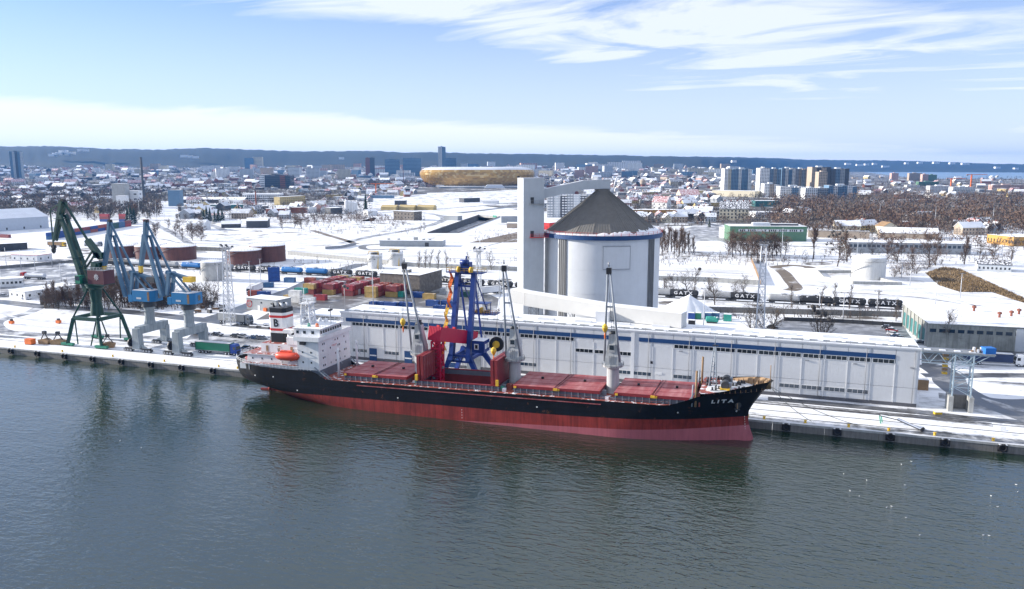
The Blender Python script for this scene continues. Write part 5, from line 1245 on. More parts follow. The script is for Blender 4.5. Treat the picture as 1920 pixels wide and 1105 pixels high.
for lab, x, y, k in (('dark blue car at the left end of the quay car row', 371, 627, 'car_blue'), ('grey car second from left in the quay car row', 383, 628, 'car_grey'), ('lone dark grey car third in the quay car row', 408, 630, 'car_dark'), ('dark car fourth from left in the quay car row', 443, 633, 'car_dark'), ('silver grey car fifth from left in the quay car row', 456, 634, 'car_grey'), ('dark blue car sixth from left in the quay car row', 479, 636, 'car_blue'), ('grey car seventh from left in the quay car row', 492, 637, 'car_grey'), ('white car beside the ship funnel on the quay', 517, 640, 'car_white'), ('blue-grey car just right of the green lorry', 464, 656, 'car_blue'), ('dark car second right of the green lorry', 479, 658, 'car_dark')):
    p = G(x, y); car(lab, (p.x, p.y, 0.06), math.radians(random.uniform(-8, 12)), k, gq)
gq = 'cars parked behind the warehouse'
for lab, x, y, k in (('black car farthest back in the car park behind the warehouse', 1664, 617, 'car_dark'), ('dark red car second in the car park behind the warehouse', 1672, 622, 'car_red'), ('white car third in the car park behind the warehouse', 1674, 629, 'car_white'), ('dark blue car fourth in the car park behind the warehouse', 1682, 634, 'car_blue'), ('black car nearest in the car park behind the warehouse', 1690, 638, 'car_dark'), ('dark car near the left corner of the old workshop', 1728, 646, 'car_dark'), ('dark car beside the snowy kerb at the lattice mast', 1448, 617, 'car_dark')):
    p = G(x, y); car(lab, (p.x, p.y, 0.08), math.radians(random.uniform(-20, 5)), k, gq)
for lab, x, y, k in (('grey snow-covered car at the left picture edge', 8, 557, 'car_grey'), ('white car behind the small white office', 50, 562, 'car_white')):
    p = G(x, y); car(lab, (p.x, p.y, 0.08), 0.2, k, 'cars by the left offices')
# small yard gear on the left quay
def gear(name, label, cat, loc, parts, rz=0.0):
    e = thing(name, label, cat, loc, rz)
    for n_, b in parts: b.build(n_, e)
p = G(57, 646); gear('grab_bucket', 'orange box container on the quay left of the green crane', 'container', (p.x, p.y, 0.05), [('box', MB().box(-1.5, 1.5, -1, 1, 0.2, 2.0, 'orange')), ('skid', MB().box(-1.6, 1.6, -0.8, 0.8, 0, 0.2, 'steel_dk'))])
gi = 0
for x, y, s_, lab in ((85, 645, 1.0, 'rusty clamshell grab standing left of the green crane'), (110, 646, 1.1, 'dark clamshell grab leaning near the green crane foot'), (203, 652, 1.0, 'rusty brown grab between the green and blue cranes')):
    p = G(x, y); b = MB(); b.extr([(-2.0 * s_, 0), (2.0 * s_, 0), (2.4 * s_, 1.4), (0.4, 2.0), (-2.4 * s_, 1.4)], -1, 1, 'rust_tan')
    b2 = MB(); b2.bar((-1.8, 0, 1.4), (0, 0, 4.0), 0.25, 'steel_dk'); b2.bar((1.8, 0, 1.4), (0, 0, 4.0), 0.25, 'steel_dk'); b2.box(-0.6, 0.6, -0.5, 0.5, 3.6, 4.6, 'steel_dk')
    gear('grab_bucket', lab, 'grab', (p.x, p.y, 0.05), [('jaw', b), ('frame', b2)], 0.3 * gi); gi += 1
for x, y, lab in ((110, 607, 'small orange machine on the snow inside the loop road'), (22, 608, 'orange barrel standing in the snow by the loop road')):
    p = G(x, y); gear('snow_machine', lab, 'machine', (p.x, p.y, 0.05), [('body', MB().box(-0.9, 0.9, -0.6, 0.6, 0.2, 1.3, 'orange')), ('engine', MB().box(-0.4, 0.5, -0.4, 0.4, 1.3, 2.0, 'steel_dk'))])
for j, (x, y, n_) in enumerate(((487, 616, 4), (500, 613, 4), (510, 618, 3))):
    p = G(x, y)
    for q in range(n_):
        tag(MB().box(-1.6, 1.6, -0.6, 0.6, 0, 0.9, 'concrete_dk', top='snow').build('concrete_block', None, (p.x - 3 + q * 2.2, p.y + q * 1.5, 0.05)), 'snow-topped dark concrete block, %s from the left in the %s row by the ship funnel' % (ORD(q), ('front', 'back', 'short')[j]), 'block', 'concrete blocks by the ship stern')
random.seed(31)
for q in range(14):
    p = G(random.uniform(360, 420), random.uniform(566, 588))
    tag(MB().box(-1.3, 1.3, -0.5, 0.5, 0, random.uniform(0.8, 1.8), random.choice(['concrete_dk', 'steel_dk', 'wood']), top='snow').build('timber_stack', None, (p.x, p.y, 0.03), random.uniform(-0.6, 0.6)), 'snow-covered dark stack of material beside the right blue crane cabin', 'stack', 'material stacks behind the blue crane')
# lattice flood-light masts
def mast(label, x, y, h, w=3.2, key='steel_lt'):
    p = G(x, y); e = thing('floodlight_mast', label, 'mast', (p.x, p.y, 0)); b = MB(); lattice(b, 0, 0, 0, h, w, w * 0.55, key, 9, 0.30, 0.17); b.build('lattice_shaft', e)
    MB().box(-1.6, 1.6, -1.6, 1.6, h, h + 0.2, 'steel').build('lamp_platform', e)
    for q in range(5): MB().box(-0.35, 0.35, -0.3, 0.3, 0, 0.6, 'steel_dk').build('floodlight', e, (-2.4 + q * 1.2, -1.2 if q % 2 else 1.0, h + 0.9 + (q % 2) * 0.7))
    b = MB(); rail(b, [(-1.6, -1.6, h + 0.2), (1.6, -1.6, h + 0.2), (1.6, 1.6, h + 0.2), (-1.6, 1.6, h + 0.2), (-1.6, -1.6, h + 0.2)], 1.0, 'steel', 0.08); b.build('platform_railing', e)
    MB().box(-2.2, 2.2, -2.2, 2.2, 0, 0.5, 'concrete_lt', top='snow').build('base_slab', e)
mast('white lattice floodlight mast on the quay behind the right blue crane', 431, 610, 30)
mast('pale lattice floodlight mast behind the warehouse at right', 1424, 634, 34, 3.0)
mast('slim lattice floodlight mast behind the ship loader', 898, 592, 27, 2.2)
def pole(label, x, y, h, grp, arm=True):
    p = G(x, y); e = thing('lamp_post', label, 'lamp post', (p.x, p.y, 0), 0, grp)
    MB().cyl((0, 0, 0), (0, 0, h), 0.2, 'steel_lt', r1=0.11, n=8).build('pole', e)
    if arm:
        b = MB(); b.bar((-1.4, 0, h), (1.4, 0, h), 0.14, 'steel'); b.build('cross_arm', e)
        for q in (-1.2, 1.2): MB().box(q - 0.35, q + 0.35, -0.2, 0.2, h - 0.1, h + 0.15, 'steel_dk').build('lamp_head', e)
for lab, x, y, h in (('tall lamp post left of the dark round tanks', 470, 556, 17), ('lamp post beside the brown round tank', 490, 545, 16), ('lamp post in front of the yellow containers', 700, 580, 22), ('lamp post in front of the elevator tower', 936, 560, 17), ('lamp post right of the snow heap', 1319, 612, 15), ('lamp post in front of the dark tank wagons', 1536, 580, 9), ('lamp post at the last tank wagon', 1644, 585, 9), ('lamp post right of the last tank wagon', 1752, 588, 14), ('lamp post before the white round tank', 1690, 522, 10), ('lamp post by the bund of the white tank', 1706, 535, 10), ('lamp post in the wide snow field at right', 1800, 560, 12), ('lamp post at the car park behind the warehouse', 1580, 604, 12), ('lamp post left of the white lorry road', 410, 548, 14), ('lamp post among the left offices', 115, 528, 10)):
    pole(lab, x, y, h, 'lamp posts across the port')
for i, (x, y) in enumerate(((12, 500), (40, 505), (66, 507), (98, 500), (262, 411), (293, 411), (308, 409), (900, 500), (1255, 500), (1465, 490), (1860, 430), (1752, 427), (1648, 420))):
    pole('thin distant light pole, %s from the left among the far poles' % ORD(i), x, y, 12 if i < 4 else 22, 'far light poles', False)
# ================================================================== containers
CC = {'maroon': (0.20, 0.035, 0.04), 'rust-red': (0.32, 0.075, 0.05), 'ochre': (0.42, 0.28, 0.09), 'blue': (0.012, 0.06, 0.24), 'teal': (0.03, 0.30, 0.24), 'grey': (0.42, 0.44, 0.45), 'dark green': (0.02, 0.08, 0.07), 'white': (0.68, 0.68, 0.66), 'red': (0.33, 0.03, 0.045), 'steel blue': (0.05, 0.13, 0.26)}
for k, rgb in CC.items(): mat('ct_' + k, rgb, rough=0.55, var=0.3, scale=0.6, ribs=('X', 1.1, 0.03), rust=0.14, snow=0.16)
cm = {}
def container(label, loc, rz, col, L=6.06, group=None, W=2.44, H=2.6):
    kk = (col, L)
    if kk not in cm:
        b = MB().box(0.06, L - 0.06, 0.05, W - 0.05, 0.12, H - 0.06, 'ct_' + col).mesh('body')
        f = MB()
        for x in (0, L - 0.14):
            for y in (0, W - 0.14): f.box(x, x + 0.14, y, y + 0.14, 0, H, 'ct_' + col)
        for y in (0, W - 0.1):
            for z in (0, H - 0.12): f.box(0.14, L - 0.14, y, y + 0.1, z, z + 0.12, 'ct_' + col)
        d = MB()
        for y0, y1 in ((0.12, W / 2 - 0.02), (W / 2 + 0.02, W - 0.12)):
            d.box(L - 0.03, L + 0.02, y0, y1, 0.15, H - 0.15, 'ct_' + col)
            d.box(L + 0.02, L + 0.06, (y0 + y1) / 2 - 0.03, (y0 + y1) / 2 + 0.03, 0.15, H - 0.15, 'steel')
        cm[kk] = (b, f.mesh('corner_frame'), d.mesh('door'))
    e = thing('shipping_container', label, 'container', loc, rz, group)
    for n_, m_ in zip(('body', 'corner_frame', 'door'), cm[kk]): ob(n_, m_, e)
    return e
random.seed(17)
cols = ['maroon', 'maroon', 'rust-red', 'maroon', 'maroon', 'red', 'rust-red', 'ochre', 'rust-red', 'grey', 'maroon']
rowsC = [('leftmost', 568, 552, 14, 'ochre', 'maroon'), ('second', 604, 553, 12, 'maroon', 'ochre'), ('third', 641, 555, 11, 'red', 'maroon'), ('fourth', 684, 558, 7, 'ochre', 'ochre'), ('fifth', 722, 557, 4, 'maroon', 'ochre')]
for rn, x, y, n, c1, c0 in rowsC:
    p = G(x, y)
    for j in range(n):
        for lv in range(2):
            if lv == 1 and j > 2 and random.random() < 0.12: continue
            col = (c0, c1)[lv] if j == 0 else random.choice(cols)
            container('%s container, %s level, %s from the front in the %s yard row' % (col, 'upper' if lv else 'ground', ORD(j), rn), (p.x + random.uniform(-0.15, 0.15), p.y + j * 2.62, 0.05 + lv * 2.62), math.radians(random.uniform(-1, 1)), col, group='containers stacked in the yard')
for lab, x, y, col, z, L, rz in (
    ('single red container at ground level between the yard rows', 671, 551, 'red', 0, 6.06, 0), ('upper red container behind the first deck crane jib', 738, 554, 'red', 2.62, 6.06, 0), ('teal green container under a red one in the yard', 735, 557, 'teal', 0, 6.06, 0),
    ('grey container lying on a dark one in the yard', 676, 545, 'grey', 2.62, 6.06, 0), ('dark blue container below the grey one in the yard', 676, 545, 'blue', 0, 6.06, 0),
    ('narrow blue container at the left end of the blue front row', 692, 577, 'blue', 0, 2.99, 0), ('blue container second in the blue front row', 706, 577, 'blue', 0, 2.99, 0), ('long blue container third in the blue front row', 718, 578, 'blue', 0, 6.06, 0), ('blue container fourth in the blue front row', 746, 578, 'blue', 0, 6.06, 0),
    ('blue container right of the first deck crane jib', 798, 574, 'blue', 0, 6.06, 0), ('blue container beside the loader stairs', 826, 575, 'blue', 0, 6.06, 0), ('low blue container half hidden by the warehouse roof', 812, 584, 'blue', 0, 6.06, 0),
    ('ochre container with dark patch in front of the stone store', 792, 561, 'ochre', 0, 6.06, 0), ('dark green container with snowy roof right of the stone store', 793, 543, 'dark green', 0, 6.06, 0), ('blue container between the teal and ochre ones', 770, 558, 'blue', 0, 6.06, 0),
    ('upper white container behind the ship loader', 836, 556, 'white', 2.62, 6.06, 0), ('lower white container behind the ship loader', 838, 557, 'white', 0, 6.06, 0), ('grey container behind the white pair', 824, 551, 'grey', 0, 6.06, 0), ('dark green container right of the white pair', 862, 557, 'dark green', 0, 6.06, 0),
    ('upper white container right of the grey shed', 541, 566, 'white', 2.62, 6.06, 0), ('lower white container right of the grey shed', 541, 567, 'white', 0, 6.06, 0), ('teal ended container behind the white pair by the shed', 552, 561, 'teal', 2.62, 6.06, 0), ('second lower white container by the ship mast', 566, 568, 'white', 0, 6.06, 0), ('ochre container left of the white pair', 531, 564, 'ochre', 0, 6.06, 0), ('dark red container behind the ship mast', 588, 563, 'red', 0, 6.06, 0),
    ('ochre container behind the tall lamp post', 468, 544, 'ochre', 0, 6.06, 0), ('upper dark blue container beside the lamp post', 503, 529, 'blue', 5.24, 6.06, 0.5), ('middle dark blue container beside the lamp post', 503, 529, 'blue', 2.62, 6.06, 0.5), ('lowest dark blue container beside the lamp post', 503, 529, 'blue', 0, 6.06, 0.5), ('steel blue container with snowy roof behind the ochre one', 490, 540, 'steel blue', 0, 6.06, 0.4),
    ('orange-red container behind the grey shed', 465, 556, 'rust-red', 0, 6.06, 0.5), ('blue container behind the grey shed', 482, 557, 'blue', 0, 6.06, 0.1), ('steel blue office container beside the yard road', 532, 530, 'steel blue', 0, 6.06, 0.1), ('rust-red container left of the yard rows', 570, 530, 'rust-red', 0, 6.06, 0)):
    p = G(x, y); container(lab, (p.x, p.y, 0.05 + z), rz + math.radians(random.uniform(-2, 2)), col, L, 'containers scattered in the yard')
# far row and stacks at the left
A0, A1 = G(92, 450), G(247, 424); d = (A1 - A0); nn_ = 11; ang = math.atan2(d.y, d.x)
c2 = ['steel blue', 'blue', 'rust-red', 'blue', 'steel blue', 'rust-red', 'blue', 'maroon', 'dark green', 'steel blue', 'red']; c3 = ['blue', 'blue', 'steel blue', 'rust-red', 'maroon', 'blue', 'rust-red', 'rust-red', 'dark green', 'steel blue', 'maroon']
for j in range(nn_):
    p = A0 + d * (j / nn_)
    for lv, cc in ((0, c2), (1, c3)):
        container('%s long container, %s level, %s from the left in the long far row' % (cc[j], 'upper' if lv else 'ground', ORD(j)), (p.x, p.y, 0.05 + lv * 2.95), ang, cc[j], d.length / nn_ - 0.5, 'long far container row', H=2.9)
for nme, x in (('left', 187), ('right', 223)):
    p = G(x, 416)
    for lv, cc in enumerate(('blue', 'maroon', 'red')):
        container('%s container, %s of the three-high %s stack beyond the long row' % (cc, ('lowest', 'middle', 'topmost')[lv], nme), (p.x, p.y, 0.05 + lv * 2.95), 0.05, cc, 12.2, 'three-high container stacks', H=2.9)
p = G(0, 446); container('maroon container at the left picture edge before the big hall', (p.x - 2, p.y, 0.05), 0, 'maroon', 12.2, 'containers at the left edge', H=2.9)
p = G(268, 416); container('orange-red container above the right blue crane tip', (p.x, p.y, 0.05), 0.1, 'rust-red', 6.06, 'containers at the left edge')
# ================================================================== railway tank wagons
for k, rgb in (('wg_black', (0.028, 0.03, 0.034)), ('wg_grey', (0.33, 0.34, 0.35)), ('wg_blue', (0.02, 0.16, 0.42)), ('wg_white', (0.55, 0.57, 0.58))): mat(k, rgb, rough=0.45, var=0.2, rust=0.06, snow=0.12)
gtx = text_mesh('G A T X', 2.1, 'white', 0.02, 0.05, 1.15)
wproto = {}
def railY(X): return 178 + 14 * sstep(-120, -230, X)
def wagon(label, px, key, letters):
    Y = 185
    for _ in range(4):
        X = GY(px, 520 if px < 700 else 565, Y).x; Y = railY(X)
    k = (key, letters)
    if k not in wproto:
        t_ = MB().lathe([(0.02, -7.0), (0.9, -6.85), (1.35, -6.4), (1.5, -5.9), (1.5, 5.9), (1.35, 6.4), (0.9, 6.85), (0.02, 7.0)], key, 20, c=(0, 0, 2.75), axis='X').mesh('tank')
        f = MB().box(-7.4, 7.4, -1.2, 1.2, 1.0, 1.3, 'steel_dk').box(-7.7, -7.4, -0.9, -0.5, 1.0, 1.4, 'steel_dk').box(7.4, 7.7, -0.9, -0.5, 1.0, 1.4, 'steel_dk').mesh('underframe')
        g = MB().box(-1.3, 1.3, -1.0, 1.0, 0.45, 0.95, 'steel_dk')
        for x in (-0.9, 0.9):
            for y in (-0.85, 0.85): g.cyl((x, y - 0.07, 0.46), (x, y + 0.07, 0.46), 0.46, 'steel', n=12)
        wl = MB().box(-1.2, 1.2, -0.6, 0.6, 4.25, 4.35, 'steel').lathe([(0.5, 4.1), (0.5, 4.6), (0.02, 4.7)], key, 10)
        rail(wl, [(-1.2, -0.6, 4.35), (1.2, -0.6, 4.35)], 0.8, 'steel', 0.06)
        wproto[k] = (t_, f, g.mesh('bogie'), wl.mesh('dome_walkway'))
    e = thing('tank_wagon', label, 'wagon', (X, Y, 0.55), math.atan2(railY(X + 5) - railY(X - 5), 10), 'tank wagons in the long train')
    t_, f, g, wl = wproto[k]
    t2 = ob('tank', t_, e); ob('underframe', f, e); ob('dome_walkway', wl, e)
    for x in (-5.2, 5.2): ob('bogie', g, e, (x, 0, 0))
    if letters:
        o = ob('lettering', gtx, t2, (0, -1.56, 2.75)); o.rotation_euler = (math.pi / 2, 0, 0)
WG = [(205, 'wg_black', 0), (233, 'wg_black', 0), (262, 'wg_white', 0), (290, 'wg_white', 0), (318, 'wg_grey', 0), (360, 'wg_blue', 0), (420, 'wg_grey', 0), (461, 'wg_black', 1), (505, 'wg_black', 1), (548, 'wg_blue', 0), (594, 'wg_blue', 0), (640, 'wg_black', 1), (687, 'wg_black', 1), (735, 'wg_black', 0), (785, 'wg_black', 1), (835, 'wg_black', 1), (886, 'wg_black', 1), (938, 'wg_black', 1), (990, 'wg_black', 1), (1232, 'wg_grey', 0), (1281, 'wg_black', 1), (1344, 'wg_grey', 0), (1396, 'wg_black', 1), (1470, 'wg_grey', 0), (1529, 'wg_black', 0), (1592, 'wg_black', 1), (1660, 'wg_black', 1)]
cn = {'wg_black': 'black', 'wg_grey': 'grey', 'wg_blue': 'blue', 'wg_white': 'pale'}; cnt = {}
for px, key, L_ in WG:
    side = 'right of the silo' if px > 1100 else 'left of the silo'; kk = (key, L_, side); cnt[kk] = cnt.get(kk, 0) + 1
    wagon('%s %s tank wagon %s, %s such from the left' % (cn[key], 'lettered' if L_ else 'plain', side, ORD(cnt[kk] - 1)), px, key, L_)
ballast = MB(); pts = [(X, railY(X)) for X in range(-520, 160, 10)]
vs = []
for X, Y in pts: vs += [(X, Y - 3.4, 0.02), (X, Y - 2.0, 0.5), (X, Y + 2.0, 0.5), (X, Y + 3.4, 0.02)]
ballast.add(vs, [(4 * i + j, 4 * i + 4 + j, 4 * i + 5 + j, 4 * i + 1 + j) for i in range(len(pts) - 1) for j in range(3)], 'snowthin'); setting(ballast.build('railway_bed'))
for dy in (-0.72, 0.72):
    b = MB()
    for (X, Y), (X2, Y2) in zip(pts, pts[1:]): b.bar((X, Y + dy, 0.56), (X2, Y2 + dy, 0.56), 0.1, 'steel_dk', h=0.14)
    setting(b.build('railway_rail'))
# ================================================================== fences
pm = {}
def fence(label, px, h, key='concrete', step=2.6, posts=True):
    pts = gp(*px); e = thing('fence', label, 'fence', pts[0])
    kk = (h, key, step)
    if kk not in pm:
        pm[kk] = MB().box(0.06, step - 0.06, -0.05, 0.05, 0.05, h, key, top='snowthin').mesh('fence_panel'), MB().box(-0.09, 0.09, -0.1, 0.1, 0, h + 0.12, key).mesh('fence_post')
    n_ = 0
    for a, c2_ in zip(pts, pts[1:]):
        L_ = (c2_ - a).length; k = max(1, round(L_ / step)); ang = math.atan2(c2_.y - a.y, c2_.x - a.x)
        for j in range(k):
            n_ += 1
            if n_ > 150: break
            p = a.lerp(c2_, j / k) - pts[0]; o = ob('fence_panel', pm[kk][0], e, p, ang); o.scale.x = L_ / k / step; ob('fence_post', pm[kk][1], e, p, ang)
    return e
fence('grey concrete fence under the tank wagons right of the silo', [(1318, 585), (1500, 590), (1690, 595)], 2.4, step=3.2)
fence('grey concrete fence along the snow field behind the old workshop', [(1700, 596), (1800, 604), (1990, 616)], 2.4, step=3.2)
fence('pale concrete fence across the snow field right of the silo', [(1232, 526), (1330, 529), (1425, 535)], 2.6, 'concrete_lt', step=3.4)
fence('pale concrete fence across the snow field left of the silo', [(540, 478), (640, 487), (780, 501), (985, 509)], 2.6, 'concrete_lt', step=3.4)
fence('short concrete fence running up the snow field beside the tall mast', [(1409, 490), (1418, 512), (1426, 535)], 2.4, 'rust_tan', step=3.4)
fence('grey wall behind the brown round tanks', [(360, 470), (420, 472), (475, 473)], 3.0, step=4)
fence('dark mesh fence at the foot of the far field', [(610, 468), (640, 466), (668, 460)], 2.2, 'steel', step=4)
fence('dark mesh fence along the car park behind the warehouse', [(1470, 602), (1580, 606), (1692, 613)], 1.6, 'steel_dk', step=3.4)
fence('grey wall along the left service road', [(-40, 508), (60, 500), (150, 492)], 2.0, step=4)
fence('concrete wall behind the bushes left of the cranes', [(76, 572), (130, 563), (200, 540), (245, 520)], 4.2, 'concrete', step=4)
# ================================================================== storage tanks
mat('tank_brown', (0.14, 0.055, 0.045), rough=0.6, var=0.3, scale=0.25, streak=0.4, rust=0.15); mat('tank_white', (0.62, 0.62, 0.60), rough=0.5, var=0.08, streak=0.2)
def tank(label, xl, xr, yb, h, key, roof='snow', name='storage_tank'):
    pl, pr = G(xl, yb - 5), G(xr, yb - 5); r = (pr - pl).length / 2; c2_ = (pl + pr) / 2
    e = thing(name, label, 'tank', (c2_.x, c2_.y, 0))
    MB().lathe([(r, 0), (r, h)], key, 48).build('shell', e); MB().lathe([(r + 0.05, h - 0.1), (r + 0.12, h + 0.3), (r * 0.6, h + r * 0.06 + 0.3), (0.02, h + r * 0.1 + 0.3)], roof, 48).build('roof', e)
    b = MB(); b.lathe([(r + 0.04, h * 0.82), (r + 0.22, h * 0.83), (r + 0.04, h * 0.84)], 'steel_dk' if key == 'tank_brown' else 'concrete_lt', 48); b.build('wind_girder', e)
    b = MB()
    for i in range(26):
        a0, a1 = math.pi * (0.9 + 0.75 * i / 26), math.pi * (0.9 + 0.75 * (i + 1) / 26); b.bar(((r + 0.5) * math.cos(a0), (r + 0.5) * math.sin(a0), h * i / 26), ((r + 0.5) * math.cos(a1), (r + 0.5) * math.sin(a1), h * (i + 1) / 26), 0.5, 'steel', h=0.12)
    b.build('spiral_stair', e)
    b = MB()
    for i in range(36):
        a0, a1 = 2 * math.pi * i / 36, 2 * math.pi * (i + 1) / 36; p_, q_ = Vector((r * math.cos(a0), r * math.sin(a0), h + 0.3)), Vector((r * math.cos(a1), r * math.sin(a1), h + 0.3)); b.bar(p_, p_ + Vector((0, 0, 1)), 0.08, 'steel'); b.bar(p_ + Vector((0, 0, 1)), q_ + Vector((0, 0, 1)), 0.08, 'steel')
    b.build('edge_railing', e)
    return e
tank('brown round storage tank with snowy roof right of the blue cranes', 305, 367, 491, 9.0, 'tank_brown')
tank('brown round storage tank behind the right blue crane jib', 256, 312, 489, 8.6, 'tank_brown')
tank('brown round storage tank behind the middle crane jib', 204, 258, 487, 8.2, 'tank_brown')
tank('nearest brown round storage tank behind the lettered wagons', 427, 490, 500, 9.2, 'tank_brown')
tank('tallest dark brown round storage tank behind the nearest one', 470, 535, 494, 10.5, 'tank_brown')
tank('small pale grey round tank behind the bare bush', 379, 420, 530, 10.2, 'concrete_lt')
tank('big white round tank in its bund at right', 1598, 1657, 527, 12.0, 'tank_white')
for lab, x0, x1, yb in (('left of two white tanks with yellow pipes behind the yard', 690, 717, 508), ('right of two white tanks with yellow pipes behind the yard', 729, 756, 503)):
    e = tank(lab, x0, x1, yb, 8.0, 'tank_white'); b = MB(); b.bar((-3, -2, 9), (-3, -2, 10.6), 0.3, 'yellow'); b.bar((-3, -2, 10.6), (3.4, -2, 10.6), 0.4, 'yellow'); b.bar((3.4, -2, 10.6), (3.6, -3.2, 0), 0.4, 'yellow'); b.build('yellow_pipe', e); MB().lathe([(2.6, 8.4), (2.6, 9.6), (0.1, 9.9)], 'steel_dk', 20).build('top_house', e)
bd = thing('bund_wall', 'low snowy bund wall around the white round tank', 'wall'); q = gp((1533, 512), (1597, 512), (1665, 530), (1690, 535), (1600, 533), (1545, 524))
for i in range(6):
    a, c2_ = q[i], q[(i + 1) % 6]; MB().bar(a + Vector((0, 0, 0.8)), c2_ + Vector((0, 0, 0.8)), 0.6, 'concrete_lt', h=1.6).build('wall_segment', bd)
# ================================================================== port buildings
mat('stone', (0.17, 0.15, 0.13), rough=0.9, var=0.6, scale=0.5, bump=0.1); mat('shed_grey', (0.35, 0.37, 0.38), rough=0.5, var=0.1, ribs=('X', 1.5, 0.02)); mat('teal_wall', (0.05, 0.17, 0.17), rough=0.6, var=0.3); mat('cream', (0.62, 0.56, 0.42), rough=0.7, var=0.1); mat('oldwall', (0.33, 0.34, 0.31), rough=0.8, var=0.35, scale=0.3, streak=0.4); mat('hall_wall', (0.5, 0.54, 0.58), rough=0.5, var=0.08)
mat('green_wall', (0.10, 0.20, 0.125), rough=0.6, var=0.12, scale=0.1); mat('orange_wall', (0.50, 0.27, 0.06), rough=0.6, var=0.1); mat('yellow_wall', (0.50, 0.39, 0.18), rough=0.6, var=0.1); mat('grey_wall', (0.3, 0.32, 0.34), rough=0.7, var=0.15); mat('dark_wall', (0.07, 0.075, 0.085), rough=0.7, var=0.25); mat('red_roof', (0.28, 0.05, 0.04), rough=0.7, var=0.25, scale=0.3, snow=0.35); mat('brick', (0.24, 0.09, 0.06), rough=0.8, var=0.25); mat('tan_wall', (0.42, 0.34, 0.26), rough=0.7, var=0.15); mat('blue_wall', (0.13, 0.22, 0.32), rough=0.5, var=0.15); mat('pale_wall', (0.55, 0.58, 0.6), rough=0.6, var=0.1); mat('pink_wall', (0.55, 0.36, 0.3), rough=0.7, var=0.1); mat('dark_roof', (0.05, 0.05, 0.055), rough=0.8, var=0.3, snow=0.35)
def building(label, L_, R_, h, depth, wall='whitewall', roof='roofsnow', gable=None, name='building', wins=None, door=None, trim=None, cat='building', wcol='glass', parapet=0.25, group=None, merge=None):
    a, c2_ = G(*L_), G(*R_); w = (c2_ - a).length; ang = math.atan2(c2_.y - a.y, c2_.x - a.x)
    e = thing(name, label, cat, (a.x, a.y, 0), ang, group)
    MB().box(0, w, 0, depth, 0, h, wall).build('wall', e)
    if gable: MB().gable(0, w, 0, depth, h, gable, roof, wall).build('roof', e)
    elif gable is None: MB().box(-0.25, w + 0.25, -0.25, depth + 0.25, h, h + parapet, trim or wall, top=roof).build('roof', e)
    if wins:
        for (rows_, cols_, ww, hh, z0, z1) in wins:
            wm_ = MB().box(-ww / 2, ww / 2, -0.05, 0.03, 0, hh, wcol); wm_ = wm_.mesh('window')
            ws_ = MB().box(0, 0.05, -ww / 2, ww / 2, 0, hh, wcol).mesh('window')
            big = pxm((a + c2_) / 2) * ww >= 4.5 and merge is None
            jm = MB()
            for r in range(rows_):
                z = z0 + (z1 - z0) * (r / max(rows_ - 1, 1))
                for k in range(cols_):
                    x = w * (k + 0.5) / cols_
                    if big: ob('window', wm_, e, (x, 0, z))
                    else: jm.box(x - ww / 2, x + ww / 2, -0.06, 0.02, z, z + hh, wcol)
                nd = max(1, int(depth / (w / cols_)))
                for k in range(nd):
                    y = depth * (k + 0.5) / nd
                    if big: ob('window', ws_, e, (w, y, z))
                    else: jm.box(w - 0.02, w + 0.06, y - ww / 2, y + ww / 2, z, z + hh, wcol)
            if not big: setting(jm.build('windows', e), 'stuff')
    if door: MB().box(door[0], door[0] + door[1], -0.09, 0.02, 0.02, door[2], door[3]).build('door', e)
    return e
e = building('old soot-stained stone store with flat snowy roof behind the yard', (713, 548), (787, 553), 9.4, 24, 'stone', name='stone_store'); MB().box(9, 13, 6, 9, 9.65, 11.2, 'concrete_dk', top='snow').build('roof_hatch', e)
e = building('grey metal shed with a red ring sign left of the ship', (463, 580), (519, 586), 5.0, 9, 'shed_grey', 'snow', name='metal_shed', wins=[(1, 3, 0.8, 0.7, 3.2, 3.2)], door=(6.5, 1.3, 2.2, 'white'))
b = MB()
for q in range(24):
    a0, a1 = 2 * math.pi * q / 24, 2 * math.pi * (q + 1) / 24; b.bar((1.6 + 1.5 * math.cos(a0), -0.06, 2.7 + 1.5 * math.sin(a0)), (1.6 + 1.5 * math.cos(a1), -0.06, 2.7 + 1.5 * math.sin(a1)), 0.06, 'red', h=0.25)
for z in (2.0, 2.7, 3.4): b.box(0.8, 1.9, -0.09, -0.03, z, z + 0.22, 'red')
b.build('ring_sign', e); MB().box(10.4, 12.0, -0.9, -0.1, 0.05, 1.5, 'orange').build('skip_bin', e)
building('small white building with red roof edge at far left', (22, 490), (70, 492), 4.4, 12, 'whitewall', 'snow', trim='red', name='office_building', wins=[(1, 4, 1.0, 1.2, 1.5, 1.5)])
building('low white office at the left edge above the service road', (-30, 541), (43, 537), 4.2, 8, 'whitewall', 'snow', name='office_building', wins=[(1, 9, 1.1, 1.2, 1.6, 1.6)])
e = building('flat white gatehouse near the loop road', (18, 559), (48, 563), 3.8, 26, 'whitewall', 'snow', name='gatehouse', wins=[(1, 3, 1.0, 1.1, 1.4, 1.4)])
building('open vehicle shed with flat roof at the left edge', (-20, 472), (52, 468), 5.0, 10, 'steel_dk', 'snow', name='vehicle_shed')
building('big white storage hall with snowy gable roof at the left edge', (-110, 442), (92, 428), 12.0, 44, 'hall_wall', 'roofsnow', gable=8.0, name='storage_hall', wins=[(1, 6, 1.4, 2.2, 1.0, 1.0)], cat='hall')
e = building('long low grey pump house with snowy roof above the far field', (712, 462), (830, 463), 4.4, 14, 'shed_grey', 'snow', name='pump_house', door=(36, 3.0, 3.2, 'steel_dk'))
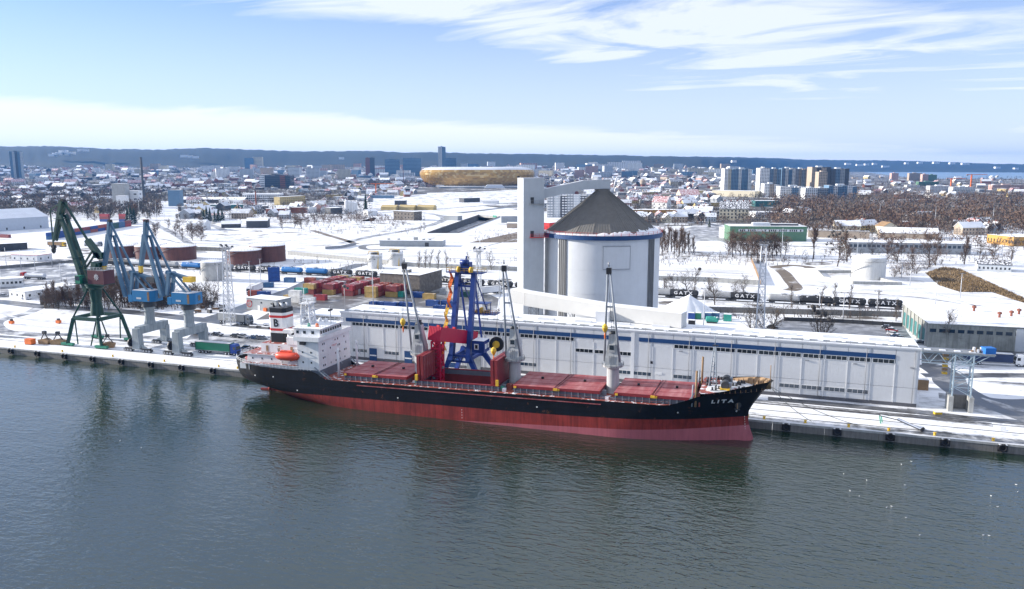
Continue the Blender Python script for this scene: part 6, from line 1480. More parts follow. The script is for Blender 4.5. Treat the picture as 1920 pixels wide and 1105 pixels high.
for x in (5, 13, 26, 33, 38): MB().box(x, x + (3 if x == 26 else 1.6), 5, 8, 4.65, 7.0 if x == 26 else 5.8, 'concrete_lt', top='snow').build('roof_unit', e)
e = building('old workshop hall with flat snowy roof and ribbed end at right', (1738, 651), (1990, 664), 8.2, 42, 'oldwall', 'snow', name='workshop_hall', cat='hall', wins=[(1, 14, 2.0, 1.2, 5.4, 5.4)], wcol='glass_blue')
wob = e
for k in range(7): MB().box(-0.35, 0.0, 2 + k * 6.2, 2.9 + k * 6.2, 0, 8.3, 'concrete_lt').build('end_pilaster', e)
for k in range(6): MB().box(-0.12, 0.0, 3.4 + k * 6.2, 7.6 + k * 6.2, 0.5, 5.6, 'teal_wall').build('end_window', e)
MB().box(27, 75, -0.14, 0.0, 0, 7.9, 'pale_wall').build('rendered_wall', e); MB().box(35.5, 40, -0.24, 0.0, 0, 4.4, 'tarp_blue').build('blue_door', e); MB().box(34, 42.4, -1.6, 0.0, 4.9, 5.3, 'dark_wall').build('door_canopy', e)
for x, y in ((22, 30), (27, 18), (32, 22), (36, 27), (42, 14), (44, 29)): MB().lathe([(0.45, 8.4), (0.4, 9.6), (0.8, 9.7), (0.8, 10.3), (0.1, 10.6)], 'brick', 10, c=(x, y, 0)).build('roof_ventilator', e)
e = building('long grey depot shed with snowy roof behind bare trees', (1590, 474), (1820, 478), 7.5, 22, 'grey_wall', 'snow', name='depot_shed', cat='shed', wins=[(1, 26, 2.2, 2.0, 4.2, 4.2)], wcol='glass_blue')
for k in range(5): MB().box(6 + k * 24, 6.6 + k * 24, -0.4, -0.05, 0, 7.6, 'pale_wall').build('post', e)
e = building('long green industrial hall with snowy roof and white window band', (1368, 452), (1512, 453), 12.2, 26, 'green_wall', 'snow', name='industrial_hall', cat='hall'); MB().box(7, 60, -0.12, 0, 8.0, 10.0, 'pale_wall').build('window_band', e)
b = MB()
for k in range(30):
    if k % 5 != 3 and not (8 < k < 12): b.box(8 + k * 1.7, 9.0 + k * 1.7, -0.2, -0.1, 8.2, 9.7, 'glass')
setting(b.build('windows', e), 'stuff'); MB().box(20, 34, 6, 12, 12.45, 15, 'pale_wall', top='snow').build('roof_unit', e); MB().box(36, 58, 8, 16, 12.45, 14, 'dark_wall', top='snowthin').build('roof_unit', e)
building('small white gate building at the left end of the green hall', (1348, 445), (1368, 447), 9, 10, 'whitewall', 'snow', wins=[(2, 5, 0.9, 1.0, 4, 6.6)])
building('small white-roofed pavilion with dark roof patches at far right field', (1832, 508), (1896, 511), 4.2, 14, 'pale_wall', 'dark_roof', gable=2.0, name='pavilion', wins=[(1, 8, 0.9, 1.3, 1.3, 1.3)])
building('long shed with white saddle roof behind the depot shed', (1650, 446), (1760, 449), 4.5, 24, 'tan_wall', 'snow', gable=4.0, name='depot_shed', cat='shed')
building('small cream house with brown roof beside the depot sheds', (1640, 438), (1656, 440), 7.5, 14, 'cream', 'rust_tan', gable=3.6, name='house', cat='house')
building('orange and white low building at the far right edge of the depots', (1850, 456), (1900, 462), 7, 30, 'orange_wall', 'snow', name='depot_building', wins=[(1, 9, 1.0, 2.4, 2, 2)])
building('ochre long wall shed right of the green hall', (1515, 445), (1630, 448), 6.0, 10, 'tan_wall', 'dark_roof', name='depot_shed', cat='shed')
# snow-covered heap and scrap beside the silo
b = MB(); c2_ = G(1292, 588); n = 28; vs = []
for j in range(9):
    r = j / 8; 
    for i in range(n):
        a = 2 * math.pi * i / n; rr = r * (17 if math.cos(a) < 0 else 14) * (1 + 0.12 * mnoise.noise(Vector((math.cos(a) * 2, math.sin(a) * 2, 5))))
        z = 8.2 * (1 - r) ** 1.15 + 0.5 * mnoise.noise(Vector((rr * math.cos(a) / 3, rr * math.sin(a) / 3, 1))) * (1 - r); vs.append((c2_.x + rr * math.cos(a), c2_.y + rr * math.sin(a) * 0.8, max(z, 0) + 0.01))
b.add(vs, [(j * n + i, (j + 1) * n + i, (j + 1) * n + (i + 1) % n, j * n + (i + 1) % n) for j in range(8) for i in range(n)], 'snow', True); tag(b.build('snow_heap'), 'big cone-shaped heap covered with snow right of the silo', 'heap')
for lab, x, y, key, s_ in (('dark blue container box at the left end of the scrap yard', 1297, 598, 'ct_blue', 1), ('green bin beside the blue box in the scrap yard', 1308, 598, 'cr_greenlt', 1), ('dark box standing low in the scrap yard', 1297, 611, 'black', 0.9), ('teal box container at the right of the scrap yard', 1364, 602, 'ct_teal', 1.1), ('steel blue box in the middle of the scrap yard', 1328, 598, 'ct_steel blue', 1), ('steel blue box right of the middle in the scrap yard', 1342, 598, 'ct_steel blue', 1)):
    p = G(x, y); e = thing('scrap_box', lab, 'container', (p.x, p.y, 0.04)); MB().box(-1.4 * s_, 1.4 * s_, -1.2, 1.2, 0.1, 2.6 * s_, key, top='snow').build('box', e); MB().box(-1.5 * s_, 1.5 * s_, -1.0, 1.0, 0, 0.1, 'steel_dk').build('skid', e)
p = G(1335, 606); e = thing('field_tank', 'turquoise cylinder tank lying in the scrap yard', 'tank', (p.x, p.y, 0.04)); MB().lathe([(0.05, -2.6), (1.0, -2.4), (1.2, -2), (1.2, 2), (1.0, 2.4), (0.05, 2.6)], 'ct_teal', 16, c=(0, 0, 1.5), axis='X').build('tank', e); MB().box(-2, 2, -0.8, 0.8, 0, 0.5, 'steel_dk').build('saddle', e)
# gulls on the water
gull = MB().lathe([(0.02, -0.42), (0.16, -0.2), (0.2, 0.05), (0.13, 0.3), (0.02, 0.4)], 'white', 8, c=(0, 0, 0.12), axis='X').lathe([(0.02, 0.28), (0.09, 0.36), (0.1, 0.44), (0.02, 0.56)], 'white', 8, c=(0, 0, 0.3), axis='X').box(-0.55, -0.1, -0.16, 0.16, 0.2, 0.24, 'steel').mesh('gull')
random.seed(77)
for x, y in ((1582, 889), (1594, 921), (1611, 931), (1625, 901), (1662, 952), (1672, 950), (1697, 910), (1699, 971), (1724, 1004), (1844, 1004), (1855, 1005), (1858, 930), (1870, 951), (1905, 909), (1908, 923), (1690, 871), (1709, 866), (265, 840), (152, 850), (225, 827), (80, 882)):
    p = G(x, y, -2.2); o = ob('gull', gull, None, (p.x, p.y, -2.22), random.uniform(0, 6)); o.scale = (0.45,) * 3; tag(o, 'small white gull floating on the canal water', 'bird', 'gulls floating on the canal')
# ================================================================== road cutting and tunnel mouth
b = MB(); z = -6.5
mat('cut_wall', (0.14, 0.145, 0.155), rough=0.8, var=0.25, scale=0.1, streak=0.3)
C4 = [Vector((p.x, p.y, 0)) for p in CUT]
for i in range(4):
    a, c2_ = C4[i], C4[(i + 1) % 4]; b.add([a, c2_, (c2_.x, c2_.y, z), (a.x, a.y, z)], [(0, 1, 2, 3)], 'cut_wall')
setting(b.build('cutting_wall')); setting(MB().add([(p.x, p.y, z) for p in C4], [(0, 1, 2, 3)], 'asphalt_snowy').build('tunnel_road'))
tp = thing('tunnel_portal', 'concrete tunnel portal with green sign at the end of the road cutting', 'tunnel')
a, c2_ = C4[3], C4[2]; d = (c2_ - a); dn = d.normalized(); nn = Vector((dn.y, -dn.x, 0))
b = MB(); b.bar(a + nn * 2 + Vector((0, 0, -0.6)), c2_ + nn * 2 + Vector((0, 0, -0.6)), 3.0, 'concrete_lt', h=2.6); b.build('portal_beam', tp)
b = MB(); b.bar(a + nn * 0.6 + Vector((0, 0, -4.4)), c2_ + nn * 0.6 + Vector((0, 0, -4.4)), 0.5, 'black', h=4.2); b.build('tunnel_mouth', tp)
b = MB(); m_ = a.lerp(c2_, 0.85); b.bar(m_ + nn * 3.7 - dn * 3.5 + Vector((0, 0, 0.4)), m_ + nn * 3.7 + dn * 3.5 + Vector((0, 0, 0.4)), 0.3, 'green_lt', h=2.6); b.build('green_sign', tp)
wl_ = thing('retaining_wall', 'dark low parapet wall along the road cutting', 'wall')
for i in (1, 3):
    a, c2_ = C4[i], C4[(i + 1) % 4]; MB().bar(a + Vector((0, 0, 0.5)), c2_ + Vector((0, 0, 0.5)), 0.7, 'concrete', h=1.0).build('parapet', wl_)
m_ = C4[0].lerp(C4[3], 0.5).lerp(C4[1].lerp(C4[2], 0.5), 0.45)
mw = thing('median_wall', 'pale central divider wall on the ramp of the road cutting', 'wall'); MB().bar(C4[0].lerp(C4[1], 0.45) + Vector((0, 0, z + 0.6)), C4[3].lerp(C4[2], 0.45) + Vector((0, 0, z + 0.6)), 1.2, 'concrete_lt', h=1.2).build('divider', mw)
# ================================================================== stadium
for k, rgb in (('gold', (0.46, 0.27, 0.06)), ('gold2', (0.54, 0.34, 0.10)), ('gold3', (0.36, 0.21, 0.05)), ('goldpale', (0.58, 0.42, 0.18))): mat(k, rgb, rough=0.3, metal=0.15, var=0.2, scale=0.02)
mat('stad_white', (0.72, 0.74, 0.78), rough=0.3, var=0.12, scale=0.02)
sp = (G(789, 352) + G(1001, 352)) / 2; sp = Vector((sp.x, sp.y, 0)); a_w = (G(1001, 352) - G(789, 352)).length / 2; fwd = (sp - Vector((CAM.x, CAM.y, 0))).normalized(); sang_ = math.atan2(fwd.y, fwd.x) - math.pi / 2
sp = sp + fwd * a_w * 0.75
st = thing('football_stadium', 'oval golden stadium with scaled facade and white roof on the far plain', 'stadium', sp, sang_); st.scale.z = 1.1
ssx, ssy = a_w * 1.06, a_w * 0.84
prof = [(0.86, 5), (0.90, 10), (0.945, 18), (0.98, 26), (1.0, 34), (0.995, 41), (0.965, 47), (0.91, 51), (0.84, 53.5), (0.74, 54.5)]
def oval(a, s_, p=2.5):
    c, n = math.cos(a), math.sin(a); return (ssx * s_ * abs(c) ** (2 / p) * (1 if c > 0 else -1), ssy * s_ * abs(n) ** (2 / p) * (1 if n > 0 else -1))
NA = 150; b = MB(); random.seed(2)
for j in range(len(prof) - 1):
    (s0, z0), (s1, z1) = prof[j], prof[j + 1]; nsub = 2 if z1 < 44 else 1
    for q in range(nsub):
        za, zb = lerp(z0, z1, q / nsub), lerp(z0, z1, (q + 1) / nsub); sa, sb_ = lerp(s0, s1, q / nsub), lerp(s0, s1, (q + 1) / nsub)
        for i in range(NA):
            off = 0.5 * ((j * 2 + q) % 2); a0, a1 = 2 * math.pi * (i + off) / NA, 2 * math.pi * (i + 1 + off) / NA
            lean = random.uniform(0.0, 0.006)
            v = [(*oval(a0, sa), za), (*oval(a1, sa), za), (*oval(a1, sb_ + lean), zb), (*oval(a0, sb_ + lean), zb)]
            key = 'stad_white' if za > 46 else random.choice(['gold', 'gold', 'gold2', 'gold3', 'gold', 'goldpale' if za > 25 else 'gold2'])
            b.add(v, [(0, 1, 2, 3)], key)
setting(b.build('facade_tiles', st), 'stuff')
b = MB(); vs = []
for i in range(NA):
    a0 = 2 * math.pi * i / NA; vs += [(*oval(a0, 0.74), 54.5), (*oval(a0, 0.42), 50)]
b.add(vs, [(2 * i, (2 * i + 2) % (2 * NA), (2 * i + 3) % (2 * NA), 2 * i + 1) for i in range(NA)], 'stad_white'); b.build('roof', st)
b = MB(); vs = []
for i in range(NA):
    a0 = 2 * math.pi * i / NA; vs += [(*oval(a0, 0.84), 0), (*oval(a0, 0.84), 6)]
b.add(vs, [(2 * i, (2 * i + 2) % (2 * NA), (2 * i + 3) % (2 * NA), 2 * i + 1) for i in range(NA)], 'dark_wall'); b.build('base_wall', st)
b = MB()
for i in range(0, NA, 2):
    a0 = 2 * math.pi * i / NA; x, y = oval(a0, 0.88); b.box(x - 0.6, x + 0.6, y - 0.6, y + 0.6, 0, 7, 'grey_wall')
setting(b.build('base_columns', st), 'stuff')
pr = thing('stadium_podium', 'long low snowy podium in front of the golden stadium', 'podium', sp - fwd * ssy * 1.05, sang_)
MB().box(-ssx * 0.62, ssx * 0.98, -30, 40, 0, 4.5, 'grey_wall', top='snow').build('podium_wall', pr); MB().extr([(0, 0), (60, 0), (52, 9), (8, 9)], -40, 0, 'snow').build('ramp', pr, (20, 0, 0.02))
# ================================================================== towers with built windows
def tower(label, x0, x1, yb, yt, depth=None, wall='pale_wall', name='apartment_tower', strips=None, group=None, dist=None, roof='roofsnow', wcol='glass_blue', cat='tower block', turn=0.0, fl=3.0, dens=0.6):
    if dist: a, c2_ = GT(x0, dist, -0.5), GT(x1, dist, -0.5); yb = 312 + F * (CAMH - a.z) / dist
    else: a, c2_ = G(x0, yb), G(x1, yb)
    w = (c2_ - a).length; ang = math.atan2(c2_.y - a.y, c2_.x - a.x)
    mid = (a + c2_) / 2; h = (yb - yt) / pxm(mid); depth = depth or w * 0.7
    e = thing(name, label, cat, (a.x, a.y, a.z), ang + turn, group)
    nb = max(2, int(w / 3.4)); nf = max(2, int(h / fl)); b = MB()
    if strips:
        for i in range(strips[0]):
            MB().box(w * i / strips[0], w * (i + 1) / strips[0] - 0.02, (i % 2) * 1.5, depth, 0, h - (i % 3) * 1.2, strips[1][i % len(strips[1])], top=roof).build('wall', e)
    else: MB().box(0, w, 0, depth, 0, h, wall, top=roof).build('wall', e)
    MB().box(w * 0.35, w * 0.6, depth * 0.3, depth * 0.7, h - 0.5, h + 2.6, wall, top='snow').build('lift_house', e)
    for f in range(nf):
        z0 = (f + 0.35) * h / nf
        for k in range(nb):
            x = w * (k + 0.5) / nb; oy = -0.08 if not strips else (int(x / w * strips[0]) % 2) * 1.5 - 0.08
            b.box(x - w / nb * dens / 2, x + w / nb * dens / 2, oy, oy + 0.1, z0, z0 + h / nf * 0.5, wcol)
        nd = max(1, int(depth / 3.6))
        for k in range(nd):
            y = depth * (k + 0.5) / nd; b.box(w - 0.02, w + 0.08, y - 0.9, y + 0.9, z0, z0 + h / nf * 0.5, wcol)
    setting(b.build('windows', e), 'stuff')
    return e
gT = 'new tower blocks right of the silo'
tower('leftmost white and blue residential tower right of the silo', 1357, 1377, 362, 317, 30, 'whitewall', strips=(3, ['whitewall', 'cream', 'blue_wall']), group=gT)
tower('striped blue and white residential tower second from left', 1377, 1408, 362, 317, 30, strips=(5, ['blue_wall', 'whitewall', 'blue_wall']), group=gT)
tower('white slim residential tower left of the blue slab group', 1423, 1441, 366, 316, 28, 'whitewall', group=gT)
tower('blue slab tower in the middle of the right tower group', 1441, 1463, 364, 317, 24, strips=(3, ['blue_wall', 'grey_wall', 'blue_wall']), group=gT)
tower('blue and white slab tower right of the middle', 1464, 1490, 363, 316, 24, strips=(4, ['blue_wall', 'whitewall']), group=gT)
tower('dark brown slab tower in the right tower group', 1490, 1513, 363, 317, 24, strips=(4, ['grey_wall', 'tan_wall']), group=gT)
tower('tan faced tall tower right of the brown slab', 1520, 1556, 366, 314, 30, strips=(4, ['tan_wall', 'dark_wall']), group=gT)
tower('dark blue tall tower at the right end of the tower group', 1556, 1590, 366, 317, 30, strips=(4, ['dark_wall', 'blue_wall', 'grey_wall']), group=gT)
tower('pale slim tower standing before the tan tower', 1533, 1549, 369, 323, 20, 'tan_wall', group=gT)
gL = 'lower blocks before the right towers'
tower('tan and white lower block before the white slim tower', 1432, 1461, 370, 345, 22, strips=(3, ['whitewall', 'tan_wall']), group=gL)
tower('white and blue lower block left of centre before the towers', 1462, 1519, 372, 350, 24, strips=(5, ['whitewall', 'whitewall', 'blue_wall']), group=gL)
tower('white small block with bays before the tan tower', 1509, 1532, 374, 353, 24, 'whitewall', group=gL)
tower('dark lower block right of the small white block', 1532, 1552, 373, 353, 24, 'grey_wall', group=gL)
tower('long blue and white lower block at the right of the towers', 1553, 1606, 373, 348, 26, strips=(6, ['blue_wall', 'whitewall', 'blue_wall']), group=gL)
tower('grey slab apartment block with white balconies behind the silo', 1026, 1112, 408, 364, 14, 'grey_wall', name='apartment_block', strips=(7, ['grey_wall', 'pale_wall', 'dark_wall']), wcol='whitewall', dens=0.75)
tower('tall glass office tower rising above the hills behind the stadium', 822, 836, 332, 275.5, 55, 'blue_wall', name='office_tower', dist=3600, strips=(2, ['pale_wall', 'blue_wall']), cat='office tower')
tower('dark twin residential tower at the far left skyline', 21, 46, 331, 280.5, 60, 'dark_wall', dist=3300, strips=(5, ['blue_wall', 'pale_wall', 'dark_wall']), roof='dark_wall')
gO = 'office blocks near the far tower'
for lab, x0, x1, yb, yt, w in (('dark blue wide office block left of the far office tower', 756, 790, 331, 297, 'blue_wall'), ('low blue office block right of the far office tower', 832, 856, 331, 297, 'blue_wall'), ('red-brown office block far left of the stadium roof', 686, 694, 330, 296, 'brick'), ('dark office block beside the red-brown one', 694, 703, 330, 296, 'dark_wall'), ('blue office block between the red one and the office tower', 722, 750, 332, 299, 'blue_wall')):
    tower(lab, x0, x1, yb, yt, 40, w, 'office_block', group=gO, dist=3700, cat='office block', fl=6, roof='dark_wall')
# grain and cement silos of the left middle distance
e = building('tall pale concrete silo block at left with white annex', (212, 390), (236, 390), 36, 16, 'concrete_lt', 'roofsnow', name='silo_tower', cat='tower')
e = building('white mill building with three rows of window pairs', (237, 389), (261, 389), 25, 14, 'whitewall', 'snow', name='mill_building', wins=[(3, 2, 4.2, 2.0, 4, 19)], wcol='dark_wall')
e = building('low white cylinder-fronted annex before the concrete silo block', (219, 392), (237, 392), 19, 10, 'whitewall', 'snow', name='mill_annex')
e = building('blue-grey square silo tower left of the snowy sheds', (316, 387), (338, 387), 25, 14, 'blue_wall', 'snow', name='silo_tower', cat='tower')
def chimney(label, x, yb, yt, r, key):
    p = G(x, yb); h = (yb - yt) / pxm(p); e = thing('chimney', label, 'chimney', (p.x, p.y, 0)); MB().lathe([(r, 0), (r * 0.65, h)], key, 12).build('shaft', e); MB().lathe([(r * 0.75, h - 1), (r * 0.75, h + 0.4), (0.02, h + 0.4)], 'black', 12).build('rim', e)
chimney('tall dark chimney in the left middle distance', 270, 378, 297, 2.6, 'dark_wall'); chimney('slender dark chimney by the low sheds left of centre', 481, 400, 358, 1.2, 'brick'); chimney('thin purple mast chimney left of the stadium', 757, 352, 318, 1.0, 'cr_maroon')
building('long white factory with rows of windows left of centre', (455, 380), (524, 380), 15, 26, 'whitewall', 'snow', name='factory', wins=[(3, 18, 2.6, 2.2, 2, 10)], wcol='glass_blue')
building('yellow office building with small dark windows left of centre', (525, 385), (573, 382), 13, 12, 'yellow_wall', 'snow', name='office_building', wins=[(3, 12, 1.5, 1.6, 2, 9)])
tower('dark glass office with white stair tower left of centre', 487, 545, 354, 328, 40, 'dark_wall', 'office_block', strips=(6, ['whitewall', 'dark_wall', 'dark_wall', 'dark_wall', 'brick', 'dark_wall']), cat='office block', fl=5)
building('pale glass hall before the dark office', (505, 352), (532, 352), 14, 10, 'pale_wall', 'snow', name='office_annex')
for i, x in enumerate((650, 656, 662, 667)):
    p = G(x, 401); e = thing('cement_silo', 'white cement silo cylinder, %s from the left of the group near the access road' % ORD(i), 'silo', (p.x, p.y, 0), 0, 'cement silos'); MB().lathe([(2.4, 0), (2.4, 17 - i)], 'whitewall', 20).build('cylinder', e); MB().lathe([(2.5, 17 - i), (0.1, 18 - i)], 'snow', 20).build('top', e)
for i, (x0, x1) in enumerate(((714, 742), (747, 776), (781, 812))):
    e = building('yellow barrel-roofed train hall, %s of three left of the road cutting' % ('left', 'middle', 'right')[i], (x0, 394), (x1, 394.5), 4.0, 14, 'yellow_wall', 'yellow_wall', gable=3.0, name='train_hall', cat='hall'); MB().box(-0.3, 0, 2, 12, 0.1, 4.0, 'black').build('end_opening', e)
building('dark brick block on the waste ground left of the road cutting', (738, 412), (776, 414), 10, 14, 'stone', 'snow', name='brick_building', wins=[(2, 6, 1.4, 1.4, 2.5, 6.5)])
building('low grey house beside the road cutting', (832, 413), (858, 414), 5, 10, 'shed_grey', 'snow')
building('red-walled shed half hidden behind the elevator tower', (1030, 444), (1062, 440), 12, 12, 'red', 'snow', name='red_shed', cat='shed')
building('long orange low building right of the silo roof', (1184, 407), (1270, 407), 8.5, 18, 'orange_wall', 'snow', name='market_hall', wins=[(1, 12, 2.0, 1.6, 3.5, 3.5)], cat='hall')
e = building('cream tenement with steep dark roof behind the green hall', (1348, 412), (1403, 413), 13, 16, 'cream', 'dark_roof', gable=8, name='tenement', cat='house', wins=[(3, 8, 1.5, 2.0, 1.8, 9.5)])
for k in range(5): MB().box(5 + k * 7, 6.4 + k * 7, 9, 10.4, 18, 23, 'brick').build('chimney_stack', e)
building('wide hall with red roof right of the water tower', (1276, 378), (1312, 378), 12, 40, 'cream', 'red_roof', gable=9, name='red_roof_hall', cat='hall')
building('white villa with red gable roof right of the silo cone', (1222, 393), (1250, 394), 11, 14, 'whitewall', 'red_roof', gable=8, name='villa', cat='house', wins=[(2, 3, 1.6, 1.8, 2, 7)])
building('white school block with window rows below the brick water tower', (1192, 362), (1220, 362), 14, 20, 'whitewall', 'snow', name='school', wins=[(3, 10, 3.0, 2.2, 2, 10)])
building('long pale flat-roofed hall before the left residential tower', (1335, 368), (1415, 370), 12, 30, 'cream', 'snow', name='flat_hall', cat='hall')
building('green-grey hall with white gable end right of the tenement', (1416, 388), (1460, 388), 9, 20, 'teal_wall', 'snow', name='flat_hall', cat='hall')
p = G(1205, 358); e = thing('water_tower', 'round brick water tower with wider head right of the silo', 'tower', (p.x, p.y, 0)); MB().lathe([(6.5, 0), (5.5, 16)], 'brick', 18).build('shaft', e); MB().lathe([(6, 16), (7.5, 18), (7.5, 26), (0.1, 32)], 'tan_wall', 18).build('head', e)
p = G(1158, 352); e = thing('concrete_arch', 'white parabolic arch standing behind the silo roof', 'arch', (p.x, p.y, 0), math.radians(20)); b = MB(); pts_ = [Vector((-11 + 22 * i / 16, 0, 32 * (1 - ((i - 8) / 8) ** 2))) for i in range(17)]
for q, r_ in zip(pts_, pts_[1:]): b.bar(q, r_, 8, 'whitewall', h=2.4)
b.build('arch_shell', e)
for i, (lab, x0, x1, yb, yt, w) in enumerate((('pink far block left of the bay', 1671, 1684, 340, 325, 'pink_wall'), ('tan far block second before the bay', 1704, 1728, 339, 325, 'tan_wall'), ('pink far block third before the bay', 1729, 1740, 341, 327, 'pink_wall'), ('green far block before the bay', 1740, 1756, 341, 328, 'green_wall'), ('white and dark far slab right of the woods', 1743, 1782, 361, 349, 'whitewall'), ('white far slab with dark side at the right', 1786, 1828, 365, 351, 'whitewall'), ('pale long far slab at the right edge', 1860, 1920, 356, 347, 'pink_wall'), ('mint long far block behind the right woods', 1722, 1760, 349, 341, 'green_wall'))):
    tower(lab, x0, x1, yb, yt, 18, w, 'apartment_block', group='far blocks before the bay')
for lab, x, yb, yt in (('orange tower crane among the far right blocks', 1819, 362, 328), ('second orange tower crane left among the far right blocks', 1782, 358, 335), ('orange tower crane left of the stadium', 705, 368, 345)):
    p = G(x, yb); h = (yb - yt) / pxm(p); e = thing('tower_crane', lab, 'crane', (p.x, p.y, 0), 0.4); MB().box(-1.2, 1.2, -1.2, 1.2, 0, h, 'orange').build('mast', e); MB().bar((-12, 0, h), (38, 0, h), 1.3, 'orange').build('jib', e); MB().box(-13, -9, -1.4, 1.4, h - 2.5, h, 'concrete').build('counterweight', e)
# ================================================================== the town
random.seed(42)
def far_block(label, x, yb, wpx, hpx, key, group, roof='roofsnow', name='apartment_block'):
    dd = 62 * F / max(yb - 312, 8); dd = lerp(2500, 4900, min(max((dd - 2500) / 4500, 0), 1)) if x < 1450 else dd; p = GT(x, dd); k = pxm(p); w, h = wpx / k, hpx / k; d_ = min(w * 0.6, 22); ang = YAW + random.uniform(-0.5, 0.5)
    b = MB(); b.box(-w / 2, w / 2, 0, d_, 0, h, key, top=roof)
    nf = max(2, min(9, int(hpx * 0.55)))
    nb = max(3, min(10, int(wpx * 0.5)))
    for f in range(nf):
        z0 = (f + 0.4) * h / nf
        for c in range(nb):
            x_ = -w / 2 + w * (c + 0.5) / nb; b.box(x_ - w / nb * 0.3, x_ + w / nb * 0.3, -0.15, 0.0, z0, z0 + h / nf * 0.45, 'glass_blue')
    tag(b.build(name, None, (p.x, p.y, p.z - 0.5), ang), label, 'apartment block', group)
wallc = ['whitewall', 'whitewall', 'pale_wall', 'pale_wall', 'cream', 'tan_wall', 'pink_wall', 'blue_wall']
blocks = []
for i in range(62): blocks.append((random.uniform(870, 1440), random.uniform(325, 334), random.uniform(12, 34), random.uniform(7, 17)))
for i in range(26): blocks.append((random.uniform(580, 790), random.uniform(326, 336), random.uniform(12, 34), random.uniform(6, 13)))
for i in range(26): blocks.append((random.uniform(60, 580), random.uniform(324, 334), random.uniform(10, 26), random.uniform(5, 13)))
blocks += [(418, 334, 24, 19, ), (462, 334, 24, 18), (498, 333, 22, 18), (551, 335, 22, 22), (587, 336, 24, 22), (645, 335, 24, 18), (468, 325, 16, 20), (484, 325, 17, 22), (205, 327, 14, 14), (180, 329, 12, 12), (165, 326, 14, 10)]
for q in sorted(blocks, key=lambda t_: t_[1]):
    x, y, w, h = q
    if 786 < x < 1000 and y > 336: continue
    key = random.choice(wallc); zone = 'left of the stadium' if x < 787 else ('behind the stadium' if x < 1000 else 'right of the stadium')
    far_block('far %s apartment block with snowy roof %s' % ({'whitewall': 'white', 'pale_wall': 'pale grey', 'cream': 'cream', 'tan_wall': 'tan', 'pink_wall': 'pink', 'blue_wall': 'blue-grey'}[key], zone), x, y, w, h, key, 'far apartment blocks ' + zone)
# houses: prototypes shared
hp = {}
def house_mesh(wall, roof, kind):
    k = (wall, roof, kind)
    if k not in hp:
        b = MB(); w, d_, h = ((12, 9, 5.5), (22, 12, 7), (38, 18, 5.5))[kind]
        b.box(-w / 2, w / 2, -d_ / 2, d_ / 2, 0, h, wall)
        if kind < 2: b.gable(-w / 2, w / 2, -d_ / 2, d_ / 2, h, (4.2, 4.5)[kind], roof, wall, 0.5, 0.35); b.box(-1, 0.2, -0.4, 0.6, h + 2, h + 6, 'brick')
        else: b.box(-w / 2 - 0.3, w / 2 + 0.3, -d_ / 2 - 0.3, d_ / 2 + 0.3, h, h + 0.5, wall, top=roof)
        n = (4, 7, 10)[kind]
        for f in range(2 if kind < 2 else 1):
            for c in range(n):
                x_ = -w / 2 + w * (c + 0.5) / n; b.box(x_ - 0.6, x_ + 0.6, -d_ / 2 - 0.06, -d_ / 2, 1.2 + f * 2.9, 2.7 + f * 2.9, 'glass')
        hp[k] = (b.mesh('house'), b)
    return hp[k]
hl = []
def scatter(n, x0, x1, y0, y1, bias=1.0):
    for _ in range(n): hl.append((random.uniform(x0, x1), y0 + (y1 - y0) * random.random() ** bias))
scatter(520, -20, 640, 324, 372, 1.25); scatter(190, 640, 790, 324, 372, 1.2); scatter(150, 1000, 1360, 330, 372); scatter(130, 1170, 1350, 362, 418); scatter(80, 1600, 1935, 328, 372, 1.1); scatter(60, 1010, 1240, 335, 390); scatter(70, 340, 700, 372, 412); scatter(10, 1420, 1640, 385, 440); scatter(60, 0, 330, 372, 400, 1.0); scatter(9, 1600, 1930, 415, 440)
def blocked(x, y):
    return (780 < x < 1010 and y > 345) or (1345 < x < 1610 and 355 < y < 378) or (455 < x < 580 and 360 < y < 388) or (1180 < x < 1275 and 385 < y < 412) or (1340 < x < 1410 and 380 < y < 415) or (205 < x < 345 and y > 365) or (1368 < x < 1520 and y > 415) or (590 < x < 640 and y > 400) or (640 < x < 790 and y > 385)
hl = [q for q in hl if not blocked(*q) and q[1] > 333]; hl.sort(key=lambda q: -q[1])
wn = {'whitewall': 'white', 'cream': 'cream', 'tan_wall': 'tan', 'pale_wall': 'pale grey', 'grey_wall': 'grey', 'brick': 'brick', 'yellow_wall': 'yellow', 'pink_wall': 'pink', 'dark_wall': 'dark'}
rn = {'roofsnow': 'snowy roof', 'red_roof': 'red roof', 'dark_roof': 'dark roof', 'snowthin': 'thinly snowed roof'}
town = MB(); cnt_ = 0
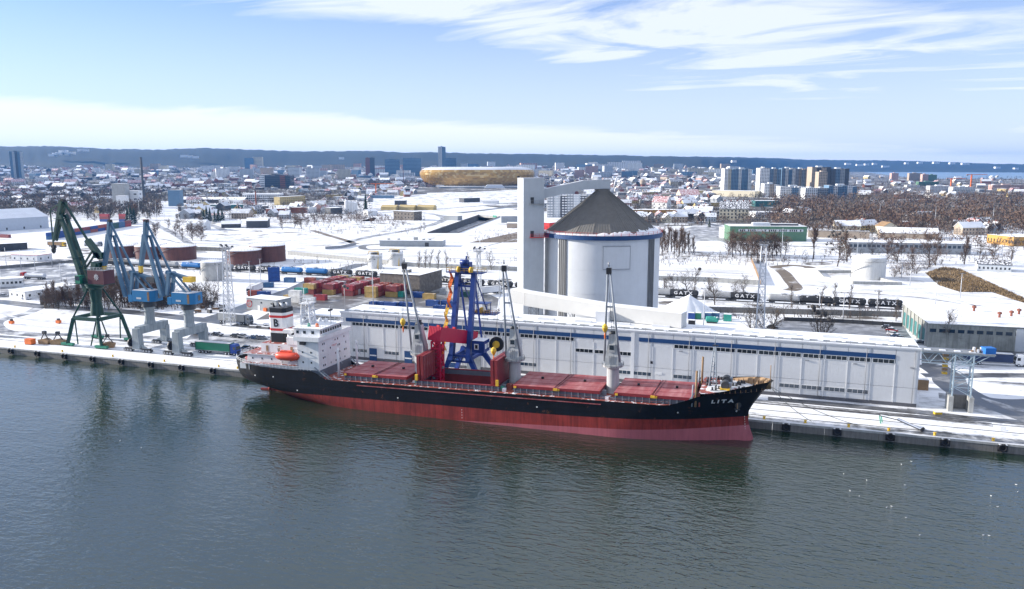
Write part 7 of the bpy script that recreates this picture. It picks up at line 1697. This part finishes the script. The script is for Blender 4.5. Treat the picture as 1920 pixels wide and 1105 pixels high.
for x, y in hl:
    wall = random.choice(['whitewall', 'whitewall', 'cream', 'tan_wall', 'pale_wall', 'grey_wall', 'brick', 'yellow_wall', 'pink_wall', 'dark_wall', 'grey_wall'])
    roof = random.choice(['roofsnow', 'roofsnow', 'roofsnow', 'red_roof', 'dark_roof', 'snowthin', 'roofsnow'])
    kind = random.choices((0, 1, 2), (6, 3, 2.2))[0]; p = G(x, y); rz = YAW + random.choice((0, math.pi / 2)) + random.uniform(-0.35, 0.35); me, mb_ = house_mesh(wall, roof, kind)
    s_ = 1.0 if y > 345 else random.uniform(1.0, 1.5)
    if cnt_ < 300:
        zone = 'left of the tall chimney' if x < 270 else ('left of the stadium' if x < 790 else ('beyond the silo' if x < 1450 else 'beyond the right woods'))
        o = ob('house', me, None, (p.x, p.y, 0), rz); o.scale = (s_,) * 3
        tag(o, '%s %s with %s %s' % (wn[wall], ('house', 'tenement house', 'flat shed')[kind], rn[roof], zone), 'house', 'houses ' + zone); cnt_ += 1
    else:
        M_ = Matrix.Translation(p) @ Matrix.Rotation(rz, 4, 'Z') @ Matrix.Scale(s_, 4); off = len(town.v); town.v += [tuple(M_ @ Vector(v)) for v in mb_.v]
        mm_ = [town.mi(k) for k in mb_.mats]
        for f, i_ in zip(mb_.f, mb_.m): town.f.append(tuple(off + q for q in f)); town.m.append(mm_[i_]); town.sm.append(False)
far_ = []
for _ in range(900):
    x = random.uniform(-30, 1420); far_.append((x, random.uniform(2350, 5100)))
for x, d_ in far_:
    wall = random.choice(['whitewall', 'whitewall', 'cream', 'tan_wall', 'pale_wall', 'grey_wall', 'brick', 'pink_wall', 'dark_wall']); roof = random.choice(['roofsnow', 'roofsnow', 'roofsnow', 'red_roof', 'dark_roof', 'dark_roof'])
    me, mb_ = house_mesh(wall, roof, random.choices((0, 1, 2), (4, 4, 2))[0]); p = GT(x, d_, -0.4)
    M_ = Matrix.Translation(p) @ Matrix.Rotation(YAW + random.choice((0, math.pi / 2)) + random.uniform(-0.35, 0.35), 4, 'Z') @ Matrix.Scale(random.uniform(1.0, 1.8), 4); off = len(town.v); town.v += [tuple(M_ @ Vector(v)) for v in mb_.v]
    mm_ = [town.mi(k) for k in mb_.mats]
    for f, i_ in zip(mb_.f, mb_.m): town.f.append(tuple(off + q for q in f)); town.m.append(mm_[i_]); town.sm.append(False)
o = town.build('distant_houses'); setting(o, 'stuff'); o['label'] = 'mass of small distant houses filling the far town'; o['category'] = 'houses'
hillb = [(98, 290), (104, 288), (112, 287), (118, 283), (126, 288), (133, 286), (150, 281), (160, 281), (345, 292), (356, 293), (366, 294), (640, 296), (1376, 302), (1590, 307), (1612, 309), (1625, 308), (1640, 307), (1660, 312), (1700, 306), (1725, 305), (1755, 305), (1785, 306), (1810, 307), (1870, 314), (1905, 316)]
for x, y in hillb:
    k = min(max((x - 1300) / 400, 0), 1); k = k * k * (3 - 2 * k); dd = lerp(5600, 10600, k); p = GD(x, y + 1, dd); w = random.uniform(18, 45) * dd / 5600
    tag(MB().box(-w / 2, w / 2, -15, 25, -8, 7 * dd / 5600, 'whitewall', top='roofsnow').build('hillside_block', None, p, YAW), 'small white building block on the wooded hills %s' % ('at left' if x < 300 else ('behind the town' if x < 1000 else 'across the bay at right')), 'building', 'blocks on the hills')
# ================================================================== trees
def tree_proto(seed, h, spread, key, twigs=520, tall=False, tw=0.055, shrub=False):
    rnd = random.Random(seed); br = MB(); segs = []
    def limb(p, d, L_, r, lev):
        n = 3; q = p
        for i in range(n):
            sg_ = 0.14 if lev else 0.05; d = (d + Vector((rnd.gauss(0, sg_), rnd.gauss(0, sg_), 0.10 if lev else 0.04))).normalized(); e = q + d * L_ / n; br.cyl(q, e, r * (1 - i / n * 0.75), 'bark', r1=r * (1 - (i + 1) / n * 0.75), n=5 if lev == 0 else 3, caps=False); segs.append((q, e, lev)); q = e
            if lev < 2 and (lev > 0 or i >= 0):
                for k in range(6 if lev == 0 else 2):
                    a = rnd.uniform(0, 6.283); t_ = (i + rnd.random()) / n
                    if lev == 0 and t_ < 0.12: continue
                    u = d.cross(Vector((math.cos(a), math.sin(a), 0.31))).normalized(); nd = (d * (0.75 if tall else 0.45) + u * spread + Vector((0, 0, 0.22))).normalized()
                    limb(q - d * rnd.random() * L_ / n, nd, (h * (0.44 if not tall else 0.30) * (1.08 - 0.62 * t_) if lev == 0 else L_ * 0.55) * rnd.uniform(0.75, 1.15), r * 0.45 * (1 - 0.4 * t_), lev + 1)
    if shrub:
        for i in range(9):
            a = rnd.uniform(0, 6.28); limb(Vector((math.cos(a) * 0.5, math.sin(a) * 0.5, 0)), Vector((math.cos(a) * 0.75, math.sin(a) * 0.75, 1)).normalized(), h * rnd.uniform(0.55, 0.95), 0.07, 1)
    else: limb(Vector((0, 0, 0)), Vector((0, 0, 1)), h * 0.86, h * 0.018, 0)
    cr = MB(); fine = [t_ for t_ in segs if t_[2] >= 1]; vs, fs = [], []
    for i in range(twigs):
        p, q, lev = rnd.choice(fine); o_ = p.lerp(q, rnd.random()); d = ((q - p).normalized() * 0.8 + Vector((rnd.gauss(0, 0.6), rnd.gauss(0, 0.6), rnd.gauss(0.25, 0.5)))).normalized(); L_ = h * rnd.uniform(0.06, 0.15); s_ = d.cross(Vector((rnd.gauss(0, 1), rnd.gauss(0, 1), rnd.gauss(0, 1)))).normalized() * h * tw * 0.085
        k = len(vs); vs += [o_ - s_, o_ + s_, o_ + d * L_]; fs.append((k, k + 1, k + 2))
    cr.add(vs, fs, key)
    z = max(v[2] for v in cr.v); s_ = h / z
    for mb_ in (br, cr): mb_.v = [(v[0] * s_, v[1] * s_, v[2] * s_) for v in mb_.v]
    return br.mesh('trunk'), cr.mesh('crown')
PR = {'brown': [tree_proto(s_, 12, 0.75, 'twig_brown', 800) for s_ in (1, 2, 3)], 'grey': [tree_proto(s_, 12, 0.7, 'twig_grey', 330) for s_ in (4, 5)], 'tall': [tree_proto(s_, 14, 0.35, 'twig_brown', 700, True) for s_ in (6, 7)], 'shrub': [tree_proto(s_, 6, 0.7, 'twig_brown', 700, shrub=True) for s_ in (8, 9)], 'darkshrub': [tree_proto(s_, 6, 0.75, 'twig_dark', 800, shrub=True, tw=0.07) for s_ in (10, 11)], 'gold': [tree_proto(s_, 8, 0.7, 'twig_gold', 420) for s_ in (12,)], 'wood': [tree_proto(s_, 12, 0.8, 'twig_brown', 650, tw=0.10) for s_ in (13, 14)], 'woodgrey': [tree_proto(s_, 12, 0.8, 'twig_grey', 650, tw=0.10) for s_ in (15,)], 'wooddark': [tree_proto(s_, 12, 0.8, 'twig_dark', 650, tw=0.11) for s_ in (16,)], 'thin': [tree_proto(s_, 12, 0.45, 'twig_grey', 170, True) for s_ in (17, 18)]}
H0 = {'brown': 12, 'grey': 12, 'tall': 14, 'shrub': 6, 'darkshrub': 6, 'gold': 8, 'wood': 12, 'woodgrey': 12, 'wooddark': 12, 'thin': 12}
rt = random.Random(99)
def tree(label, kind, x, y, h, group, name='bare_tree', cat='tree', loc=None):
    p = loc or G(x, y); e = thing(name, label, cat, (p.x, p.y, p.z - 0.05), rt.uniform(0, 6.28), group); t_, c_ = rt.choice(PR[kind]); s_ = h / H0[kind]; e.scale = (s_ * rt.uniform(1.0, 1.35), s_ * rt.uniform(1.0, 1.35), s_)
    ob('trunk', t_, e); ob('crown', c_, e); return e
for i, (x, y, h) in enumerate(((1236, 472, 14), (1241, 476, 15), (1247, 471, 13), (1252, 474, 16), (1259, 472, 14), (1264, 477, 14), (1269, 473, 13), (1273, 480, 17), (1279, 474, 15), (1284, 476, 14), (1291, 473, 12), (1300, 475, 10))): tree('bare brown tree in the clump right of the silo, %s from the left' % ORD(i), 'tall', x, y, h * 1.4, 'tree clump right of the silo')
for i, (x, y, h) in enumerate(((1366, 478, 14), (1374, 482, 15), (1380, 477, 14), (1388, 481, 16), (1394, 478, 13), (1400, 483, 14), (1408, 487, 17), (1414, 480, 15), (1421, 484, 16), (1428, 479, 14), (1434, 483, 15), (1441, 478, 14), (1448, 484, 15), (1456, 480, 14), (1464, 483, 13), (1472, 479, 12))): tree('bare brown tree in the row before the green hall, %s from the left' % ORD(i), 'brown', x, y, h * 1.35, 'tree row before the green hall')
for i, (x, y, h, k) in enumerate(((1525, 486, 20, 'tall'), (1588, 492, 18, 'tall'), (1636, 488, 13, 'grey'), (1660, 494, 15, 'brown'), (1682, 493, 15, 'brown'), (1712, 505, 12, 'brown'), (1743, 496, 19, 'brown'), (1754, 498, 16, 'brown'), (1808, 496, 17, 'tall'), (1836, 492, 12, 'grey'), (1862, 494, 13, 'brown'), (1896, 490, 14, 'grey'), (1848, 505, 9, 'shrub'))): tree('bare tree before the long depot shed, %s from the left' % ORD(i), k, x, y, h * 1.3, 'trees before the depot shed')
for i, (x, y, h) in enumerate(((785, 508, 13), (797, 506, 13), (806, 505, 13), (822, 508, 14), (837, 510, 14), (877, 500, 10))): tree('thin bare sapling left of the silo, %s from the left' % ORD(i), 'thin', x, y, h, 'saplings left of the silo')
tree('bare twin-trunk tree between the loader and the elevator tower', 'grey', 921, 507, 14, 'saplings left of the silo')
for i, (x, y, h) in enumerate(((1252, 556, 11), (1262, 558, 13), (1288, 555, 14), (1328, 560, 12), (1340, 572, 15), (1380, 565, 11), (1392, 560, 13), (1245, 552, 9))): tree('bare grey tree along the tank wagons right of the silo, %s from the left' % ORD(i), 'grey', x, y, h, 'trees along the wagons')
for i, (x, y, h) in enumerate(((1540, 577, 11), (1562, 577, 12), (1592, 580, 12), (1645, 585, 10), (1680, 603, 10), (1612, 600, 8), (1485, 578, 11))): tree('thin bare tree by the rightmost tank wagons, %s from the left' % ORD(i), 'thin', x, y, h, 'trees along the wagons')
tree('large dark bare tree behind the warehouse beside the lattice mast', 'darkshrub', 1438, 622, 15, None); tree('dark bushy shrub left of the lattice mast', 'darkshrub', 1410, 616, 11, None, 'shrub', 'shrub')
tree('golden dry bush beside the large dark tree', 'gold', 1455, 600, 5, None, 'shrub', 'shrub')
tree('bare tree standing before the old workshop hall', 'grey', 1775, 652, 15, None)
mb_ = MB().lathe([(0.05, -1), (0.75, -0.7), (1.0, 0), (0.75, 0.7), (0.05, 1)], 'twig_dark', 8).mesh('mistletoe')
def mistle(label, kind, x, y, h, n, seed):
    e = tree(label, kind, x, y, h, None); r_ = random.Random(seed); k = 1 / e.scale.z
    for i in range(n):
        o = ob('mistletoe', mb_, e, (r_.uniform(-0.3, 0.3) * h * k, r_.uniform(-0.3, 0.3) * h * k, r_.uniform(0.45, 1.0) * h * k)); o.scale = (r_.uniform(0.4, 0.85) * k,) * 3
mistle('round dark tree with mistletoe balls behind the warehouse', 'darkshrub', 1540, 630, 13, 14, 3)
mistle('tall tree full of dark mistletoe clumps behind the white tank', 'brown', 1570, 500, 23, 26, 4)
mistle('bare tree with a single mistletoe ball right of the silo', 'grey', 1302, 548, 13, 1, 5)
tree('wide brown bush before the small pale round tank', 'shrub', 399, 552, 10, None, 'shrub', 'shrub')
for i in range(48): tree('bare brown sapling in the thicket behind the green crane', 'tall' if i % 3 else 'brown', 84 + i * 4.9 + rt.uniform(-5, 5), rt.uniform(562, 581), rt.uniform(8, 12) + (3 if i > 24 else 0), 'thicket behind the green crane')
for i in range(38): tree('dark bush in the thicket behind the blue cranes', rt.choice(['darkshrub', 'shrub', 'darkshrub']), rt.uniform(245, 400), rt.uniform(548, 580), rt.uniform(5, 9), 'thicket behind the blue cranes', 'shrub', 'shrub')
for i in range(16): tree('bare brown tree above the brown round tanks', 'brown', rt.uniform(288, 385), rt.uniform(430, 458), rt.uniform(11, 16), 'trees above the brown tanks')
for i, (x, y) in enumerate(((530, 432), (552, 428), (558, 424), (566, 430), (575, 426), (590, 422))): tree('bare brown tree on the waste ground left of centre', 'brown', x, y, 13, 'trees on the waste ground')
for i in range(14): tree('brown scrub bush on the bank left of the road cutting', 'shrub', rt.uniform(735, 800), rt.uniform(412, 436), rt.uniform(3.5, 6), 'scrub left of the road cutting', 'shrub', 'shrub')
for i in range(7): tree('golden brown shrub on the dry grass mound at right', 'gold', rt.uniform(1790, 1850), rt.uniform(535, 550), rt.uniform(5, 9), 'shrubs on the dry mound', 'shrub', 'shrub')
for i in range(12): tree('dark scrub bush along the field edge right of the silo', rt.choice(['shrub', 'darkshrub']), rt.uniform(1240, 1500), rt.uniform(474, 492), rt.uniform(2.5, 4.5), 'scrub along the field edge', 'shrub', 'shrub')
for i in range(10): tree('brown bush behind the white round tank', 'shrub', rt.uniform(1670, 1745), rt.uniform(495, 525), rt.uniform(5, 9), 'bushes behind the white tank', 'shrub', 'shrub')
# conifers
cf = MB(); rc = random.Random(6)
for l_ in range(9):
    z0 = 1.0 + l_ * 1.2; r = 2.9 * (1 - l_ / 9.5); n = 15
    for i in range(n):
        a = 2 * math.pi * (i + rc.random()) / n; w = 0.32; t_ = Vector((math.cos(a), math.sin(a), 0)); s_ = Vector((-t_.y, t_.x, 0)) * w * r
        cf.add([t_ * r * rc.uniform(0.8, 1.15) + Vector((0, 0, z0 - 0.5)) - s_, t_ * r * rc.uniform(0.8, 1.15) + Vector((0, 0, z0 - 0.5)) + s_, Vector((0, 0, z0 + 1.7))], [(0, 1, 2)], 'needle')
cfm = cf.mesh('crown'); ctr = MB().cyl((0, 0, 0), (0, 0, 3), 0.25, 'bark', n=6).mesh('trunk')
for i, (x, y, h) in enumerate(((382, 418, 17), (388, 416, 19), (394, 415, 17), (403, 417, 14), (410, 416, 17), (417, 414, 15), (444, 404, 13), (448, 403, 15), (686, 402, 30), (240, 420, 20), (246, 421, 22), (252, 420, 19), (1330, 426, 9), (1280, 400, 14), (1612, 410, 12), (1578, 400, 13))):
    p = G(x, y); e = thing('conifer', 'dark green conifer %s' % ('in the group left of centre' if 300 < x < 460 else 'standing alone left of the stadium' if x == 686 else 'behind the brown tanks' if x < 300 else 'among the houses right of the silo'), 'tree', (p.x, p.y, 0), i, 'conifers'); s_ = h / 12.5; e.scale = (s_ * (0.55 if x == 686 else 0.9),) * 2 + (s_,); ob('trunk', ctr, e); ob('crown', cfm, e)
# wooded belts: nearest trees one by one, the rest as one mass each
def belt(n, x0, x1, y0, y1, kinds, label, group, hs=(10, 15)):
    for i in range(n): tree(label, rt.choice(kinds), rt.uniform(x0, x1), rt.uniform(y0, y1), rt.uniform(*hs), group)
belt(55, 1480, 1930, 415, 440, ['wood', 'wood', 'woodgrey'], 'bare brown tree in the front of the right woods', 'front trees of the right woods')
belt(40, 0, 290, 392, 418, ['woodgrey', 'wooddark', 'wood'], 'bare grey-brown tree in the left woods behind the green crane', 'front trees of the left woods', (11, 17))
def mass(name, label, n, fx, hs, keys, tri=22):
    rr = random.Random(name); mb2 = MB(); data = {k: ([], []) for k in keys}
    for i in range(n):
        p = fx(rr)
        if p is None: continue
        h = rr.uniform(*hs); k = rr.choice(keys); vs, fs = data[k]; r = h * rr.uniform(0.32, 0.5)
        for j in range(tri):
            u = Vector((rr.gauss(0, 1), rr.gauss(0, 1), rr.gauss(0, 1))).normalized() * rr.random() ** 0.4; c_ = p + Vector((u.x * r, u.y * r, h * 0.58 + u.z * h * 0.42)); L_ = h * rr.uniform(0.10, 0.26); d = Vector((rr.gauss(0, 0.7), rr.gauss(0, 0.7), rr.gauss(0.9, 0.4))).normalized(); s_ = d.cross(Vector((rr.gauss(0, 1), rr.gauss(0, 1), 0.1))).normalized() * L_ * 0.22
            q = len(vs); vs += [c_ - s_, c_ + s_, c_ + d * L_]; fs.append((q, q + 1, q + 2))
        q = len(vs); vs += [p + Vector((-0.2, 0, 0)), p + Vector((0.2, 0, 0)), p + Vector((0, 0, h * 0.7))]; fs.append((q, q + 1, q + 2))
    for k, (vs, fs) in data.items(): mb2.add(vs, fs, k)
    o = mb2.build(name); setting(o, 'stuff'); o['label'] = label; o['category'] = 'woodland'
def rgn(x0, x1, y0, y1): return lambda rr: G(rr.uniform(x0, x1), rr.uniform(y0, y1))
def wavy(x0, x1, y0, y1, amp):
    def f(rr):
        x = rr.uniform(x0, x1); y = rr.uniform(y0, y1) + amp * mnoise.noise(Vector((x / 60, 3, 1)))
        return G(x, y)
    return f
WB = ['twig_brown', 'twig_brown', 'twig_grey']; WD = ['twig_dark', 'twig_grey', 'twig_dark', 'twig_brown']
mass('woodland', 'broad belt of bare brown woods at right before the bay', 1500, wavy(1450, 1960, 372, 428, 8), (9, 16), WB, 30)
mass('woodland', 'bare brown woods behind the lower right blocks', 350, wavy(1600, 1960, 352, 380, 4), (9, 15), WB)
mass('woodland', 'grey bare woods in the left middle distance', 1300, wavy(-30, 300, 345, 408, 4), (9, 16), WD, 30)
mass('woodland', 'dark tree belt left of and behind the stadium', 650, wavy(640, 800, 333, 353, 2), (10, 18), WD)
mass('woodland', 'wooded belt behind the silo roof', 900, wavy(1000, 1365, 331, 350, 2), (10, 17), WD)
mass('woodland', 'garden trees among the houses right of the silo', 800, rgn(1170, 1480, 352, 425), (6, 12), WD)
mass('woodland', 'garden trees in the left far town', 2300, rgn(-20, 650, 334, 382), (7, 13), WD)
mass('woodland', 'trees of the far town slope', 4200, lambda rr: GT(rr.uniform(-30, 1450), rr.uniform(2350, 5150)), (9, 18), WD, 14)
mass('woodland', 'scrub along the works left of centre', 800, rgn(330, 700, 372, 415), (4, 9), WD)
mass('woodland', 'brown scrub strip below the works left of centre', 260, wavy(520, 740, 407, 420, 2), (3, 6), ['twig_brown'], 20)
mass('woodland', 'dark treeline right of the towers', 500, rgn(1600, 1960, 333, 352), (8, 14), WD)
mass('woodland', 'scattered trees among the depots at right', 260, rgn(1560, 1960, 425, 470), (5, 10), WB)
mass('woodland', 'near edge of the bare brown woods at right', 650, wavy(1500, 1960, 400, 440, 3), (7, 14), WB, 30)
# dry golden grass mound
b = MB(); rr = random.Random(5); vs, fs = [], []
poly = [(1735, 512), (1770, 501), (1800, 505), (1850, 528), (1920, 560), (1990, 590), (1900, 562), (1860, 548), (1800, 548), (1760, 535)]
def inpoly(x, y):
    c = False; j = len(poly) - 1
    for i in range(len(poly)):
        if (poly[i][1] > y) != (poly[j][1] > y) and x < (poly[j][0] - poly[i][0]) * (y - poly[i][1]) / (poly[j][1] - poly[i][1]) + poly[i][0]: c = not c
        j = i
    return c
n = 0
while n < 9000:
    x, y = rr.uniform(1735, 1990), rr.uniform(500, 592)
    if not inpoly(x, y): continue
    n += 1; p = G(x, y); h = rr.uniform(0.4, 1.1); a = rr.uniform(0, 3.14); s_ = Vector((math.cos(a), math.sin(a), 0)) * 0.28; k = len(vs); vs += [p - s_, p + s_, p + Vector((rr.gauss(0, 0.3), rr.gauss(0, 0.3), h))]; fs.append((k, k + 1, k + 2))
o = b.add(vs, fs, 'drygrass').build('dry_grass'); setting(o, 'stuff'); o['label'] = 'patch of dry golden grass in the snow field at right'; o['category'] = 'grass'
patch('dry_earth', poly, 'brown_earth', 0.035)
for px in ([(545, 482), (640, 490), (780, 505), (985, 512), (985, 470), (760, 470), (560, 470)], [(1235, 524), (1420, 533), (1405, 492), (1240, 484)], [(1700, 592), (1990, 612), (1990, 595), (1850, 556), (1720, 538), (1560, 545), (1560, 560), (1690, 572)], [(560, 460), (700, 456), (800, 440), (700, 440), (560, 428)], [(820, 392), (985, 380), (985, 358), (800, 362)], [(150, 445), (300, 452), (420, 462), (560, 452), (400, 440), (260, 425)], [(40, 622), (330, 634), (440, 640), (400, 612), (280, 600), (120, 590), (40, 600)]):
    patch('snow_field', px, 'field_snow', 0.025)
for dy in (9, 14, 19):
    setting(MB().box(-520, -150, 190 + dy, 190.3 + dy, 0.0, 0.14, 'steel_dk').build('siding_rail')); setting(MB().box(-520, -150, 191.4 + dy, 191.7 + dy, 0.0, 0.14, 'steel_dk').build('siding_rail'))
# faint vehicle tracks and ditches over the snow fields
for px, w in (([(520, 470), (700, 478), (900, 486), (985, 484)], 1.6), ([(610, 470), (720, 472), (870, 474)], 1.2), ([(1235, 508), (1330, 511), (1410, 514)], 1.6), ([(1560, 548), (1700, 556), (1820, 572), (1990, 590)], 1.6), ([(1700, 540), (1760, 553), (1850, 580)], 1.4), ([(380, 462), (500, 455), (600, 447)], 1.8), ([(230, 440), (300, 448), (360, 462)], 2.0), ([(0, 590), (60, 600), (120, 604)], 1.4), ([(200, 612), (290, 618), (360, 618)], 1.4), ([(1235, 550), (1400, 558), (1560, 568), (1690, 575)], 1.0), ([(1230, 540), (1420, 548), (1560, 556)], 0.8), ([(880, 470), (940, 455), (985, 446)], 1.6)):
    strip('wheel_track', px, w, 'slush_tracks' if w > 1.5 else 'snowthin', 0.07)
mass('woodland', 'low brown scrub scattered on the waste ground left of the cutting', 240, rgn(560, 800, 405, 440), (1.5, 4), ['twig_brown', 'twig_grey'], 14)
mass('woodland', 'low scrub along the railway behind the yard', 160, wavy(300, 985, 488, 512, 3), (1.2, 3.5), ['twig_brown', 'twig_grey'], 14)
mass('woodland', 'low scrub strip along the field edge below the green hall', 330, wavy(1235, 1900, 474, 498, 3), (1.5, 4.5), ['twig_brown', 'twig_dark'], 16)
mass('woodland', 'brown scrub right of the elevator tower field', 90, rgn(890, 985, 432, 455), (1.2, 3.0), ['twig_brown'], 16)
mass('woodland', 'thin scrub along the fence under the tank wagons', 120, wavy(1320, 1700, 582, 600, 2), (1.2, 3.0), ['twig_brown', 'twig_grey'], 14)
mass('woodland', 'undergrowth of the thickets behind the harbour cranes', 420, rgn(80, 410, 556, 582), (1.5, 4.5), ['twig_brown', 'twig_dark'], 18)
patch('rough_ground', [(95, 584), (95, 566), (240, 545), (420, 545), (400, 580), (250, 585)], 'rough_snow', 0.032)
patch('rough_ground', [(1235, 560), (1690, 578), (1690, 600), (1320, 592), (1235, 575)], 'rough_snow', 0.03)
patch('rough_ground', [(420, 520), (560, 512), (720, 524), (985, 545), (985, 525), (720, 508), (420, 500)], 'rough_snow', 0.031)
patch('work_yard', [(0, 500), (120, 492), (300, 505), (330, 520), (250, 530), (0, 545)], 'asphalt_snowy', 0.034)
patch('work_yard', [(330, 402), (720, 396), (700, 415), (430, 420), (330, 425)], 'rough_snow', 0.03)
patch('work_yard', [(560, 378), (790, 366), (790, 392), (640, 400), (560, 395)], 'asphalt_snowy', 0.029)
strip('street', [(0, 420), (120, 414), (260, 412), (380, 420), (420, 432)], 8, 'asphalt_snowy', 0.05)
strip('street', [(270, 412), (330, 440), (360, 462), (380, 475)], 7, 'asphalt_snowy', 0.052)
strip('street', [(330, 388), (460, 386), (600, 380), (760, 360)], 10, 'asphalt_snowy', 0.05)
strip('street', [(1240, 440), (1340, 432), (1370, 456), (1560, 464), (1900, 482)], 8, 'asphalt_snowy', 0.05)
strip('street', [(1180, 412), (1300, 416), (1350, 425)], 9, 'asphalt_wet', 0.05)
strip('street', [(860, 400), (960, 388), (990, 384)], 14, 'asphalt_wet', 0.055)
# sheds and low works left of centre
rs = random.Random(12)
wk = [(350, 432, 34, 'whitewall', 3.0), (415, 428, 36, 'dark_wall', 2.5), (462, 428, 40, 'dark_wall', 2.5), (340, 397, 55, 'grey_wall', 0), (395, 392, 60, 'teal_wall', 0), (452, 400, 26, 'dark_wall', 0), (500, 402, 40, 'brick', 0), (545, 400, 36, 'brick', 0), (580, 400, 14, 'whitewall', 0), (620, 402, 22, 'dark_wall', 0), (690, 405, 18, 'whitewall', 2), (350, 380, 50, 'pale_wall', 0), (595, 392, 40, 'pale_wall', 0), (625, 375, 60, 'pale_wall', 0), (690, 372, 46, 'blue_wall', 0), (395, 357, 70, 'pale_wall', 0), (560, 360, 60, 'blue_wall', 0), (610, 356, 40, 'grey_wall', 0), (665, 352, 44, 'pale_wall', 0), (740, 385, 20, 'dark_wall', 0), (870, 380, 30, 'dark_wall', 0), (905, 382, 30, 'whitewall', 0), (940, 418, 34, 'grey_wall', 0), (950, 428, 26, 'tan_wall', 0)]
cw = {'whitewall': 'white', 'dark_wall': 'dark', 'grey_wall': 'grey', 'teal_wall': 'teal', 'brick': 'brick', 'pale_wall': 'pale', 'blue_wall': 'blue-grey', 'tan_wall': 'tan'}
for i, (x, y, w, key, gb) in enumerate(wk):
    nb_ = 'left of centre' if x < 560 else ('near the cement silos' if x < 760 else 'by the road cutting')
    building('%s low works shed with snowy roof %s, %s row' % (cw[key], nb_, 'front' if y > 415 else ('middle' if y > 385 else 'back')), (x, y), (x + w, y + rs.uniform(-1, 1)), rs.uniform(4, 8), rs.uniform(12, 20), key, 'snow', gable=gb or None, name='works_shed', cat='shed', group='works sheds left of centre')
# saw-tooth roofed hall
for i in range(7):
    x = 340 + i * 17; e = building('snowy saw-tooth roof bay, %s from the left of the old factory' % ORD(i), (x, 381), (x + 16, 381), 6, 30, 'dark_wall', 'snow', gable=3.5, name='factory_bay', cat='shed', group='saw-tooth factory')

# tell look-alikes of one group apart by their order from the left
def pxof(o):
    d = o.matrix_basis.translation - CAM; return d.dot(RT) / max(d.dot(FW), 1)
byl = {}
for o in S.objects:
    if o.parent is None and 'label' in o and o.get('group') and not o.get('kind'): byl.setdefault(o['label'], []).append(o)
for lab_, os_ in byl.items():
    if 1 < len(os_) <= 20 and len(lab_.split()) <= 12:
        for i, o in enumerate(sorted(os_, key=pxof)): o['label'] = '%s, %s such from left' % (lab_, ORD(i))
